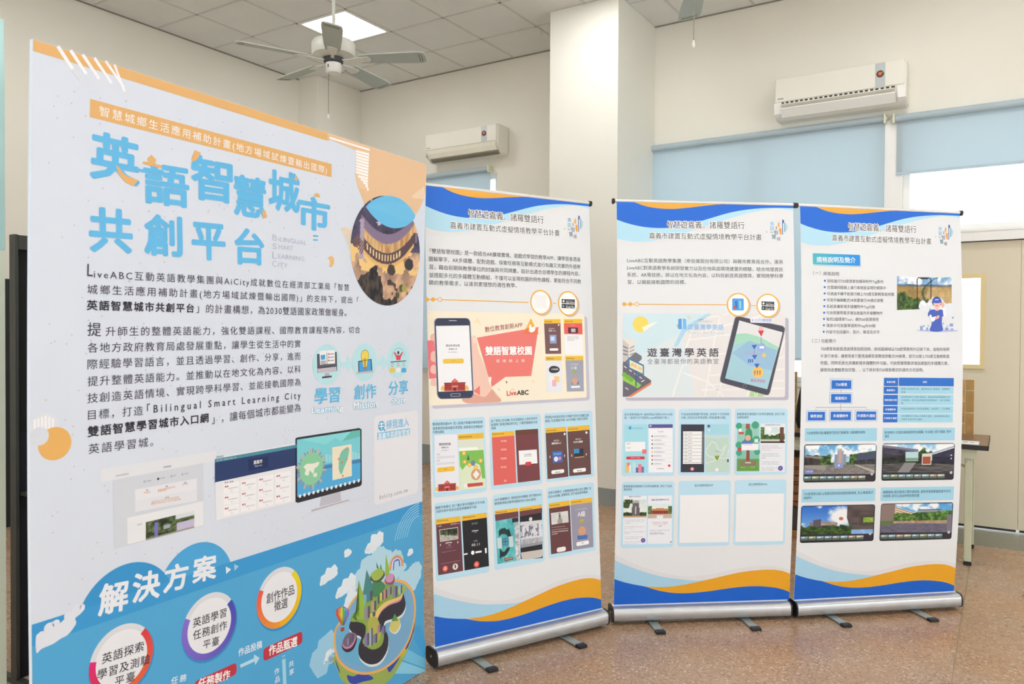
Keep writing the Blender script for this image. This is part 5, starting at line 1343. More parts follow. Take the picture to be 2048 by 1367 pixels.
for (tl, tr, br, bl), kind in (([(1412, 228), (1608, 226), (1618, 636), (1432, 638)], 0), ([(1648, 224), (1866, 224), (1878, 648), (1660, 638)], 1), ([(1432, 668), (1622, 664), (1630, 1092), (1448, 1090)], 2), ([(1666, 664), (1880, 662), (1888, 1082), (1686, 1086)], 3)):
    Q = [A.L(p) for p in (bl, br, tr, tl)]
    R = lambda a, b, c_, d_, col, ly: A.lpoly(wp(Q, [(a, b), (c_, b), (c_, d_), (a, d_)]), col, ly)
    T = lambda s_, a, b, b2, h_, col: A.text(s_, (tl[0]+(tr[0]-tl[0])*a, tl[1]+(bl[1]-tl[1])*b), (tl[0]+(tr[0]-tl[0])*b2, tl[1]+(bl[1]-tl[1])*b), h_, col, 3.4, .008)
    R(0, 0, 1, 1, ('#7c5a5c', '#f6f7fa', '#eaedf5', '#a5a9b8')[kind], 2.4); R(0, 0, 1, .12, '#f3c440', 2.7)
    T('雙語智慧校園 雲端版', .06, .065, .5, 12, '#6d5624')
    if kind == 0:
        R(.3, .45, .72, .70, '#8fa9d8', 2.8); R(.36, .5, .6, .62, '#d9e2f2', 3); A.rrect(*warp(Q, .26, .91), *warp(Q, .82, .84), '#ffffff', 2.9, .006)
        T('探索任務', .3, .27, .62, 14, '#f0e2dc'); T('闖關入口', .3, .33, .7, 18, '#ffffff'); A.circ((1588, 294), 11, '#ffffff', 3, 12)
    elif kind == 1:
        R(0, .12, 1, .43, '#e8665f', 2.7); R(.22, .24, .75, .40, '#5a2f38', 3); R(.38, .27, .62, .37, '#c9c4cc', 3.2); T('單字卡', .38, .18, .62, 12, '#ffe4dc')
        for k in range(4): T('圖解單字學習內容說明', .2, .50+k*.035, .8 if k < 3 else .55, 9, '#8a8a96')
    elif kind == 2:
        A.blob([(1470, 826), (1490, 790), (1535, 780), (1585, 795), (1600, 826), (1580, 855), (1530, 866), (1488, 858)], '#3b3b42', 2.9, 3); T('AR互動遊戲', .35, .36, .78, 18, '#ffffff')
        R(.2, .56, .45, .74, '#f4f0f4', 2.8); R(.5, .56, .82, .72, '#f2d58c', 2.8); R(.36, .66, .62, .84, '#f2b3c4', 3)
    else:
        T('太空探險遊戲獎勵', .26, .23, .72, 14, '#d9dce8'); T('S級', .34, .33, .64, 38, '#f2f4fa'); A.circ((1772, 850), 22, '#a3b05c', 3, 18); A.circ((1780, 960), 42, '#d9a98c', 2.9, 20); R(.3, .72, .72, .80, '#5f86c4', 2.8)
        A.rrect(*warp(Q, .24, .90), *warp(Q, .78, .84), '#ffffff', 2.9, .006)
A.build('phone_screen_tiles', c2, 'four small printed app screens')

def card(A, tl, tr, br, bl, col='#bfe4f6'):
    A.box4(tl, tr, br, bl, col, 1.2, .013)
# six cards below
L1 = (850, 820, 4.0222); R1 = (970, 820, 4.2739)
A = Art(S2, L1)
card(A, (48, 78), (480, 52), (496, 662), (72, 690))
A.para([('雙語智慧校園APP: 登入嘉義市專屬的帳號密碼', (60, 112), (462, 94)), ('後會看到校園地圖及學習點, 點擊黃色底標點即', (62, 146), (462, 130)), ('可開始課程.', (62, 176), (156, 172))], 24, '#3f5866', 3)
A.poly([(75, 200), (258, 190), (280, 648), (82, 660)], '#eceef5', 2); A.poly([(264, 188), (468, 178), (484, 620), (284, 640)], '#dfeccb', 2); A.poly([(264, 195), (468, 180), (470, 225), (266, 238)], '#f2bf3c', 2.4); A.text('雙語智慧校園 雲端版', (275, 216), (376, 210), 13, '#6d5624', 3.2)
A.poly([(274, 330), (470, 318), (484, 545), (460, 550), (440, 440), (400, 420), (330, 440), (300, 480), (280, 450)], '#83c45a', 2.3); A.poly([(266, 240), (470, 228), (472, 300), (270, 318)], '#dfe6d6', 2.3); A.poly([(272, 302), (420, 295), (430, 318), (272, 326)], '#f3f8ee', 2.4)
A.circ((410, 515), 46, '#d8a080', 2.6); A.poly([(410, 480), (438, 512), (410, 552), (384, 518)], '#f2f2e6', 2.9); A.circ((386, 424), 22, '#6f86a8', 2.8, 16)
for x, y in ((312, 345), (318, 415), (356, 438), (447, 405), (407, 458)): A.circ((x, y), 18, '#f3b83c', 3, 16); A.circ((x, y), 9, '#fbe3a0', 3.3, 8)
A.poly([(346, 350), (358, 398), (336, 400)], '#3d6a50', 2.8); A.poly([(340, 590), (464, 578), (466, 604), (342, 618)], '#d0504c', 2.6); A.poly([(310, 590), (340, 588), (342, 618), (312, 620)], '#f2f2f2', 2.7)
A.text('雙語智慧校園', (113, 274), (205, 270), 20, '#4a4a55', 3, .015); A.text('雲端線上版', (132, 300), (188, 297), 13, '#5a5a64', 3, .01); A.text('進入學校專屬入口', (128, 324), (190, 320), 10, '#9a9aa4', 3)
for y in (378, 428): A.poly([(92, y-6), (238, y-16), (238, y+2), (92, y+12)], '#dddfe6', 2.4); A.text('帳號', (94, y-22), (120, y-24), 11, '#7a7a88', 3)
A.rrect(A.L((98, 476))[0], A.L((168, 494))[1], A.L((238, 472))[0], A.L((168, 456))[1], '#f3c440', 2.6, .006); A.text('登入', (155, 475), (180, 472), 12, '#7a5f1c', 3)
school(A, lambda a, b: (82+a*190, 562+b*92-a*10), 2.6)
A.build('login_card_print', c2, 'pale blue card, login and campus map screens')
A = Art(S2, R1)
card(A, (32, 60), (470, 28), (494, 636), (52, 672))
A.para([('為了學習上的流暢, 可先至畫面右上角的系統功', (50, 92), (446, 68)), ('能選單, 點選[預載資料包], 下載校園課程內容', (52, 124), (446, 100)), ('檔案.', (54, 154), (96, 152))], 24, '#3f5866', 3)
A.poly([(56, 190), (248, 176), (268, 620), (74, 642)], '#e36a63', 2); A.poly([(56, 190), (248, 176), (250, 215), (57, 232)], '#f2bf3c', 2.4); A.text('雙語智慧校園 雲端版', (62, 206), (160, 200), 13, '#6d5624', 3)
for t, y in (('單字學習', 262), ('任務探索', 334), ('對話練習', 410), ('資料包更新', 484), ('登出', 600)): A.text(t, (134 if y < 600 else 160, y+2), (182 if y < 600 else 184, y), 17, '#f9d6cf', 3, .01)
A.poly([(258, 170), (452, 158), (470, 595), (280, 618)], '#7c4348', 2); A.poly([(258, 170), (452, 158), (454, 196), (260, 212)], '#6d4434', 2.3)
A.poly([(286, 345), (442, 334), (448, 452), (292, 466)], '#f7f8fa', 2.6); A.text('是否下載校園課程', (335, 378), (396, 374), 12, '#6d6d78', 3); A.text('資料包共100MB', (335, 392), (396, 388), 11, '#6d6d78', 3)
A.rrect(A.L((342, 458))[0], A.L((368, 472))[1], A.L((396, 455))[0], A.L((368, 440))[1], '#d8444c', 2.9, .008)
A.build('download_card_print', c2, 'pale blue card, red menu and dark dialog screens')
A = Art(S2, R1)
card(A, (502, 26), (916, 2), (930, 572), (522, 610))
A.para([('學習點內容會依照各天規畫不同的多媒體互動', (513, 60), (886, 42)), ('模組, 包含圖解字典, AR多媒體, 探索任務等.', (514, 92), (880, 70))], 24, '#3f5866', 3)
for q, cc, tt_ in (([(516, 152), (692, 140), (712, 566), (534, 588)], '#6a4a48', '圖解任務入口'), ([(702, 140), (892, 126), (906, 546), (720, 562)], '#6a4a48', 'NANO機器')):
    A.poly(q, cc, 2); A.poly([q[0], q[1], (q[1][0]+2, q[1][1]+40), (q[0][0]+2, q[0][1]+42)], '#f2bf3c', 2.4)
    x = q[0][0]; A.text('雙語智慧校園 雲端版', (x+8, q[0][1]+24), (x+92, q[0][1]+16), 12, '#6d5624', 3)
    A.text('闖關任務', (x+70, q[0][1]+108), (x+116, q[0][1]+104), 14, '#e8d8d4', 3); A.text(tt_, (x+54, q[0][1]+132), (x+132, q[0][1]+126), 18, '#ffffff', 3, .01)
    A.circ((x+164, q[0][1]+50), 11, '#f7f7f7', 3, 12)
    A.rrect(A.L((x+50, q[0][1]+380))[0], A.L((x+50, q[0][1]+394))[1], A.L((x+160, q[0][1]+370))[0], A.L((x+50, q[0][1]+362))[1], '#fbfbfb', 2.6, .008); A.text('開始任務', (x+84, q[0][1]+378), (x+126, q[0][1]+374), 13, '#5a4a4a', 3, .01)
    A.line([(x+42, q[0][1]+236), (x+36, q[0][1]+246), (x+42, q[0][1]+256)], .003, '#ffffff', 3); A.line([(x+160, q[0][1]+226), (x+166, q[0][1]+236), (x+160, q[0][1]+246)], .003, '#ffffff', 3)
A.poly([(574, 352), (658, 346), (664, 440), (580, 450)], '#3f6fc0', 2.6); A.text('STUDY', (584, 375), (652, 370), 22, '#8fd0f0', 3, .03); A.circ((606, 416), 22, '#eceef4', 2.9, 14); A.circ((638, 410), 16, '#e08ac0', 3, 14)
A.poly([(758, 330), (840, 326), (842, 392), (764, 398)], '#2c3444', 2.6); A.poly([(758, 330), (804, 328), (806, 365), (760, 370)], '#3f8fc8', 2.8); A.poly([(766, 400), (846, 392), (848, 400), (768, 408)], '#d8a04c', 2.8)
A.build('task_card_print', c2, 'pale blue card, two brown task screens')
A = Art(S2, L1)
card(A, (72, 745), (500, 698), (520, 1312), (88, 1362))
A.para([('圖解字典模式, 除了顯示單字相關的文字內容,', (84, 785), (482, 736)), ('也提供單字發音及語音辨識練習功能.', (86, 815), (418, 774))], 24, '#3f5866', 3)
A.poly([(86, 875), (284, 850), (306, 1290), (106, 1326)], '#6b4049', 2); A.poly([(86, 875), (284, 850), (286, 893), (90, 920)], '#f2bf3c', 2.4); A.poly([(296, 848), (494, 822), (514, 1252), (318, 1288)], '#232327', 2); A.poly([(296, 848), (494, 822), (496, 862), (298, 890)], '#f2bf3c', 2.4)
A.text('雙語智慧校園 雲端版', (94, 892), (188, 882), 12, '#6d5624', 3); A.text('雙語智慧校園 雲端版', (304, 864), (402, 852), 12, '#6d5624', 3)
A.text('← 返回', (96, 934), (130, 930), 12, '#efe6e8', 3); A.text('探索任務單字卡 1/4', (202, 916), (280, 908), 11, '#efe6e8', 3)
A.poly([(114, 960), (264, 938), (268, 1034), (120, 1058)], '#d9d2c4', 2.5); A.photo((118, 964), (260, 944), (264, 1030), (124, 1052), p_road, 28, 18, 2.9)
A.text('pathway', (166, 1064), (216, 1058), 16, '#ffffff', 3, .02); A.text('小徑', (182, 1084), (204, 1080), 12, '#efe6e8', 3); A.text('☆☆☆', (168, 1104), (218, 1098), 16, '#b9949c', 3)
A.text('The pathway leads to the park', (134, 1142), (246, 1122), 9, '#cbb4b8', 3); A.line([(124, 1236), (280, 1206)], .002, '#a58088', 3); A.line([(126, 1074), (121, 1082), (127, 1088)], .003, '#ffffff', 3); A.line([(260, 1052), (266, 1060), (260, 1068)], .003, '#ffffff', 3)
A.circ((162, 1272), 25, '#e0584c', 2.6); A.circ((162, 1272), 18, '#f3a59a', 2.9, 6); A.circ((243, 1256), 25, '#e9e2d6', 2.6); A.poly([(238, 1240), (248, 1240), (248, 1268), (238, 1268)], '#3a3238', 2.9)
A.text('顯示圖文', (374, 912), (426, 906), 17, '#8a8a90', 3, .01); A.text('pathway', (377, 968), (428, 962), 16, '#e8e8ea', 3, .02); A.text('小徑', (392, 982), (412, 979), 11, '#c8c8cc', 3); A.text('正在錄音', (390, 1052), (422, 1047), 12, '#bdbdc2', 3); A.text('00:11', (375, 1082), (438, 1074), 30, '#f2f2f4', 3)
A.line([(312, 1158), (342, 1152)], .006, '#ffffff', 3); A.blob([(370, 1150), (376, 1130), (392, 1130), (396, 1148), (384, 1162)], '#ffffff', 3, 3); A.line([(405, 1142), (455, 1134)], .008, '#ffffff', 3); A.poly([(480, 1108), (494, 1106), (496, 1144), (484, 1152)], '#ffffff', 3)
A.circ((414, 1238), 26, '#d8584c', 2.6); A.circ((414, 1238), 14, '#f3a59a', 2.9, 10)
A.build('dictionary_card_print', c2, 'pale blue card, maroon and black word screens')
A = Art(S2, R1)
card(A, (60, 722), (490, 672), (512, 1300), (84, 1352))
A.para([('AR多媒體模式, 掃描指定的圖圖, 即可藉由AR', (78, 766), (480, 718)), ('擴增實境看到教學相關的影片或3D模型.', (80, 798), (438, 758))], 24, '#3f5866', 3)
A.poly([(82, 858), (282, 832), (300, 1282), (104, 1316)], '#dfe3e6', 2); A.poly([(82, 858), (282, 832), (284, 862), (84, 890)], '#f2bf3c', 2.5); A.poly([(84, 888), (284, 862), (286, 912), (88, 946)], '#70444c', 2.4); A.photo((88, 946), (284, 914), (298, 1280), (106, 1314), p_turq, 30, 44, 2.6)
A.poly([(102, 1092), (238, 1074), (242, 1164), (106, 1182)], '#c9dde2', 3); A.poly([(140, 1088), (202, 1078), (206, 1166), (144, 1176)], '#59a9b8', 3.2)
for dx, dy in ((-12, -12), (12, -14), (-12, 12), (12, 10)): A.ring((173+dx, 1122+dy), 17, .75, '#2b5a70', 3.5)
A.poly([(164, 1262), (238, 1252), (240, 1276), (166, 1288)], '#8a5a3c', 3.2); A.text('點擊掃描動畫', (172, 1272), (232, 1263), 12, '#e8d8c4', 3.6)
A.poly([(294, 830), (484, 804), (492, 1262), (304, 1270)], '#2b2a2e', 2); A.poly([(294, 830), (484, 804), (486, 834), (296, 862)], '#f2bf3c', 2.5); A.poly([(296, 862), (486, 834), (488, 872), (298, 908)], '#70444c', 2.4)
for x, y in ((90, 876), (302, 850)): A.text('雙語智慧校園 雲端版', (x, y), (x+98, y-12), 12, '#6d5624', 3)
A.photo((300, 985), (486, 962), (492, 1120), (304, 1150), p_snow, 30, 24, 2.6); A.poly([(300, 955), (486, 935), (488, 962), (300, 985)], '#d8dade', 2.6); A.poly([(304, 1150), (494, 1120), (494, 1142), (304, 1176)], '#9a9ca4', 2.6); A.poly([(306, 1215), (494, 1186), (494, 1235), (480, 1255), (330, 1275), (312, 1262)], '#cfc8c2', 2.6)
A.circ((389, 929), 17, '#e9e4dc', 3, 14)
A.build('reality_card_print', c2, 'pale blue card, turquoise relief and street screens')
A = Art(S2, R1)
card(A, (524, 656), (930, 620), (944, 1200), (548, 1262))
A.para([('探索任務模式, 以闖關遊戲的概念進行課程, 並', (540, 706), (906, 664)), ('結合AR相機, 選擇問答, 拼字連連看等模組.', (541, 738), (880, 696))], 24, '#3f5866', 3)
A.poly([(544, 794), (722, 770), (742, 1200), (564, 1230)], '#6b4346', 2); A.poly([(544, 794), (722, 770), (724, 812), (546, 838)], '#f2bf3c', 2.4); A.photo((562, 878), (708, 858), (714, 956), (568, 978), p_statue, 24, 16, 2.8)
A.text('雙語智慧校園 雲端版', (552, 816), (636, 804), 12, '#6d5624', 3)
for k, t in enumerate(('You may have seen the', 'statue at the Central Fountain', '請在對應的位置掃描圖案並回答', '任務題目!')): A.text(t, (570, 1000+k*20), (570+(140 if k in (1, 2) else 112 if k == 0 else 52), 994+k*20-(8 if k < 3 else 3)), 12, '#efe2e2', 3)
A.rrect(A.L((612, 1192))[0], A.L((650, 1208))[1], A.L((690, 1184))[0], A.L((650, 1168))[1], '#f4f2f0', 2.6, .01)
A.poly([(728, 768), (914, 744), (926, 1168), (750, 1194)], '#9c9aac', 2); A.poly([(728, 768), (914, 744), (916, 784), (730, 808)], '#f2bf3c', 2.4); A.text('雙語智慧校園 雲端版', (736, 788), (822, 776), 12, '#6d5624', 3)
A.text('太空探險遊戲獎勵', (768, 850), (870, 838), 15, '#c9c9d8', 3); A.text('A級', (790, 888), (856, 882), 46, '#f4f4f8', 3, .015)
A.circ((826, 944), 20, '#a8b04c', 2.8, 16); A.line([(802, 956), (850, 930)], .004, '#d8b04c', 3); A.circ((828, 1030), 40, '#d9a27c', 2.6, 20); A.poly([(788, 1072), (874, 1062), (876, 1096), (792, 1106)], '#4a72b8', 2.9)
A.rrect(A.L((780, 1140))[0], A.L((834, 1152))[1], A.L((888, 1132))[0], A.L((834, 1118))[1], '#f6f6f8', 2.6, .008); A.text('確認', (824, 1134), (846, 1131), 12, '#6d6d78', 3)
A.build('game_card_print', c2, 'pale blue card, maroon and grey game screens')

# ---- banner with the tablet
A = Art(S3, T3)
A.para([('LiveABC互動英語教學集團（希伯崙股份有限公司）與縣市教育局合作，運用', (137, 405), (1103, 415)), ('LiveABC對英語教學系統研發實力以及在地英語環境建置的經驗，結合地理資訊', (137, 450), (1105, 462)),
        ('系統、AR等技術，將以在地文化為內容，以科技創造英語情境，實現跨學科學', (138, 494), (1106, 502)), ('習，以期能接軌國際的目標。', (140, 540), (502, 540))], 27, '#6a6b70', 3)
A.build('body_lettering', c3, 'four lines of grey Chinese text')
A = chain(S3, c3, T3, (677,), (119, 157, 197), 12, 0, (828, 681), (1012, 686), 74)
A.box4((790, 641), (862, 643), (862, 717), (790, 715), '#55a6e6', 3, .005)
A.poly([(806, 658), (822, 655), (824, 703), (808, 705)], '#3f7fd0', 3.4); A.poly([(832, 655), (846, 658), (846, 708), (834, 706)], '#8fd0f2', 3.4); A.circ((806, 697), 9, '#e0484c', 3.6, 12)
A.build('store_link_print', c3, 'amber dotted line with two ringed circles')
A = Art(S3, T3)
q = [A.L(p) for p in ((108, 1256), (1118, 1256), (1120, 735), (110, 730))]
u0, u1, v0, v1 = (q[0][0]+q[3][0])/2, (q[1][0]+q[2][0])/2, (q[0][1]+q[1][1])/2, (q[2][1]+q[3][1])/2
A.rrect(u0+.015, v0-.015, u1+.018, v1-.02, '#bdbccb', 1, .014); A.rrect(u0, v0, u1, v1, '#e9e7e6', 1.4, .012)
A.poly([(112, 735), (640, 735), (480, 880), (330, 1000), (420, 1250), (112, 1252)], '#d3eaf2', 1.6); A.poly([(200, 1000), (480, 850), (560, 1250), (200, 1252)], '#dfeaee', 1.7)
A.poly([(625, 738), (660, 738), (500, 850), (450, 940), (425, 940), (480, 830)], '#b5dcf2', 1.9)
for p in [[(500, 960), (560, 780), (760, 738)], [(420, 1250), (480, 1060), (620, 1000), (900, 960)], [(620, 1250), (680, 900), (720, 738)], [(560, 860), (1000, 740)], [(650, 1120), (1115, 1080)], [(640, 1180), (1115, 1150)], [(600, 1210), (1115, 1200)], [(820, 738), (780, 960), (700, 1250)], [(480, 1100), (640, 1160), (740, 1250)], [(900, 1100), (1116, 1000)], [(1000, 1250), (1080, 1000), (1116, 900)], [(880, 1250), (930, 1120)], [(520, 900), (1116, 820)]]:
    A.line(p, .006, '#f4f3f1', 1.9)
A.poly([(905, 1215), (980, 1215), (985, 1252), (895, 1252)], '#b5d8a0', 1.9); A.text('U', (928, 1238), (948, 1238), 24, '#f2f4ee', 2.6, .02, 'bbox')
A.circ((222, 803), 50, '#f7dc6c', 2, 32); A.poly([(335, 782), (262, 832), (240, 850), (230, 820), (290, 795)], '#fbf6e4', 2.3)
# street block
A.poly([(110, 895), (145, 885), (187, 912), (187, 1000), (112, 1040)], '#e9e6dc', 2.2); A.poly([(110, 895), (148, 930), (148, 1015), (110, 1040)], '#cfccc4', 2.4)
for k in range(3): A.poly([(112, 932+k*24), (142, 948+k*20), (142, 958+k*20), (112, 944+k*24)], '#8a8a94', 2.6); A.poly([(152, 948+k*20), (182, 932+k*22), (182, 942+k*22), (152, 958+k*20)], '#a9a9b4', 2.6)
A.poly([(110, 1045), (190, 975), (228, 1000), (228, 1020), (110, 1120)], '#7a7a86', 2.3); A.poly([(112, 1030), (286, 1150), (286, 1160), (140, 1252), (110, 1252)], '#6d6c78', 2.5)
A.poly([(286, 1160), (286, 1176), (165, 1252), (140, 1252)], '#e08a5c', 2.6); A.poly([(110, 1105), (150, 1120), (225, 1180), (205, 1200), (110, 1150)], '#9ccf5c', 2.7)
for x, y in ((120, 1115), (142, 1130), (162, 1145)): A.circ((x, y), 15, '#7cb84c', 3, 14)
A.poly([(188, 1090), (196, 1090), (196, 1188), (188, 1188)], '#3a6aa0', 3.2); A.poly([(143, 1005), (242, 1055), (242, 1122), (145, 1072)], '#4a86b4', 3.1); A.poly([(152, 1022), (234, 1062), (234, 1108), (154, 1070)], '#f2e6c0', 3.4)
A.text('台北 101', (162, 1048), (226, 1080), 20, '#d8a04c', 3.7, .02)
for k in range(4): A.line([(118+k*32, 1062+k*22), (134+k*32, 1074+k*22)], .004, '#f2f2f2', 2.9); 
for k in range(2): A.line([(125+k*60, 1195+k*30), (145+k*60, 1208+k*30)] if k == 0 else [(225, 1160), (245, 1148)], .004, '#f2f2f2', 2.9)
# logo and slogans
A.poly([(455, 770), (475, 766), (478, 832), (455, 832)], '#5c9fe4', 2.6); A.poly([(482, 766), (504, 770), (506, 832), (484, 832)], '#7cc0f0', 2.6); A.circ((458, 812), 13, '#a9d08c', 2.5, 14)
A.ring((508, 772), 22, .75, '#e6c89a', 2.6, 0, 80); A.text('行動學習教室APP', (582, 785), (668, 784), 12, '#b9cbd8', 3)
A.text('遊臺灣學英語', (514, 818), (736, 821), 34, '#8fc0ea', 3, .015); A.text('Taiwan Go Around', (516, 852), (736, 855), 22, '#b5d4e6', 3); A.text('Learn English', (606, 875), (736, 873), 16, '#c9dbe6', 3)
A.text('遊臺灣學英語', (262, 977), (706, 977), 53, '#55535c', 3, .02); A.text('全臺灣都是你的英語教室', (262, 1033), (706, 1032), 34, '#76757d', 3)
A.build('map_panel_print', c3, 'pale street-map panel with slogan')
A = Art(S3, T3)
tb = [A.L(p) for p in ((712, 1160), (1018, 1245), (1120, 818), (812, 750))]
TR = [(.06, 0), (.94, 0), (.99, .02), (1, .05), (1, .95), (.98, .99), (.93, 1), (.07, 1), (.02, .99), (0, .95), (0, .05), (.01, .02)]
A.lpoly(wp(tb, [(.5+(a-.5)*1.02, .5+(b-.5)*1.012) for a, b in TR]), '#9a98a4', 2.2)
A.lpoly(wp(tb, TR), '#4f4f5c', 2.5)
A.poly([(834, 778), (1104, 852), (1008, 1206), (746, 1138)], '#a9d3e0', 2.9)
A.poly([(834, 778), (1104, 852), (1080, 950), (960, 880), (880, 858), (815, 862)], '#e6e6e8', 3.1); A.poly([(815, 862), (880, 858), (960, 880), (1080, 945), (1074, 965), (900, 905), (800, 930)], '#a9dcc6', 3.2)
A.poly([(790, 980), (900, 900), (1068, 960), (1040, 1090), (900, 1060)], '#9cc4e0', 3.0)
A.poly([(900, 760), (1040, 766), (1044, 796), (905, 792)], '#f0f0f4', 3.2); A.text('十三行博物館', (908, 778), (1036, 778), 22, '#7c9ae0', 3.6, .01)
A.poly([(950, 842), (988, 840), (970, 878)], '#d8404c', 3.6); A.circ((969, 830), 16, '#f0c4c4', 3.4, 14)
for x, y in ((928, 945), (930, 1008), (944, 1062)): A.poly([(x-18, y-14), (x+16, y-16), (x, y+14)], '#4a68c0', 3.6)
A.circ((972, 945), 27, '#9ab4ea', 3.4, 20); A.box4((960, 938), (988, 938), (988, 952), (960, 952), '#f2f4fa', 3.7); A.circ((905, 1028), 32, '#9cc4f0', 3.4, 20); A.circ((950, 1100), 36, '#f3c86c', 3.4, 20); A.circ((988, 994), 13, '#e6cf6c', 3.5, 14)
for x in (892, 904, 916): A.poly([(x-3, 1018), (x+4, 1018), (x+4, 1040), (x-3, 1040)], '#5a6aa0', 3.7)
for x in (930, 946, 962): A.poly([(x-3, 1090), (x+4, 1090), (x+2, 1118), (x-1, 1118)], '#8a5a6c', 3.7)
A.text('蘭陽博物館', (905, 1150), (996, 1156), 20, '#c97ab4', 3.6, .01); A.text('朱銘美術館', (868, 980), (970, 986), 15, '#c9a0d4', 3.6)
A.line([(970, 880), (968, 935)], .003, '#8a94c0', 3.3); A.line([(928, 960), (925, 1040), (940, 1060)], .003, '#8a94c0', 3.3)
A.ring((867, 1186), 12, .8, '#8a8894', 3)
A.build('tablet_print', c3, 'printed dark tablet showing a map')

M1 = (1235, 820, 5.769); M2 = (1235, 955, 5.769)
A = Art(S3, M1)
card(A, (58, -18), (664, -18), (655, 752), (45, 762)); card(A, (708, -18), (1310, -18), (1302, 742), (698, 750)); card(A, (1356, -18), (1962, -20), (1950, 738), (1345, 742))
TX = '#46687a'
A.para([('遊台灣學英語APP: 請依照指示使用OPEN-ID認', (78, 48), (635, 46)), ('證, 一般用戶亦可使用Google帳號進行登入.', (78, 86), (600, 84)), ('可自由點選週遭的學習點, 或使用下方的搜尋', (733, 45), (1288, 44)), ('功能, 找到全台特色景點, 例如[嘉義公園].', (733, 84), (1250, 82)), ('觀看豐富的課程影片及特色課程後, 別忘了試', (1378, 44), (1925, 42)), ('試課後練習.', (1378, 82), (1520, 80))], 30, TX, 3)
A.build('upper_card_print', c3, 'three pale blue cards with dark captions')
A = Art(S3, M1)
A.poly([(78, 165), (345, 162), (348, 720), (75, 722)], '#a9e0ee', 2); A.text('遊臺灣學英語', (165, 208), (290, 208), 22, '#7cc0ea', 3); A.poly([(130, 185), (158, 185), (158, 220), (130, 220)], '#4fa0e0', 2.6)
A.poly([(88, 365), (318, 362), (318, 470), (88, 474)], '#f6f7f9', 2.6); A.text('帳號', (108, 386), (148, 386), 14, '#6a6a76', 3); A.text('密碼', (108, 434), (148, 434), 14, '#6a6a76', 3)
A.box4((284, 450), (334, 450), (334, 500), (284, 500), '#ee7c88', 3, .003); A.box4((100, 532), (314, 532), (314, 566), (100, 566), '#d8404c', 2.8, .006); A.text('OPEN ID 登入', (150, 548), (262, 548), 14, '#ffffff', 3.2)
for x, y, w, h, c_ in [(98, 600, 40, 118, '#f2c07c'), (112, 604, 30, 40, '#e8808c'), (135, 630, 20, 88, '#e6f2f6'), (212, 660, 34, 58, '#6a6aa8'), (238, 620, 40, 98, '#ee8a9c'), (276, 650, 28, 68, '#7c78b4'), (175, 600, 30, 110, '#c4e8f0')]: A.poly([(x, y), (x+w, y), (x+w, y+h), (x, y+h)], c_, 2.5+.01*x/10)
A.poly([(358, 162), (636, 160), (636, 714), (358, 718)], '#f3f5fa', 2); A.poly([(358, 162), (636, 160), (636, 202), (358, 204)], '#5c5c9c', 2.5); A.circ((380, 180), 12, '#c9c9e4', 2.9, 10)
A.text('登入選項', (470, 246), (528, 246), 14, '#7a7a86', 3)
for k in range(8):
    y = 298+k*45.5; A.circ((400, y), 10, ['#6d6a72', '#a9b07c', '#6a6a70', '#7c8ab8', '#f0c44c', '#b56a5c', '#6a6a70', '#a8505c'][k], 2.8, 10); A.text('國立縣市教育局帳號入口', (422, y), (575 if k == 0 else 545 if k % 2 == 0 else 512, y), 13, '#6a6a76', 3)
    A.line([(420, y+22), (628, y+22)], .001, '#d4d8e4', 2.6)
A.circ((596, 638), 15, '#e0406c', 3, 14); A.text('其他帳號服務說明', (452, 672), (536, 672), 13, '#7a7a86', 3)
A.poly([(732, 162), (1002, 162), (998, 714), (728, 714)], '#3a3c48', 2); A.poly([(756, 242), (974, 242), (970, 618), (754, 618)], '#f3f3f4', 2.5); A.poly([(980, 240), (992, 240), (990, 620), (978, 620)], '#8a8c96', 2.5)
for k in range(9):
    y = 263+k*40; A.ring((789, y), 15, .8, '#7c9a8a', 2.8, n=14); A.text(['台北市', '新北市', '桃園市', '新竹縣', '苗栗市', '彰化縣', '雲林縣', '台南市', '嘉義縣'][k], (815, y), (858, y), 16, '#6a6a76', 3); A.line([(756, y+20), (972, y+20)], .0012, '#5a5c66', 2.7)
A.circ((861, 676), 22, '#e87c8c', 2.8, 20); A.circ((861, 676), 10, '#fbe0e4', 3.1, 10)
A.poly([(1016, 160), (1288, 160), (1284, 712), (1014, 714)], '#c3dccf', 2); A.poly([(1016, 160), (1288, 160), (1286, 290), (1016, 290)], '#a9dcec', 2.4); A.blob([(1016, 310), (1100, 320), (1180, 330), (1288, 300), (1288, 285), (1016, 285)], '#c9dfe0', 2.6, 3)
for p in [[(1016, 610), (1100, 590), (1150, 560), (1284, 550)], [(1080, 360), (1130, 380), (1160, 450), (1200, 460), (1250, 400)], [(1022, 470), (1040, 520), (1140, 550)], [(1160, 560), (1210, 500), (1250, 400)], [(1280, 450), (1270, 560)], [(1080, 370), (1022, 460)]]: A.line(A.smooth([A.L(p_) for p_ in p], 4), .005, '#dfeae6', 2.7, True)
A.blob([(1122, 535), (1132, 520), (1148, 530), (1162, 518), (1172, 535), (1148, 575)], '#8a9a2c', 3, 3); A.circ((1052, 182), 17, '#5a5cb0', 3, 16); A.circ((1147, 684), 20, '#f6f8f8', 3, 16); A.circ((1055, 228), 11, '#f4f6f8', 3, 12); A.circ((1273, 572), 10, '#3a3c58', 3, 10); A.circ((1273, 588), 10, '#3a3c58', 3, 10); A.text('嘉義公園', (1130, 472), (1172, 472), 13, '#5a6a8a', 3)
A.poly([(1380, 155), (1634, 155), (1634, 700), (1374, 702)], '#9ccfc0', 2); A.poly([(1376, 560), (1634, 560), (1634, 700), (1374, 702)], '#6aa04c', 2.3); A.poly([(1380, 470), (1634, 470), (1634, 560), (1376, 570)], '#8ac4b4', 2.2)
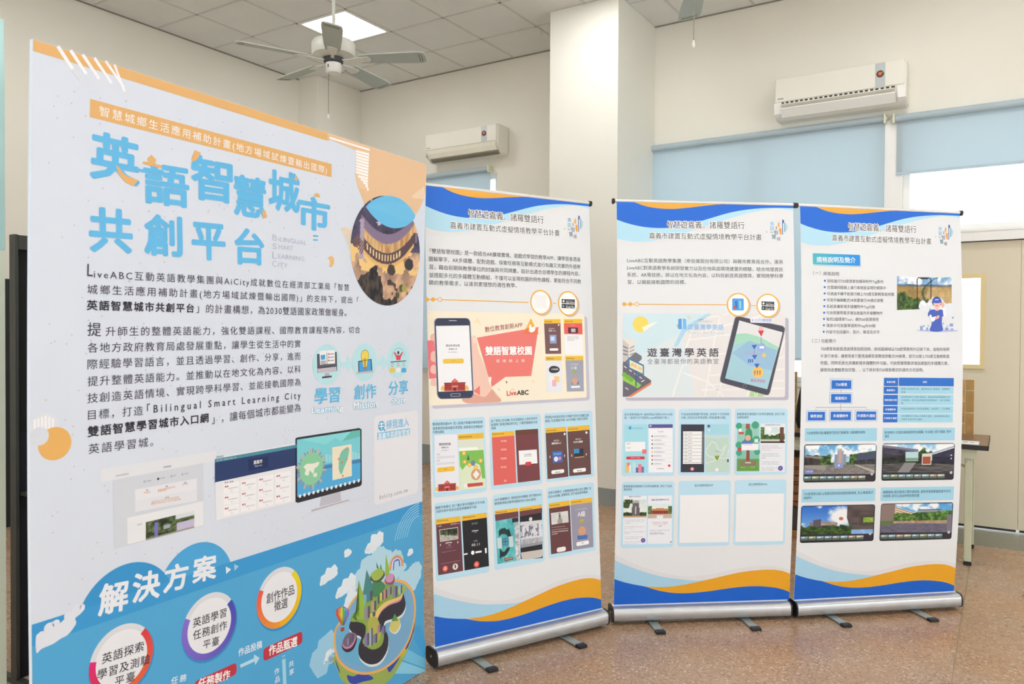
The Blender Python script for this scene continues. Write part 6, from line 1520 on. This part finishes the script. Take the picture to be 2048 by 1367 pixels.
A.poly([(1482, 155), (1524, 155), (1530, 215), (1478, 215)], '#a0584c', 2.4); A.blob([(1470, 320), (1478, 240), (1515, 205), (1550, 240), (1556, 320), (1560, 380), (1450, 380)], '#3f9a72', 2.6, 3); A.poly([(1488, 460), (1522, 460), (1524, 585), (1482, 585)], '#9a4c48', 2.6)
for x, y, r in ((1400, 180, 38), (1590, 170, 44), (1400, 400, 40), (1600, 340, 46), (1400, 490, 36), (1610, 480, 36)): A.circ((x, y), r, '#4aa888', 2.45, 14)
A.circ((1505, 318), 34, '#e0b49c', 2.9, 16); A.poly([(1436, 352), (1550, 352), (1560, 388), (1430, 390)], '#5a78c0', 2.8); A.poly([(1430, 386), (1626, 384), (1624, 458), (1430, 460)], '#f3f3f6', 3); A.text('Welcome to the park', (1444, 396), (1552, 396), 13, '#5c5cc0', 3.4)
A.poly([(1410, 582), (1598, 578), (1600, 640), (1408, 645)], '#8a7c6a', 2.8); A.text('情境對話練習', (1472, 604), (1536, 604), 16, '#f2ece0', 3.2, .02); A.circ((1415, 228), 20, '#f2f4f4', 2.8, 14); A.poly([(1398, 250), (1458, 250), (1458, 276), (1398, 276)], '#d8504c', 2.9); A.poly([(1385, 430), (1428, 430), (1428, 470), (1385, 470)], '#c84c50', 2.8); A.poly([(1580, 330), (1622, 330), (1622, 372), (1580, 372)], '#e6eaea', 2.8)
A.poly([(1376, 640), (1634, 640), (1600, 620), (1410, 624)], '#9a8a70', 2.7); A.text('HELLO', (1422, 656), (1474, 656), 14, '#f2ece0', 3.2); A.text('QUIZ', (1540, 654), (1585, 654), 14, '#f2ece0', 3.2)
A.poly([(1650, 152), (1936, 152), (1930, 708), (1640, 708)], '#e9edf4', 2); A.photo((1652, 195), (1930, 195), (1928, 376), (1650, 376), p_park, 36, 24, 2.5); A.text('臺灣嘉義學習課程 公園介紹', (1705, 168), (1878, 168), 15, '#5a4a8a', 3)
for k, (t, x1, c_) in enumerate([('Chiayi Park is located in the', 1850, '#c4606c'), ('eastern side of the Chiayi City. It is', 1905, '#c4606c'), ('a famous park.', 1762, '#c4606c'), ('', 0, ''), ('This park was built in 1910', 1852, '#5a5a68'), ('during the Japanese colonial', 1870, '#5a5a68'), ('period.', 1708, '#5a5a68'), ('', 0, ''), ('The park has a special train', 1864, '#5a5a68'), ('and a Confucius temple.', 1860, '#5a5a68'), ('', 0, ''), ('Later, the forest in the', 1850, '#5a5a68'), ('park also included', 1800, '#5a5a68')]):
    if t: A.text(t, (1662, 409+k*23), (x1, 409+k*23), 15, c_, 3)
A.circ((1879, 668), 28, '#5a4ca8', 3.4, 24); A.ring((1879, 668), 12, .7, '#c9c4ea', 3.8)
A.build('app_screen_print', c3, 'six small printed app screens')
A = Art(S3, M2)
card(A, (48, 45), (658, 42), (644, 800), (38, 806)); card(A, (702, 35), (1305, 30), (1292, 782), (692, 790)); card(A, (1350, 26), (1948, 18), (1930, 768), (1336, 778))
A.para([('觀看豐富的課程影片及特色課程後, 別忘了試試', (68, 98), (628, 94)), ('課後練習.', (70, 134), (172, 133)), ('遊台灣學英語APP', (888, 88), (1102, 84)), ('遊台灣學英語Web', (1512, 76), (1728, 72))], 30, TX, 3)
A.poly([(722, 200), (1282, 190), (1278, 740), (714, 750)], '#f1f2f4', 2); A.poly([(1370, 186), (1922, 180), (1908, 728), (1358, 738)], '#f1f2f4', 2)
A.poly([(68, 208), (338, 206), (334, 764), (62, 768)], '#edf1f7', 2); A.photo((68, 250), (336, 248), (334, 456), (66, 458), p_monument, 32, 28, 2.5); A.text('嘉義市 射日塔 簡介', (132, 218), (272, 216), 16, '#4a4a6a', 3)
for k, (t, x1) in enumerate([('The Sun-Shooting Tower, Chiayi', 314), ('is famous for a sacred tree', 302), ('in Alishan.', 150), ('', 0), ('The special floor of the tower is a', 320), ('glass floor.', 186), ('', 0), ('People often like to the middle of', 318), ('the tower.', 144), ('', 0), ('They did useful help create', 292), ('in a place that was big.', 234), ('', 0), ('Look in the top of the', 262), ('city and the park.', 228)]):
    if t: A.text(t, (80, 486+k*19.4), (x1, 484+k*19.4), 13, '#6a6a7c', 3)
A.circ((295, 720), 26, '#5a4ca8', 3.4, 24); A.ring((295, 720), 11, .7, '#c9c4ea', 3.8)
A.poly([(350, 204), (628, 202), (626, 756), (346, 762)], '#edf1f7', 2); A.photo((352, 300), (628, 298), (626, 464), (350, 466), p_temple, 34, 22, 2.5); A.text('嘉義孔廟英語導覽內容介紹', (390, 254), (592, 250), 19, '#3a3a9a', 3, .01)
A.text('Confucius Temple', (398, 514), (582, 511), 26, '#c88a94', 3, 0); A.text('(Sentence Scroll)', (416, 536), (560, 534), 18, '#c88a94', 3, 0); A.text('孔廟', (472, 555), (506, 554), 16, '#6a6a7c', 3)
A.text('Confucius Temple looks like', (366, 605), (604, 600), 16, '#6a6a7c', 3); A.text('a Chinese garden.', (366, 628), (516, 626), 16, '#6a6a7c', 3); A.text('孔廟看起來像是一座中式庭園', (366, 646), (538, 644), 14, '#6a6a7c', 3); A.circ((615, 738), 8, '#4a5a8a', 3, 8)
A.build('lower_card_print', c3, 'three pale blue cards, two with the square code left blank')

# ---- banner with the list, chart and photos
K4 = (1580, 390, 2.908); P4 = (1600, 500, 4.883); Q4 = (1600, 740, 6.3015); L4 = (1570, 830, 3.0376)
A = Art(S4, P4)
q = [A.L(p) for p in ((125, 138), (585, 153), (585, 46), (125, 30))]
u0, u1, v0, v1 = (q[0][0]+q[3][0])/2, (q[1][0]+q[2][0])/2, (q[0][1]+q[1][1])/2, (q[2][1]+q[3][1])/2
A.lpoly([(u0+.006, v0-.007), (u1+.006, v0-.007), (u1+.006, v1-.007), (u0+.006, v1-.007)], '#c9d4da', 1.4)
def grad(X, Y): return mixc(cst(X, '#55c0cc'), cst(X, '#2f96ee'), np.clip(X, 0, 1))
A.grid(lambda X, Y: np.stack([u0+(u1-u0)*X, v0+(v1-v0)*Y], 1), 12, 2, grad, 2)
A.text('規格說明及簡介', (160, 92), (542, 98), 56, '#ffffff', 3, .012)
A.build('heading_box_print', c4, 'turquoise to blue heading box')
A = Art(S4, P4)
DG = '#5c5d63'
A.text('（一）', (125, 222), (202, 222), 38, DG, 3); A.text('規格說明', (226, 228), (380, 231), 38, DG, 3)
for k, (t, x1) in enumerate([('到校進行720度環景拍攝與附件Tag製作', 815), ('在雲端伺服器上進行串接並呈現於網頁中', 838), ('可透過手機平板進行線上720度互動輕鬆逛校園', 917), ('可用手機頭戴式VR裝置進行VR模式瀏覽', 812), ('系統具備新增多媒體附件Tag功能', 733), ('可依照實際需求增加適當的多媒體物件', 806), ('每校2個環景Tour，總共60張環景照', 767), ('環景中可放置學習附件tag共30個', 733), ('內容可包括圖片、影片、聲音及文字', 775)]):
    y = 298+k*62.2; A.circ((242-k*1.4, y), 10, '#2f6cd0', 3, 14); A.text(t, (266-k*1.4, y+2), (x1, y+10-k*.8), 34, DG, 3)
A.text('（二）', (118, 884), (190, 884), 38, DG, 3); A.text('功能簡介', (205, 886), (354, 886), 38, DG, 3)
A.para([('720環景系統是透過環景拍照技術，將校園場域以720度環景照片記錄下來，並將所有照', (202, 963), (1458, 968)), ('片進行串接，讓使用者只要透過網頁瀏覽或穿戴式VR裝置，就可以線上720度互動輕鬆逛', (200, 1032), (1458, 1036)), ('校園，同時系統也具備新增多媒體附件功能，可依照實際需求增加適當的多媒體元素，', (198, 1100), (1450, 1104)), ('讓使用者體驗更加完整。，以下將針對720環景模式的運作方式說明。', (196, 1168), (1206, 1168))], 36, DG, 3)
A.build('body_lettering', c4, 'bulleted list and paragraph in grey Chinese text')
A = Art(S4, P4)
A.photo((948, 252), (1140, 268), (1145, 576), (946, 584), lambda X, Y: p_land(X*.36, Y), 24, 30, 1.8); A.photo((1140, 268), (1285, 268), (1285, 574), (1145, 576), lambda X, Y: p_land(.36+X*.27, Y), 18, 30, 1.8); A.photo((1285, 268), (1480, 264), (1480, 590), (1285, 574), lambda X, Y: p_land(.63+X*.37, Y), 24, 30, 1.8)
A.line([(1146, 572), (1142, 285), (1156, 269), (1262, 270), (1277, 285), (1278, 480)], .005, '#2d3038', 2.3); A.poly([(1172, 268), (1250, 270), (1246, 284), (1178, 283)], '#2d3038', 2.4)
A.blob([(1170, 575), (1165, 520), (1190, 490), (1215, 495), (1235, 520), (1270, 480), (1300, 455), (1380, 470), (1420, 520), (1480, 520), (1495, 600), (1460, 640), (1300, 620)], '#e6ebf2', 2.1, 3)
A.poly([(1195, 490), (1240, 520), (1218, 548), (1180, 520)], '#f7f9fb', 2.4); A.poly([(1245, 510), (1275, 520), (1255, 545)], '#f7f9fb', 2.4)
BW = '#4a66c4'
A.circ((1335, 505), 52, '#3a3f62', 2.7, 24); A.blob([(1305, 500), (1305, 535), (1322, 568), (1350, 568), (1370, 535), (1370, 500)], '#f2c4b8', 2.9, 3)
A.blob([(1294, 478), (1330, 462), (1372, 474), (1380, 500), (1360, 516), (1310, 516), (1294, 504)], BW, 3.1, 3); A.line([(1318, 484), (1352, 482)], .004, '#cfdaf6', 3.4); A.line([(1322, 542), (1348, 542)], .003, '#c44c5c', 3.4)
A.poly([(1325, 560), (1352, 560), (1356, 590), (1320, 590)], '#f2c4b8', 2.7); A.blob([(1248, 640), (1262, 590), (1310, 578), (1338, 590), (1370, 578), (1412, 598), (1415, 640), (1388, 650), (1385, 720), (1390, 788), (1270, 788), (1285, 720), (1280, 650)], BW, 2.6, 3)
A.blob([(1262, 640), (1290, 700), (1325, 670), (1322, 645), (1290, 655), (1280, 630)], '#f4f6fa', 3, 3); A.blob([(1318, 660), (1345, 635), (1362, 645), (1350, 668), (1322, 675)], '#f0b4a8', 3.2, 3); A.blob([(1376, 520), (1400, 510), (1408, 550), (1385, 560)], '#f0b4a8', 3.1, 3); A.blob([(1395, 550), (1420, 560), (1425, 640), (1400, 640)], '#eef2f8', 2.8, 3)
A.blob([(1140, 785), (1200, 778), (1500, 778), (1528, 792), (1330, 800)], '#b9c4e6', 2.2, 3)
for x, y, w, h in [(1172, 740, 26, 42), (1202, 730, 12, 20), (1232, 755, 18, 28), (1245, 730, 10, 14), (1415, 755, 34, 28), (1460, 715, 34, 30), (1482, 650, 18, 18), (1470, 765, 26, 18), (1390, 710, 14, 14), (1262, 570, 14, 14), (1430, 735, 14, 10)]: A.poly([(x, y), (x+w, y), (x+w, y+h), (x, y+h)], '#8fa4da', 2.5)
A.build('headset_reader_print', c4, 'printed landscape with a figure wearing a headset')
A = Art(S4, Q4)
DB = '#2b72d0'
def node(t, a, b, h=40):
    A.box4((a[0]-17, a[1]-17), (b[0]+14, a[1]-17), (b[0]+14, b[1]+13), (a[0]-17, b[1]+13), '#5a7cc0', 1.6); A.box4((a[0]-13, a[1]-13), (b[0]+10, a[1]-13), (b[0]+10, b[1]+9), (a[0]-13, b[1]+9), '#e6effa', 1.9)
    A.box4(a, (b[0], a[1]), b, (a[0], b[1]), DB, 2.3)
    n = len(t)*h*.95*(.75 if '7' in t else 1); cx = (a[0]+b[0])/2; cy = (a[1]+b[1])/2; n = min(n, (b[0]-a[0])*.9)
    A.text(t, (cx-n/2, cy), (cx+n/2, cy), h, '#ffffff', 3, .01)
node('720環景', (395, 126), (646, 234)); node('環景照片', (390, 298), (642, 408)); node('場景連結', (96, 522), (314, 632)); node('多媒體附件', (384, 520), (640, 628)); node('外部影片連結', (708, 518), (958, 626))
for p in ([(516, 247), (515, 285)], [(512, 422), (512, 505)], [(198, 505), (198, 468), (840, 466), (842, 503)]): A.line(p, .002, '#8a929c', 2)
A.build('flow_diagram_print', c4, 'blue box diagram')
A = Art(S4, Q4)
LB = '#a6daee'
rows = [(95, 200, '系統功能', None), (208, 296, '環景照片', ['具備720度環景功能，讓環景能依行動載具、自動轉換', '視角']), (310, 438, '場景連結功能', ['增加環景照片之間的連結點，讓使用者點擊畫面當中的', '方向箭頭，就可自由移動至其他環景當中，進行校園探', '索']), (450, 538, '多媒體附件', ['可增加環景照片中的附加檔案，包含照片、文字簡報']), (550, 656, '外部影片連結', ['可在環景照片中嵌入外部影片連結，使用者點擊後會以', '內嵌形式進行影片播放'])]
for k, (y0, y1, t, body) in enumerate(rows):
    s0 = 4*k
    A.box4((1058-k*3, y0), (1236-k*2, y0), (1234-k*2, y1), (1056-k*3, y1), DB, 2.2)
    A.box4((1244-k*2, y0), (1938-k*3, y0), (1936-k*3, y1), (1243-k*2, y1), DB if k == 0 else LB, 2.2)
    w = min(len(t)*27, 158); A.text(t, (1146-w/2-k*2, (y0+y1)/2), (1146+w/2-k*2, (y0+y1)/2), 26, '#ffffff', 3, .01)
    if k == 0: A.text('說明', (1548, 148), (1596, 148), 26, '#ffffff', 3, .01)
    else:
        for j, b_ in enumerate(body): A.text(b_, (1275, y0+26+j*40 if len(body) > 1 else y0+34), (1275+(612 if len(b_) > 20 else len(b_)*26), y0+28+j*40 if len(body) > 1 else y0+34), 24, '#4c7488', 3)
A.build('blue_table_print', c4, 'blue and pale cyan table')
A = Art(S4, L4)
for q, rws in (([(122, 82), (558, 74), (558, 152), (118, 162)], [('720度環景功能:讓畫景可配合行動載具, 自動轉換視角', (132, 108), (484, 102))]), ([(594, 80), (1032, 72), (1030, 150), (592, 156)], [('附加物件:可增加場域號附附加檔案, 包含線上影片連結, 照片', (605, 105), (1010, 98)), ('聲音', (607, 128), (632, 127))]),
               ([(102, 448), (550, 444), (546, 520), (100, 528)], [('720度環景功能:以環景拍照技術紀錄校園場域, 並以專業程式', (113, 478), (535, 468)), ('串接照片', (114, 502), (165, 500))]), ([(582, 438), (1026, 432), (1022, 514), (580, 520)], [('編輯後點:增加場域之間的連結點, 當使用者點擊畫面當中的方', (595, 466), (1006, 460)), ('向箭頭, 就可以自由移動探索校園', (596, 490), (814, 486))])):
    A.box4(*q, '#a6d8ee', 1.4, .004)
    A.para(rws, 18, '#4c6a78', 3, .004)
A.build('caption_bar_print', c4, 'four pale cyan caption bars')
for (tl, tr, br, bl), pnt, lab in (([(120, 178), (556, 172), (549, 402), (108, 408)], p_gate, 'printed photo of a campus gate and forecourt'), ([(590, 172), (1030, 168), (1025, 392), (587, 396)], p_shelter, 'printed photo taken under a dark walkway roof'), ([(100, 550), (546, 540), (538, 766), (88, 772)], p_tower, 'printed photo looking up at buildings and blue sky'), ([(582, 536), (1020, 528), (1012, 752), (574, 762)], p_yard, 'printed photo of a school yard with trees')):
    A = Art(S4, L4)
    A.box4(tl, tr, br, bl, '#26262e', 1.6, .012)
    m = lambda a, b: (tl[0]+(tr[0]-tl[0])*a+(bl[0]-tl[0])*b, tl[1]+(tr[1]-tl[1])*a+(bl[1]-tl[1])*b)
    A.photo(m(.008, .02), m(.992, .02), m(.992, .80), m(.008, .80), pnt, 150, 74, 2.1)
    A.poly([m(.01, .78), m(.99, .80), m(.99, .97), m(.01, .97)], '#33303a', 2.5)
    cc = ['#8fb4c9', '#9cc4d8', '#7aa9b4', '#8ab0c4', '#b9a08c', '#a9b48c', '#9aa4a8', '#c4c0b0']
    for k in range(8):
        a0 = .012+k*.108; col = cc[(k*3+int(tl[0]+tl[1])) % 8]
        A.poly([m(a0, .84), m(a0+.098, .84), m(a0+.098, .95), m(a0, .95)], col, 2.9); A.poly([m(a0, .90), m(a0+.098, .89), m(a0+.098, .95), m(a0, .95)], '#5f6f5c', 3.2); A.poly([m(a0+.01, .865), m(a0+.05, .855), m(a0+.06, .88), m(a0+.02, .885)], '#eef2f4', 3.2)
    A.circ(m(.955, .80), 9, '#c9c6cf', 3.1, 14)
    if pnt is p_gate: A.poly([m(.43, .50), m(.55, .50), m(.55, .63), m(.43, .63)], '#8a9ad0', 2.9); A.circ(m(.49, .56), 6, '#e6eaf6', 3.2, 10); A.poly([m(.02, .65), m(.14, .65), m(.14, .78), m(.02, .78)], '#7c88c0', 2.9); A.text('校園導覽', m(.035, .715), m(.125, .715), 8, '#eceff8', 3.4)
    if pnt is p_shelter: A.poly([m(.55, .33), m(.68, .33), m(.68, .58), m(.55, .58)], '#dfe0d4', 2.9); A.poly([m(.56, .36), m(.67, .36), m(.67, .56), m(.56, .56)], '#a8553c', 3.2); A.circ(m(.955, .33), 5, '#dcdce4', 3, 8); A.circ(m(.955, .42), 5, '#dcdce4', 3, 8)
    A.build('campus_photo', c4, lab)
# ------------------------------------------------------------------ second fan, partly in view at the top
fan((-1.44, 4.165, 3.45), math.radians(115), 'ceiling fan at the top edge, only a blade tip and pull chain in view', .30)

# ------------------------------------------------------------------ table by the door and what is on and under it
M_TOP = mat('brown_table_laminate', '#8a6a4a', .4, var=.12, scale=9)
M_LEG = mat('pale_green_steel', '#cdd0b4', .45, var=.03)
M_EDGE = mat('black_edge_band', '#23211f', .5)
TX0, TX1, TY0, TY1 = -1.88, -.078, 5.475, 6.075
t = empty('folding_table', 'long folding table with brown top and pale green steel legs beside the door', 'table', ((TX0+TX1)/2, (TY0+TY1)/2, 0))
tx, ty = (TX1-TX0)/2, (TY1-TY0)/2
b = MB(); b.box((-tx+.004, -ty+.004, .728), (tx-.004, ty-.004, .7515)); b.build('tabletop', M_TOP, t)
b = MB(); b.box((-tx, -ty, .722), (tx, -ty+.004, .7505)).box((-tx, ty-.004, .722), (tx, ty, .7505)).box((-tx, -ty, .722), (-tx+.004, ty, .7505)).box((tx-.004, -ty, .722), (tx, ty, .7505)); b.build('edge_band', M_EDGE, t)
b = MB(); b.box((-tx+.06, -ty+.03, .665), (tx-.06, -ty+.05, .722)).box((-tx+.06, ty-.05, .665), (tx-.06, ty-.03, .722)); b.build('side_rail', M_LEG, t)
for s in (-1, 1):
    for q in (-1, 1):
        x = s*(tx-.105); y = q*(ty-.07)
        b = MB(); b.box((x-.02, y-.0125, .022), (x+.02, y+.0125, .722), bev=.003); lg = b.build('leg', M_LEG, t)
        MB().box((x-.022, y-.0145, 0), (x+.022, y+.0145, .024), bev=.002).build('foot_cap', M_BLACK, lg)
        for zz in (.64, .56, .535): MB().cyl((x, y-.0155, zz), (x, y-.012, zz), .005, n=8).build('rivet', M_ALU, lg)
    b = MB(); b.box((s*(tx-.105)-.012, -ty+.08, .15), (s*(tx-.105)+.012, ty-.08, .175)).box((s*(tx-.105)-.012, -ty+.08, .64), (s*(tx-.105)+.012, ty-.08, .665)); b.build('cross_bar', M_LEG, t)
    b = MB(); b.cyl((s*(tx-.105), ty-.10, .60), (s*(tx-.42), ty-.10, .68), .008, n=8).cyl((s*(tx-.105), -ty+.10, .60), (s*(tx-.42), -ty+.10, .68), .008, n=8); b.build('folding_brace', M_LEG, t)

sh = MB().box((-.215, -.085, 0), (.215, .085, .0012)).build('paper_sheet', mat('white_paper', '#f4f5f8', .6, var=.01))
sh.location = (-.345, 5.585, .7518); tag(sh, 'white paper sheet with a dark printed line at the right end of the brown table', 'paper')
b = MB()
for k in range(5): b.box((.02+k*.036, .0, .0012), (.046+k*.036, .016+.004*(k % 2), .0015))
b.build('printed_line', mat('black_ink', '#2c2c30', .5), sh).__setitem__('kind', 'stuff')

def brick_panel(loc, rz, w, h, label, seed):
    """upright card panel faced with brick shapes standing on end"""
    t = empty('brick_pattern_panel', label, 'panel', loc, rz, 'brick-patterned panels')
    MB().box((-w/2, 0, 0), (w/2, .012, h)).build('backing', mat('cream_joint', '#ead9b0', .7, var=.03), t)
    r = random.Random(seed); cw, ch, g = .052, .148, .006
    M1, M2 = mat('tan_brick', '#b08a54', .7, var=.12, scale=25), mat('light_tan_brick', '#bd9860', .7, var=.12, scale=25)
    n = int(w/cw)
    for i in range(n):
        x = w/2-(i+1)*cw; z = -ch*.5*(i % 2)
        while z < h:
            a, c = max(z, 0)+g/2, min(z+ch, h)-g/2
            if c-a > .02: MB().box((x+g/2, -.006, a), (x+cw-g/2, .0005, c), bev=.002).build('brick', r.choice((M1, M2)), t)
            z += ch
    return t
brick_panel((-.455, 6.035, .7518), 0, .57, .37, 'tan brick-patterned panel standing on the brown table below the narrow door window', 2)
brick_panel((-1.59, 6.035, .7518), 0, .56, .385, 'tan brick-patterned panel at the back of the table, behind the black backpack', 5)

# black backpack between the two right banners
t = empty('backpack', 'black backpack standing on the table, seen between the two right banners', 'bag', (-1.10, 5.80, .7518))
M_BAG = mat('black_nylon', '#16181d', .75, var=.2, scale=20, bump=.25, bscale=35)
def softbox(w, d, h, taper, cz=0):
    bm = bmesh.new(); n = 14; rows = 9; rings = []
    for i in range(rows):
        f = i/(rows-1); s = 1-taper*f**2.2
        if i == 0: s *= .9
        rings.append([bm.verts.new((w*s*math.copysign(abs(math.cos(2*PI*k/n))**.6, math.cos(2*PI*k/n)), d*s*math.copysign(abs(math.sin(2*PI*k/n))**.6, math.sin(2*PI*k/n)), cz+h*f)) for k in range(n)])
    for i in range(rows-1):
        for k in range(n): bm.faces.new((rings[i][k], rings[i][(k+1) % n], rings[i+1][(k+1) % n], rings[i+1][k]))
    bm.faces.new(rings[0][::-1]); bm.faces.new(rings[-1])
    m = MB(); m.bm.free(); m.bm = bm; return m
softbox(.165, .10, .42, .45).build('body', M_BAG, t, smooth=True)
m = softbox(.12, .035, .22, .3, .03); bmesh.ops.translate(m.bm, vec=(0, -.10, 0), verts=m.bm.verts); m.build('front_pocket', M_BAG, t, smooth=True)
b = MB(); pts = [(-.04, 0, .41), (-.038, 0, .445), (0, 0, .46), (.038, 0, .445), (.04, 0, .41)]
for i in range(4): b.cyl(pts[i], pts[i+1], .007, n=8)
b.build('carry_handle', M_BAG, t, smooth=True)
for s in (-1, 1):
    b = MB(); pp = [(s*.07, .06, .40), (s*.10, .115, .33), (s*.11, .12, .2), (s*.12, .085, .06)]
    for i in range(3): b.cyl(pp[i], pp[i+1], .012, n=8)
    b.build('shoulder_strap', M_BAG, t, smooth=True)
b = MB(); b.cyl((-.09, -.130, .23), (.09, -.130, .23), .003, n=6); b.build('zip', M_ALU, t)

# brown crate under the table
t = empty('storage_crate', 'brown wooden crate with dark markings under the table, seen between the two right banners', 'crate', (-1.22, 5.80, 0))
M_CR = mat('red_brown_board', '#96633f', .6, var=.2, scale=14)
for k in range(4): MB().box((-.29, -.18, .215+k*.0875), (.29, -.162, .298+k*.0875), bev=.003).build('plank', M_CR, t)
MB().box((-.29, -.16, .03), (.29, .18, .56)).build('inner_box', mat('dark_crate', '#3b3836', .7, var=.1), t)
MB().box((-.29, -.175, .055), (.29, -.160, .21)).build('dark_panel', mat('dark_grey_board', '#4a4745', .6, var=.1), t)
MB().box((-.30, -.19, 0), (.30, .19, .05), bev=.004).build('base_board', mat('light_wood', '#a9824f', .55, var=.15, scale=12), t)
b = MB()
for k in range(9): b.box((.03, -.1835, .235+k*.036), (.05, -.1815, .25+k*.036))
for k in range(5): b.box((-.10, -.1835, .25+k*.06), (.02, -.1818, .256+k*.06))
b.build('stencil_marks', mat('dark_stencil', '#35241b', .6), t).__setitem__('kind', 'stuff')

# ------------------------------------------------------------------ rack with stacked panels by the left wall
M_RACK = mat('black_rack_steel', '#23272a', .45, .3, var=.08)
t = empty('storage_rack', 'black open steel rack against the left wall, at the left edge', 'rack', (-6.28, 2.1, 0))
for sx in (-1, 1):
    for sy in (-1, 1):
        x, y = sx*.22, .655*sy
        b = MB(); b.box((x-.02, y-.02, .0), (x+.02, y+.02, 1.785), bev=.003); b.build('post', M_RACK, t)
for z in (.03, .88, 1.755):
    b = MB()
    for sx in (-1, 1): b.box((sx*.22-.015, -.635, z-.03), (sx*.22+.015, .635, z+.03))
    for sy in (-1, 1): b.box((-.205, sy*.655-.015, z-.03), (.205, sy*.655+.015, z+.03))
    if z < 1.7: b.box((-.205, -.64, z+.018), (.205, .64, z+.028))
    b.build('shelf_frame', M_RACK, t)
MTL = [mat('teal_panel', '#3f7b8c', .5, var=.1), mat('deep_teal_panel', '#2c5566', .5, var=.1)]
MGR = mat('grey_panel_rim', '#a3abac', .4, var=.05)
def stacked_panel(z, k, label, group):
    t = empty('stacked_panel', label, 'panel', (-6.28+.006*((k*7) % 3), 2.1+.008*((k*5) % 3-1), z), 0, group)
    MB().box((-.19, -.58, .0), (.19, .58, .034), bev=.005).build('board', MTL[k % 2], t)
    b = MB(); b.box((.190, -.585, .004), (.212, .585, .030), bev=.006); b.build('front_rim', MGR, t)
ORD = ['lowest', 'second lowest', 'third from the bottom', 'fourth from the bottom', 'fifth from the bottom', 'sixth from the bottom', 'seventh from the bottom', 'eighth from the bottom', 'ninth from the bottom', 'tenth from the bottom', 'eleventh from the bottom', 'second from the top', 'topmost']
for k in range(10): stacked_panel(.912+k*.0585, k, 'teal panel with grey rim, '+('topmost' if k == 9 else ORD[k])+" on the rack's middle shelf", 'panels stacked on the middle shelf')
for k in range(13): stacked_panel(.064+k*.059, k, 'teal panel with grey rim, '+ORD[k]+" on the rack's bottom shelf", 'panels stacked on the bottom shelf')

# dark framed stand behind the left edge of the board
t = empty('framed_stand', 'tall black panel in dark grey metal frame behind the large board, left side', 'stand', (-3.347, 1.545, 0), math.radians(2.5))
M_FR = mat('dark_grey_frame', '#4a4d49', .45, .3, var=.05)
b = MB(); b.box((-.02, 0, .02), (.02, .016, 1.805), bev=.002); b.build('near_post', M_FR, t)
b = MB(); b.box((-.02, .80, .02), (.02, .816, 1.805), bev=.002); b.build('far_post', M_FR, t)
b = MB(); b.box((-.02, .016, 1.745), (.02, .80, 1.803), bev=.002); b.build('top_rail', M_FR, t)
b = MB(); b.box((-.008, .016, 1.01), (.008, .80, 1.745)); b.build('upper_infill', mat('matt_black', '#101214', .8, var=.1), t)
b = MB(); b.box((-.012, .016, .02), (.012, .80, 1.01)); b.build('lower_infill', mat('navy_black', '#0d1020', .7, var=.1), t)
b = MB(); b.box((.008, .02, .76), (.06, .79, .772)); b.build('ledge', M_FR, t)
for y in (.002, .786): MB().box((-.2, y, 0), (.2, y+.028, .02)).build('stand_foot', M_FR, t)

# pale panel of which only the edge shows at the far left
t = empty('display_panel', 'pale green and teal standing panel, only its edge visible at the far left border', 'display board', (-2.505, 1.133, 0), 0)
b = MB(); b.box((-.01, -1.2, .0), (.01, 0, 2.337)); pb = b.build('panel', mat('pale_green_board', '#e4ecd8', .5, var=.02), t)
b = MB(); b.box((.0102, -1.199, 1.66), (.0112, -.001, 2.336)).box((-.0102, .0, 1.66), (.0102, .0008, 2.336)); b.build('teal_print', mat('teal_print', '#bfe6e4', .5), pb)
bpy.data.objects.remove(_to); bpy.data.curves.remove(_tc)
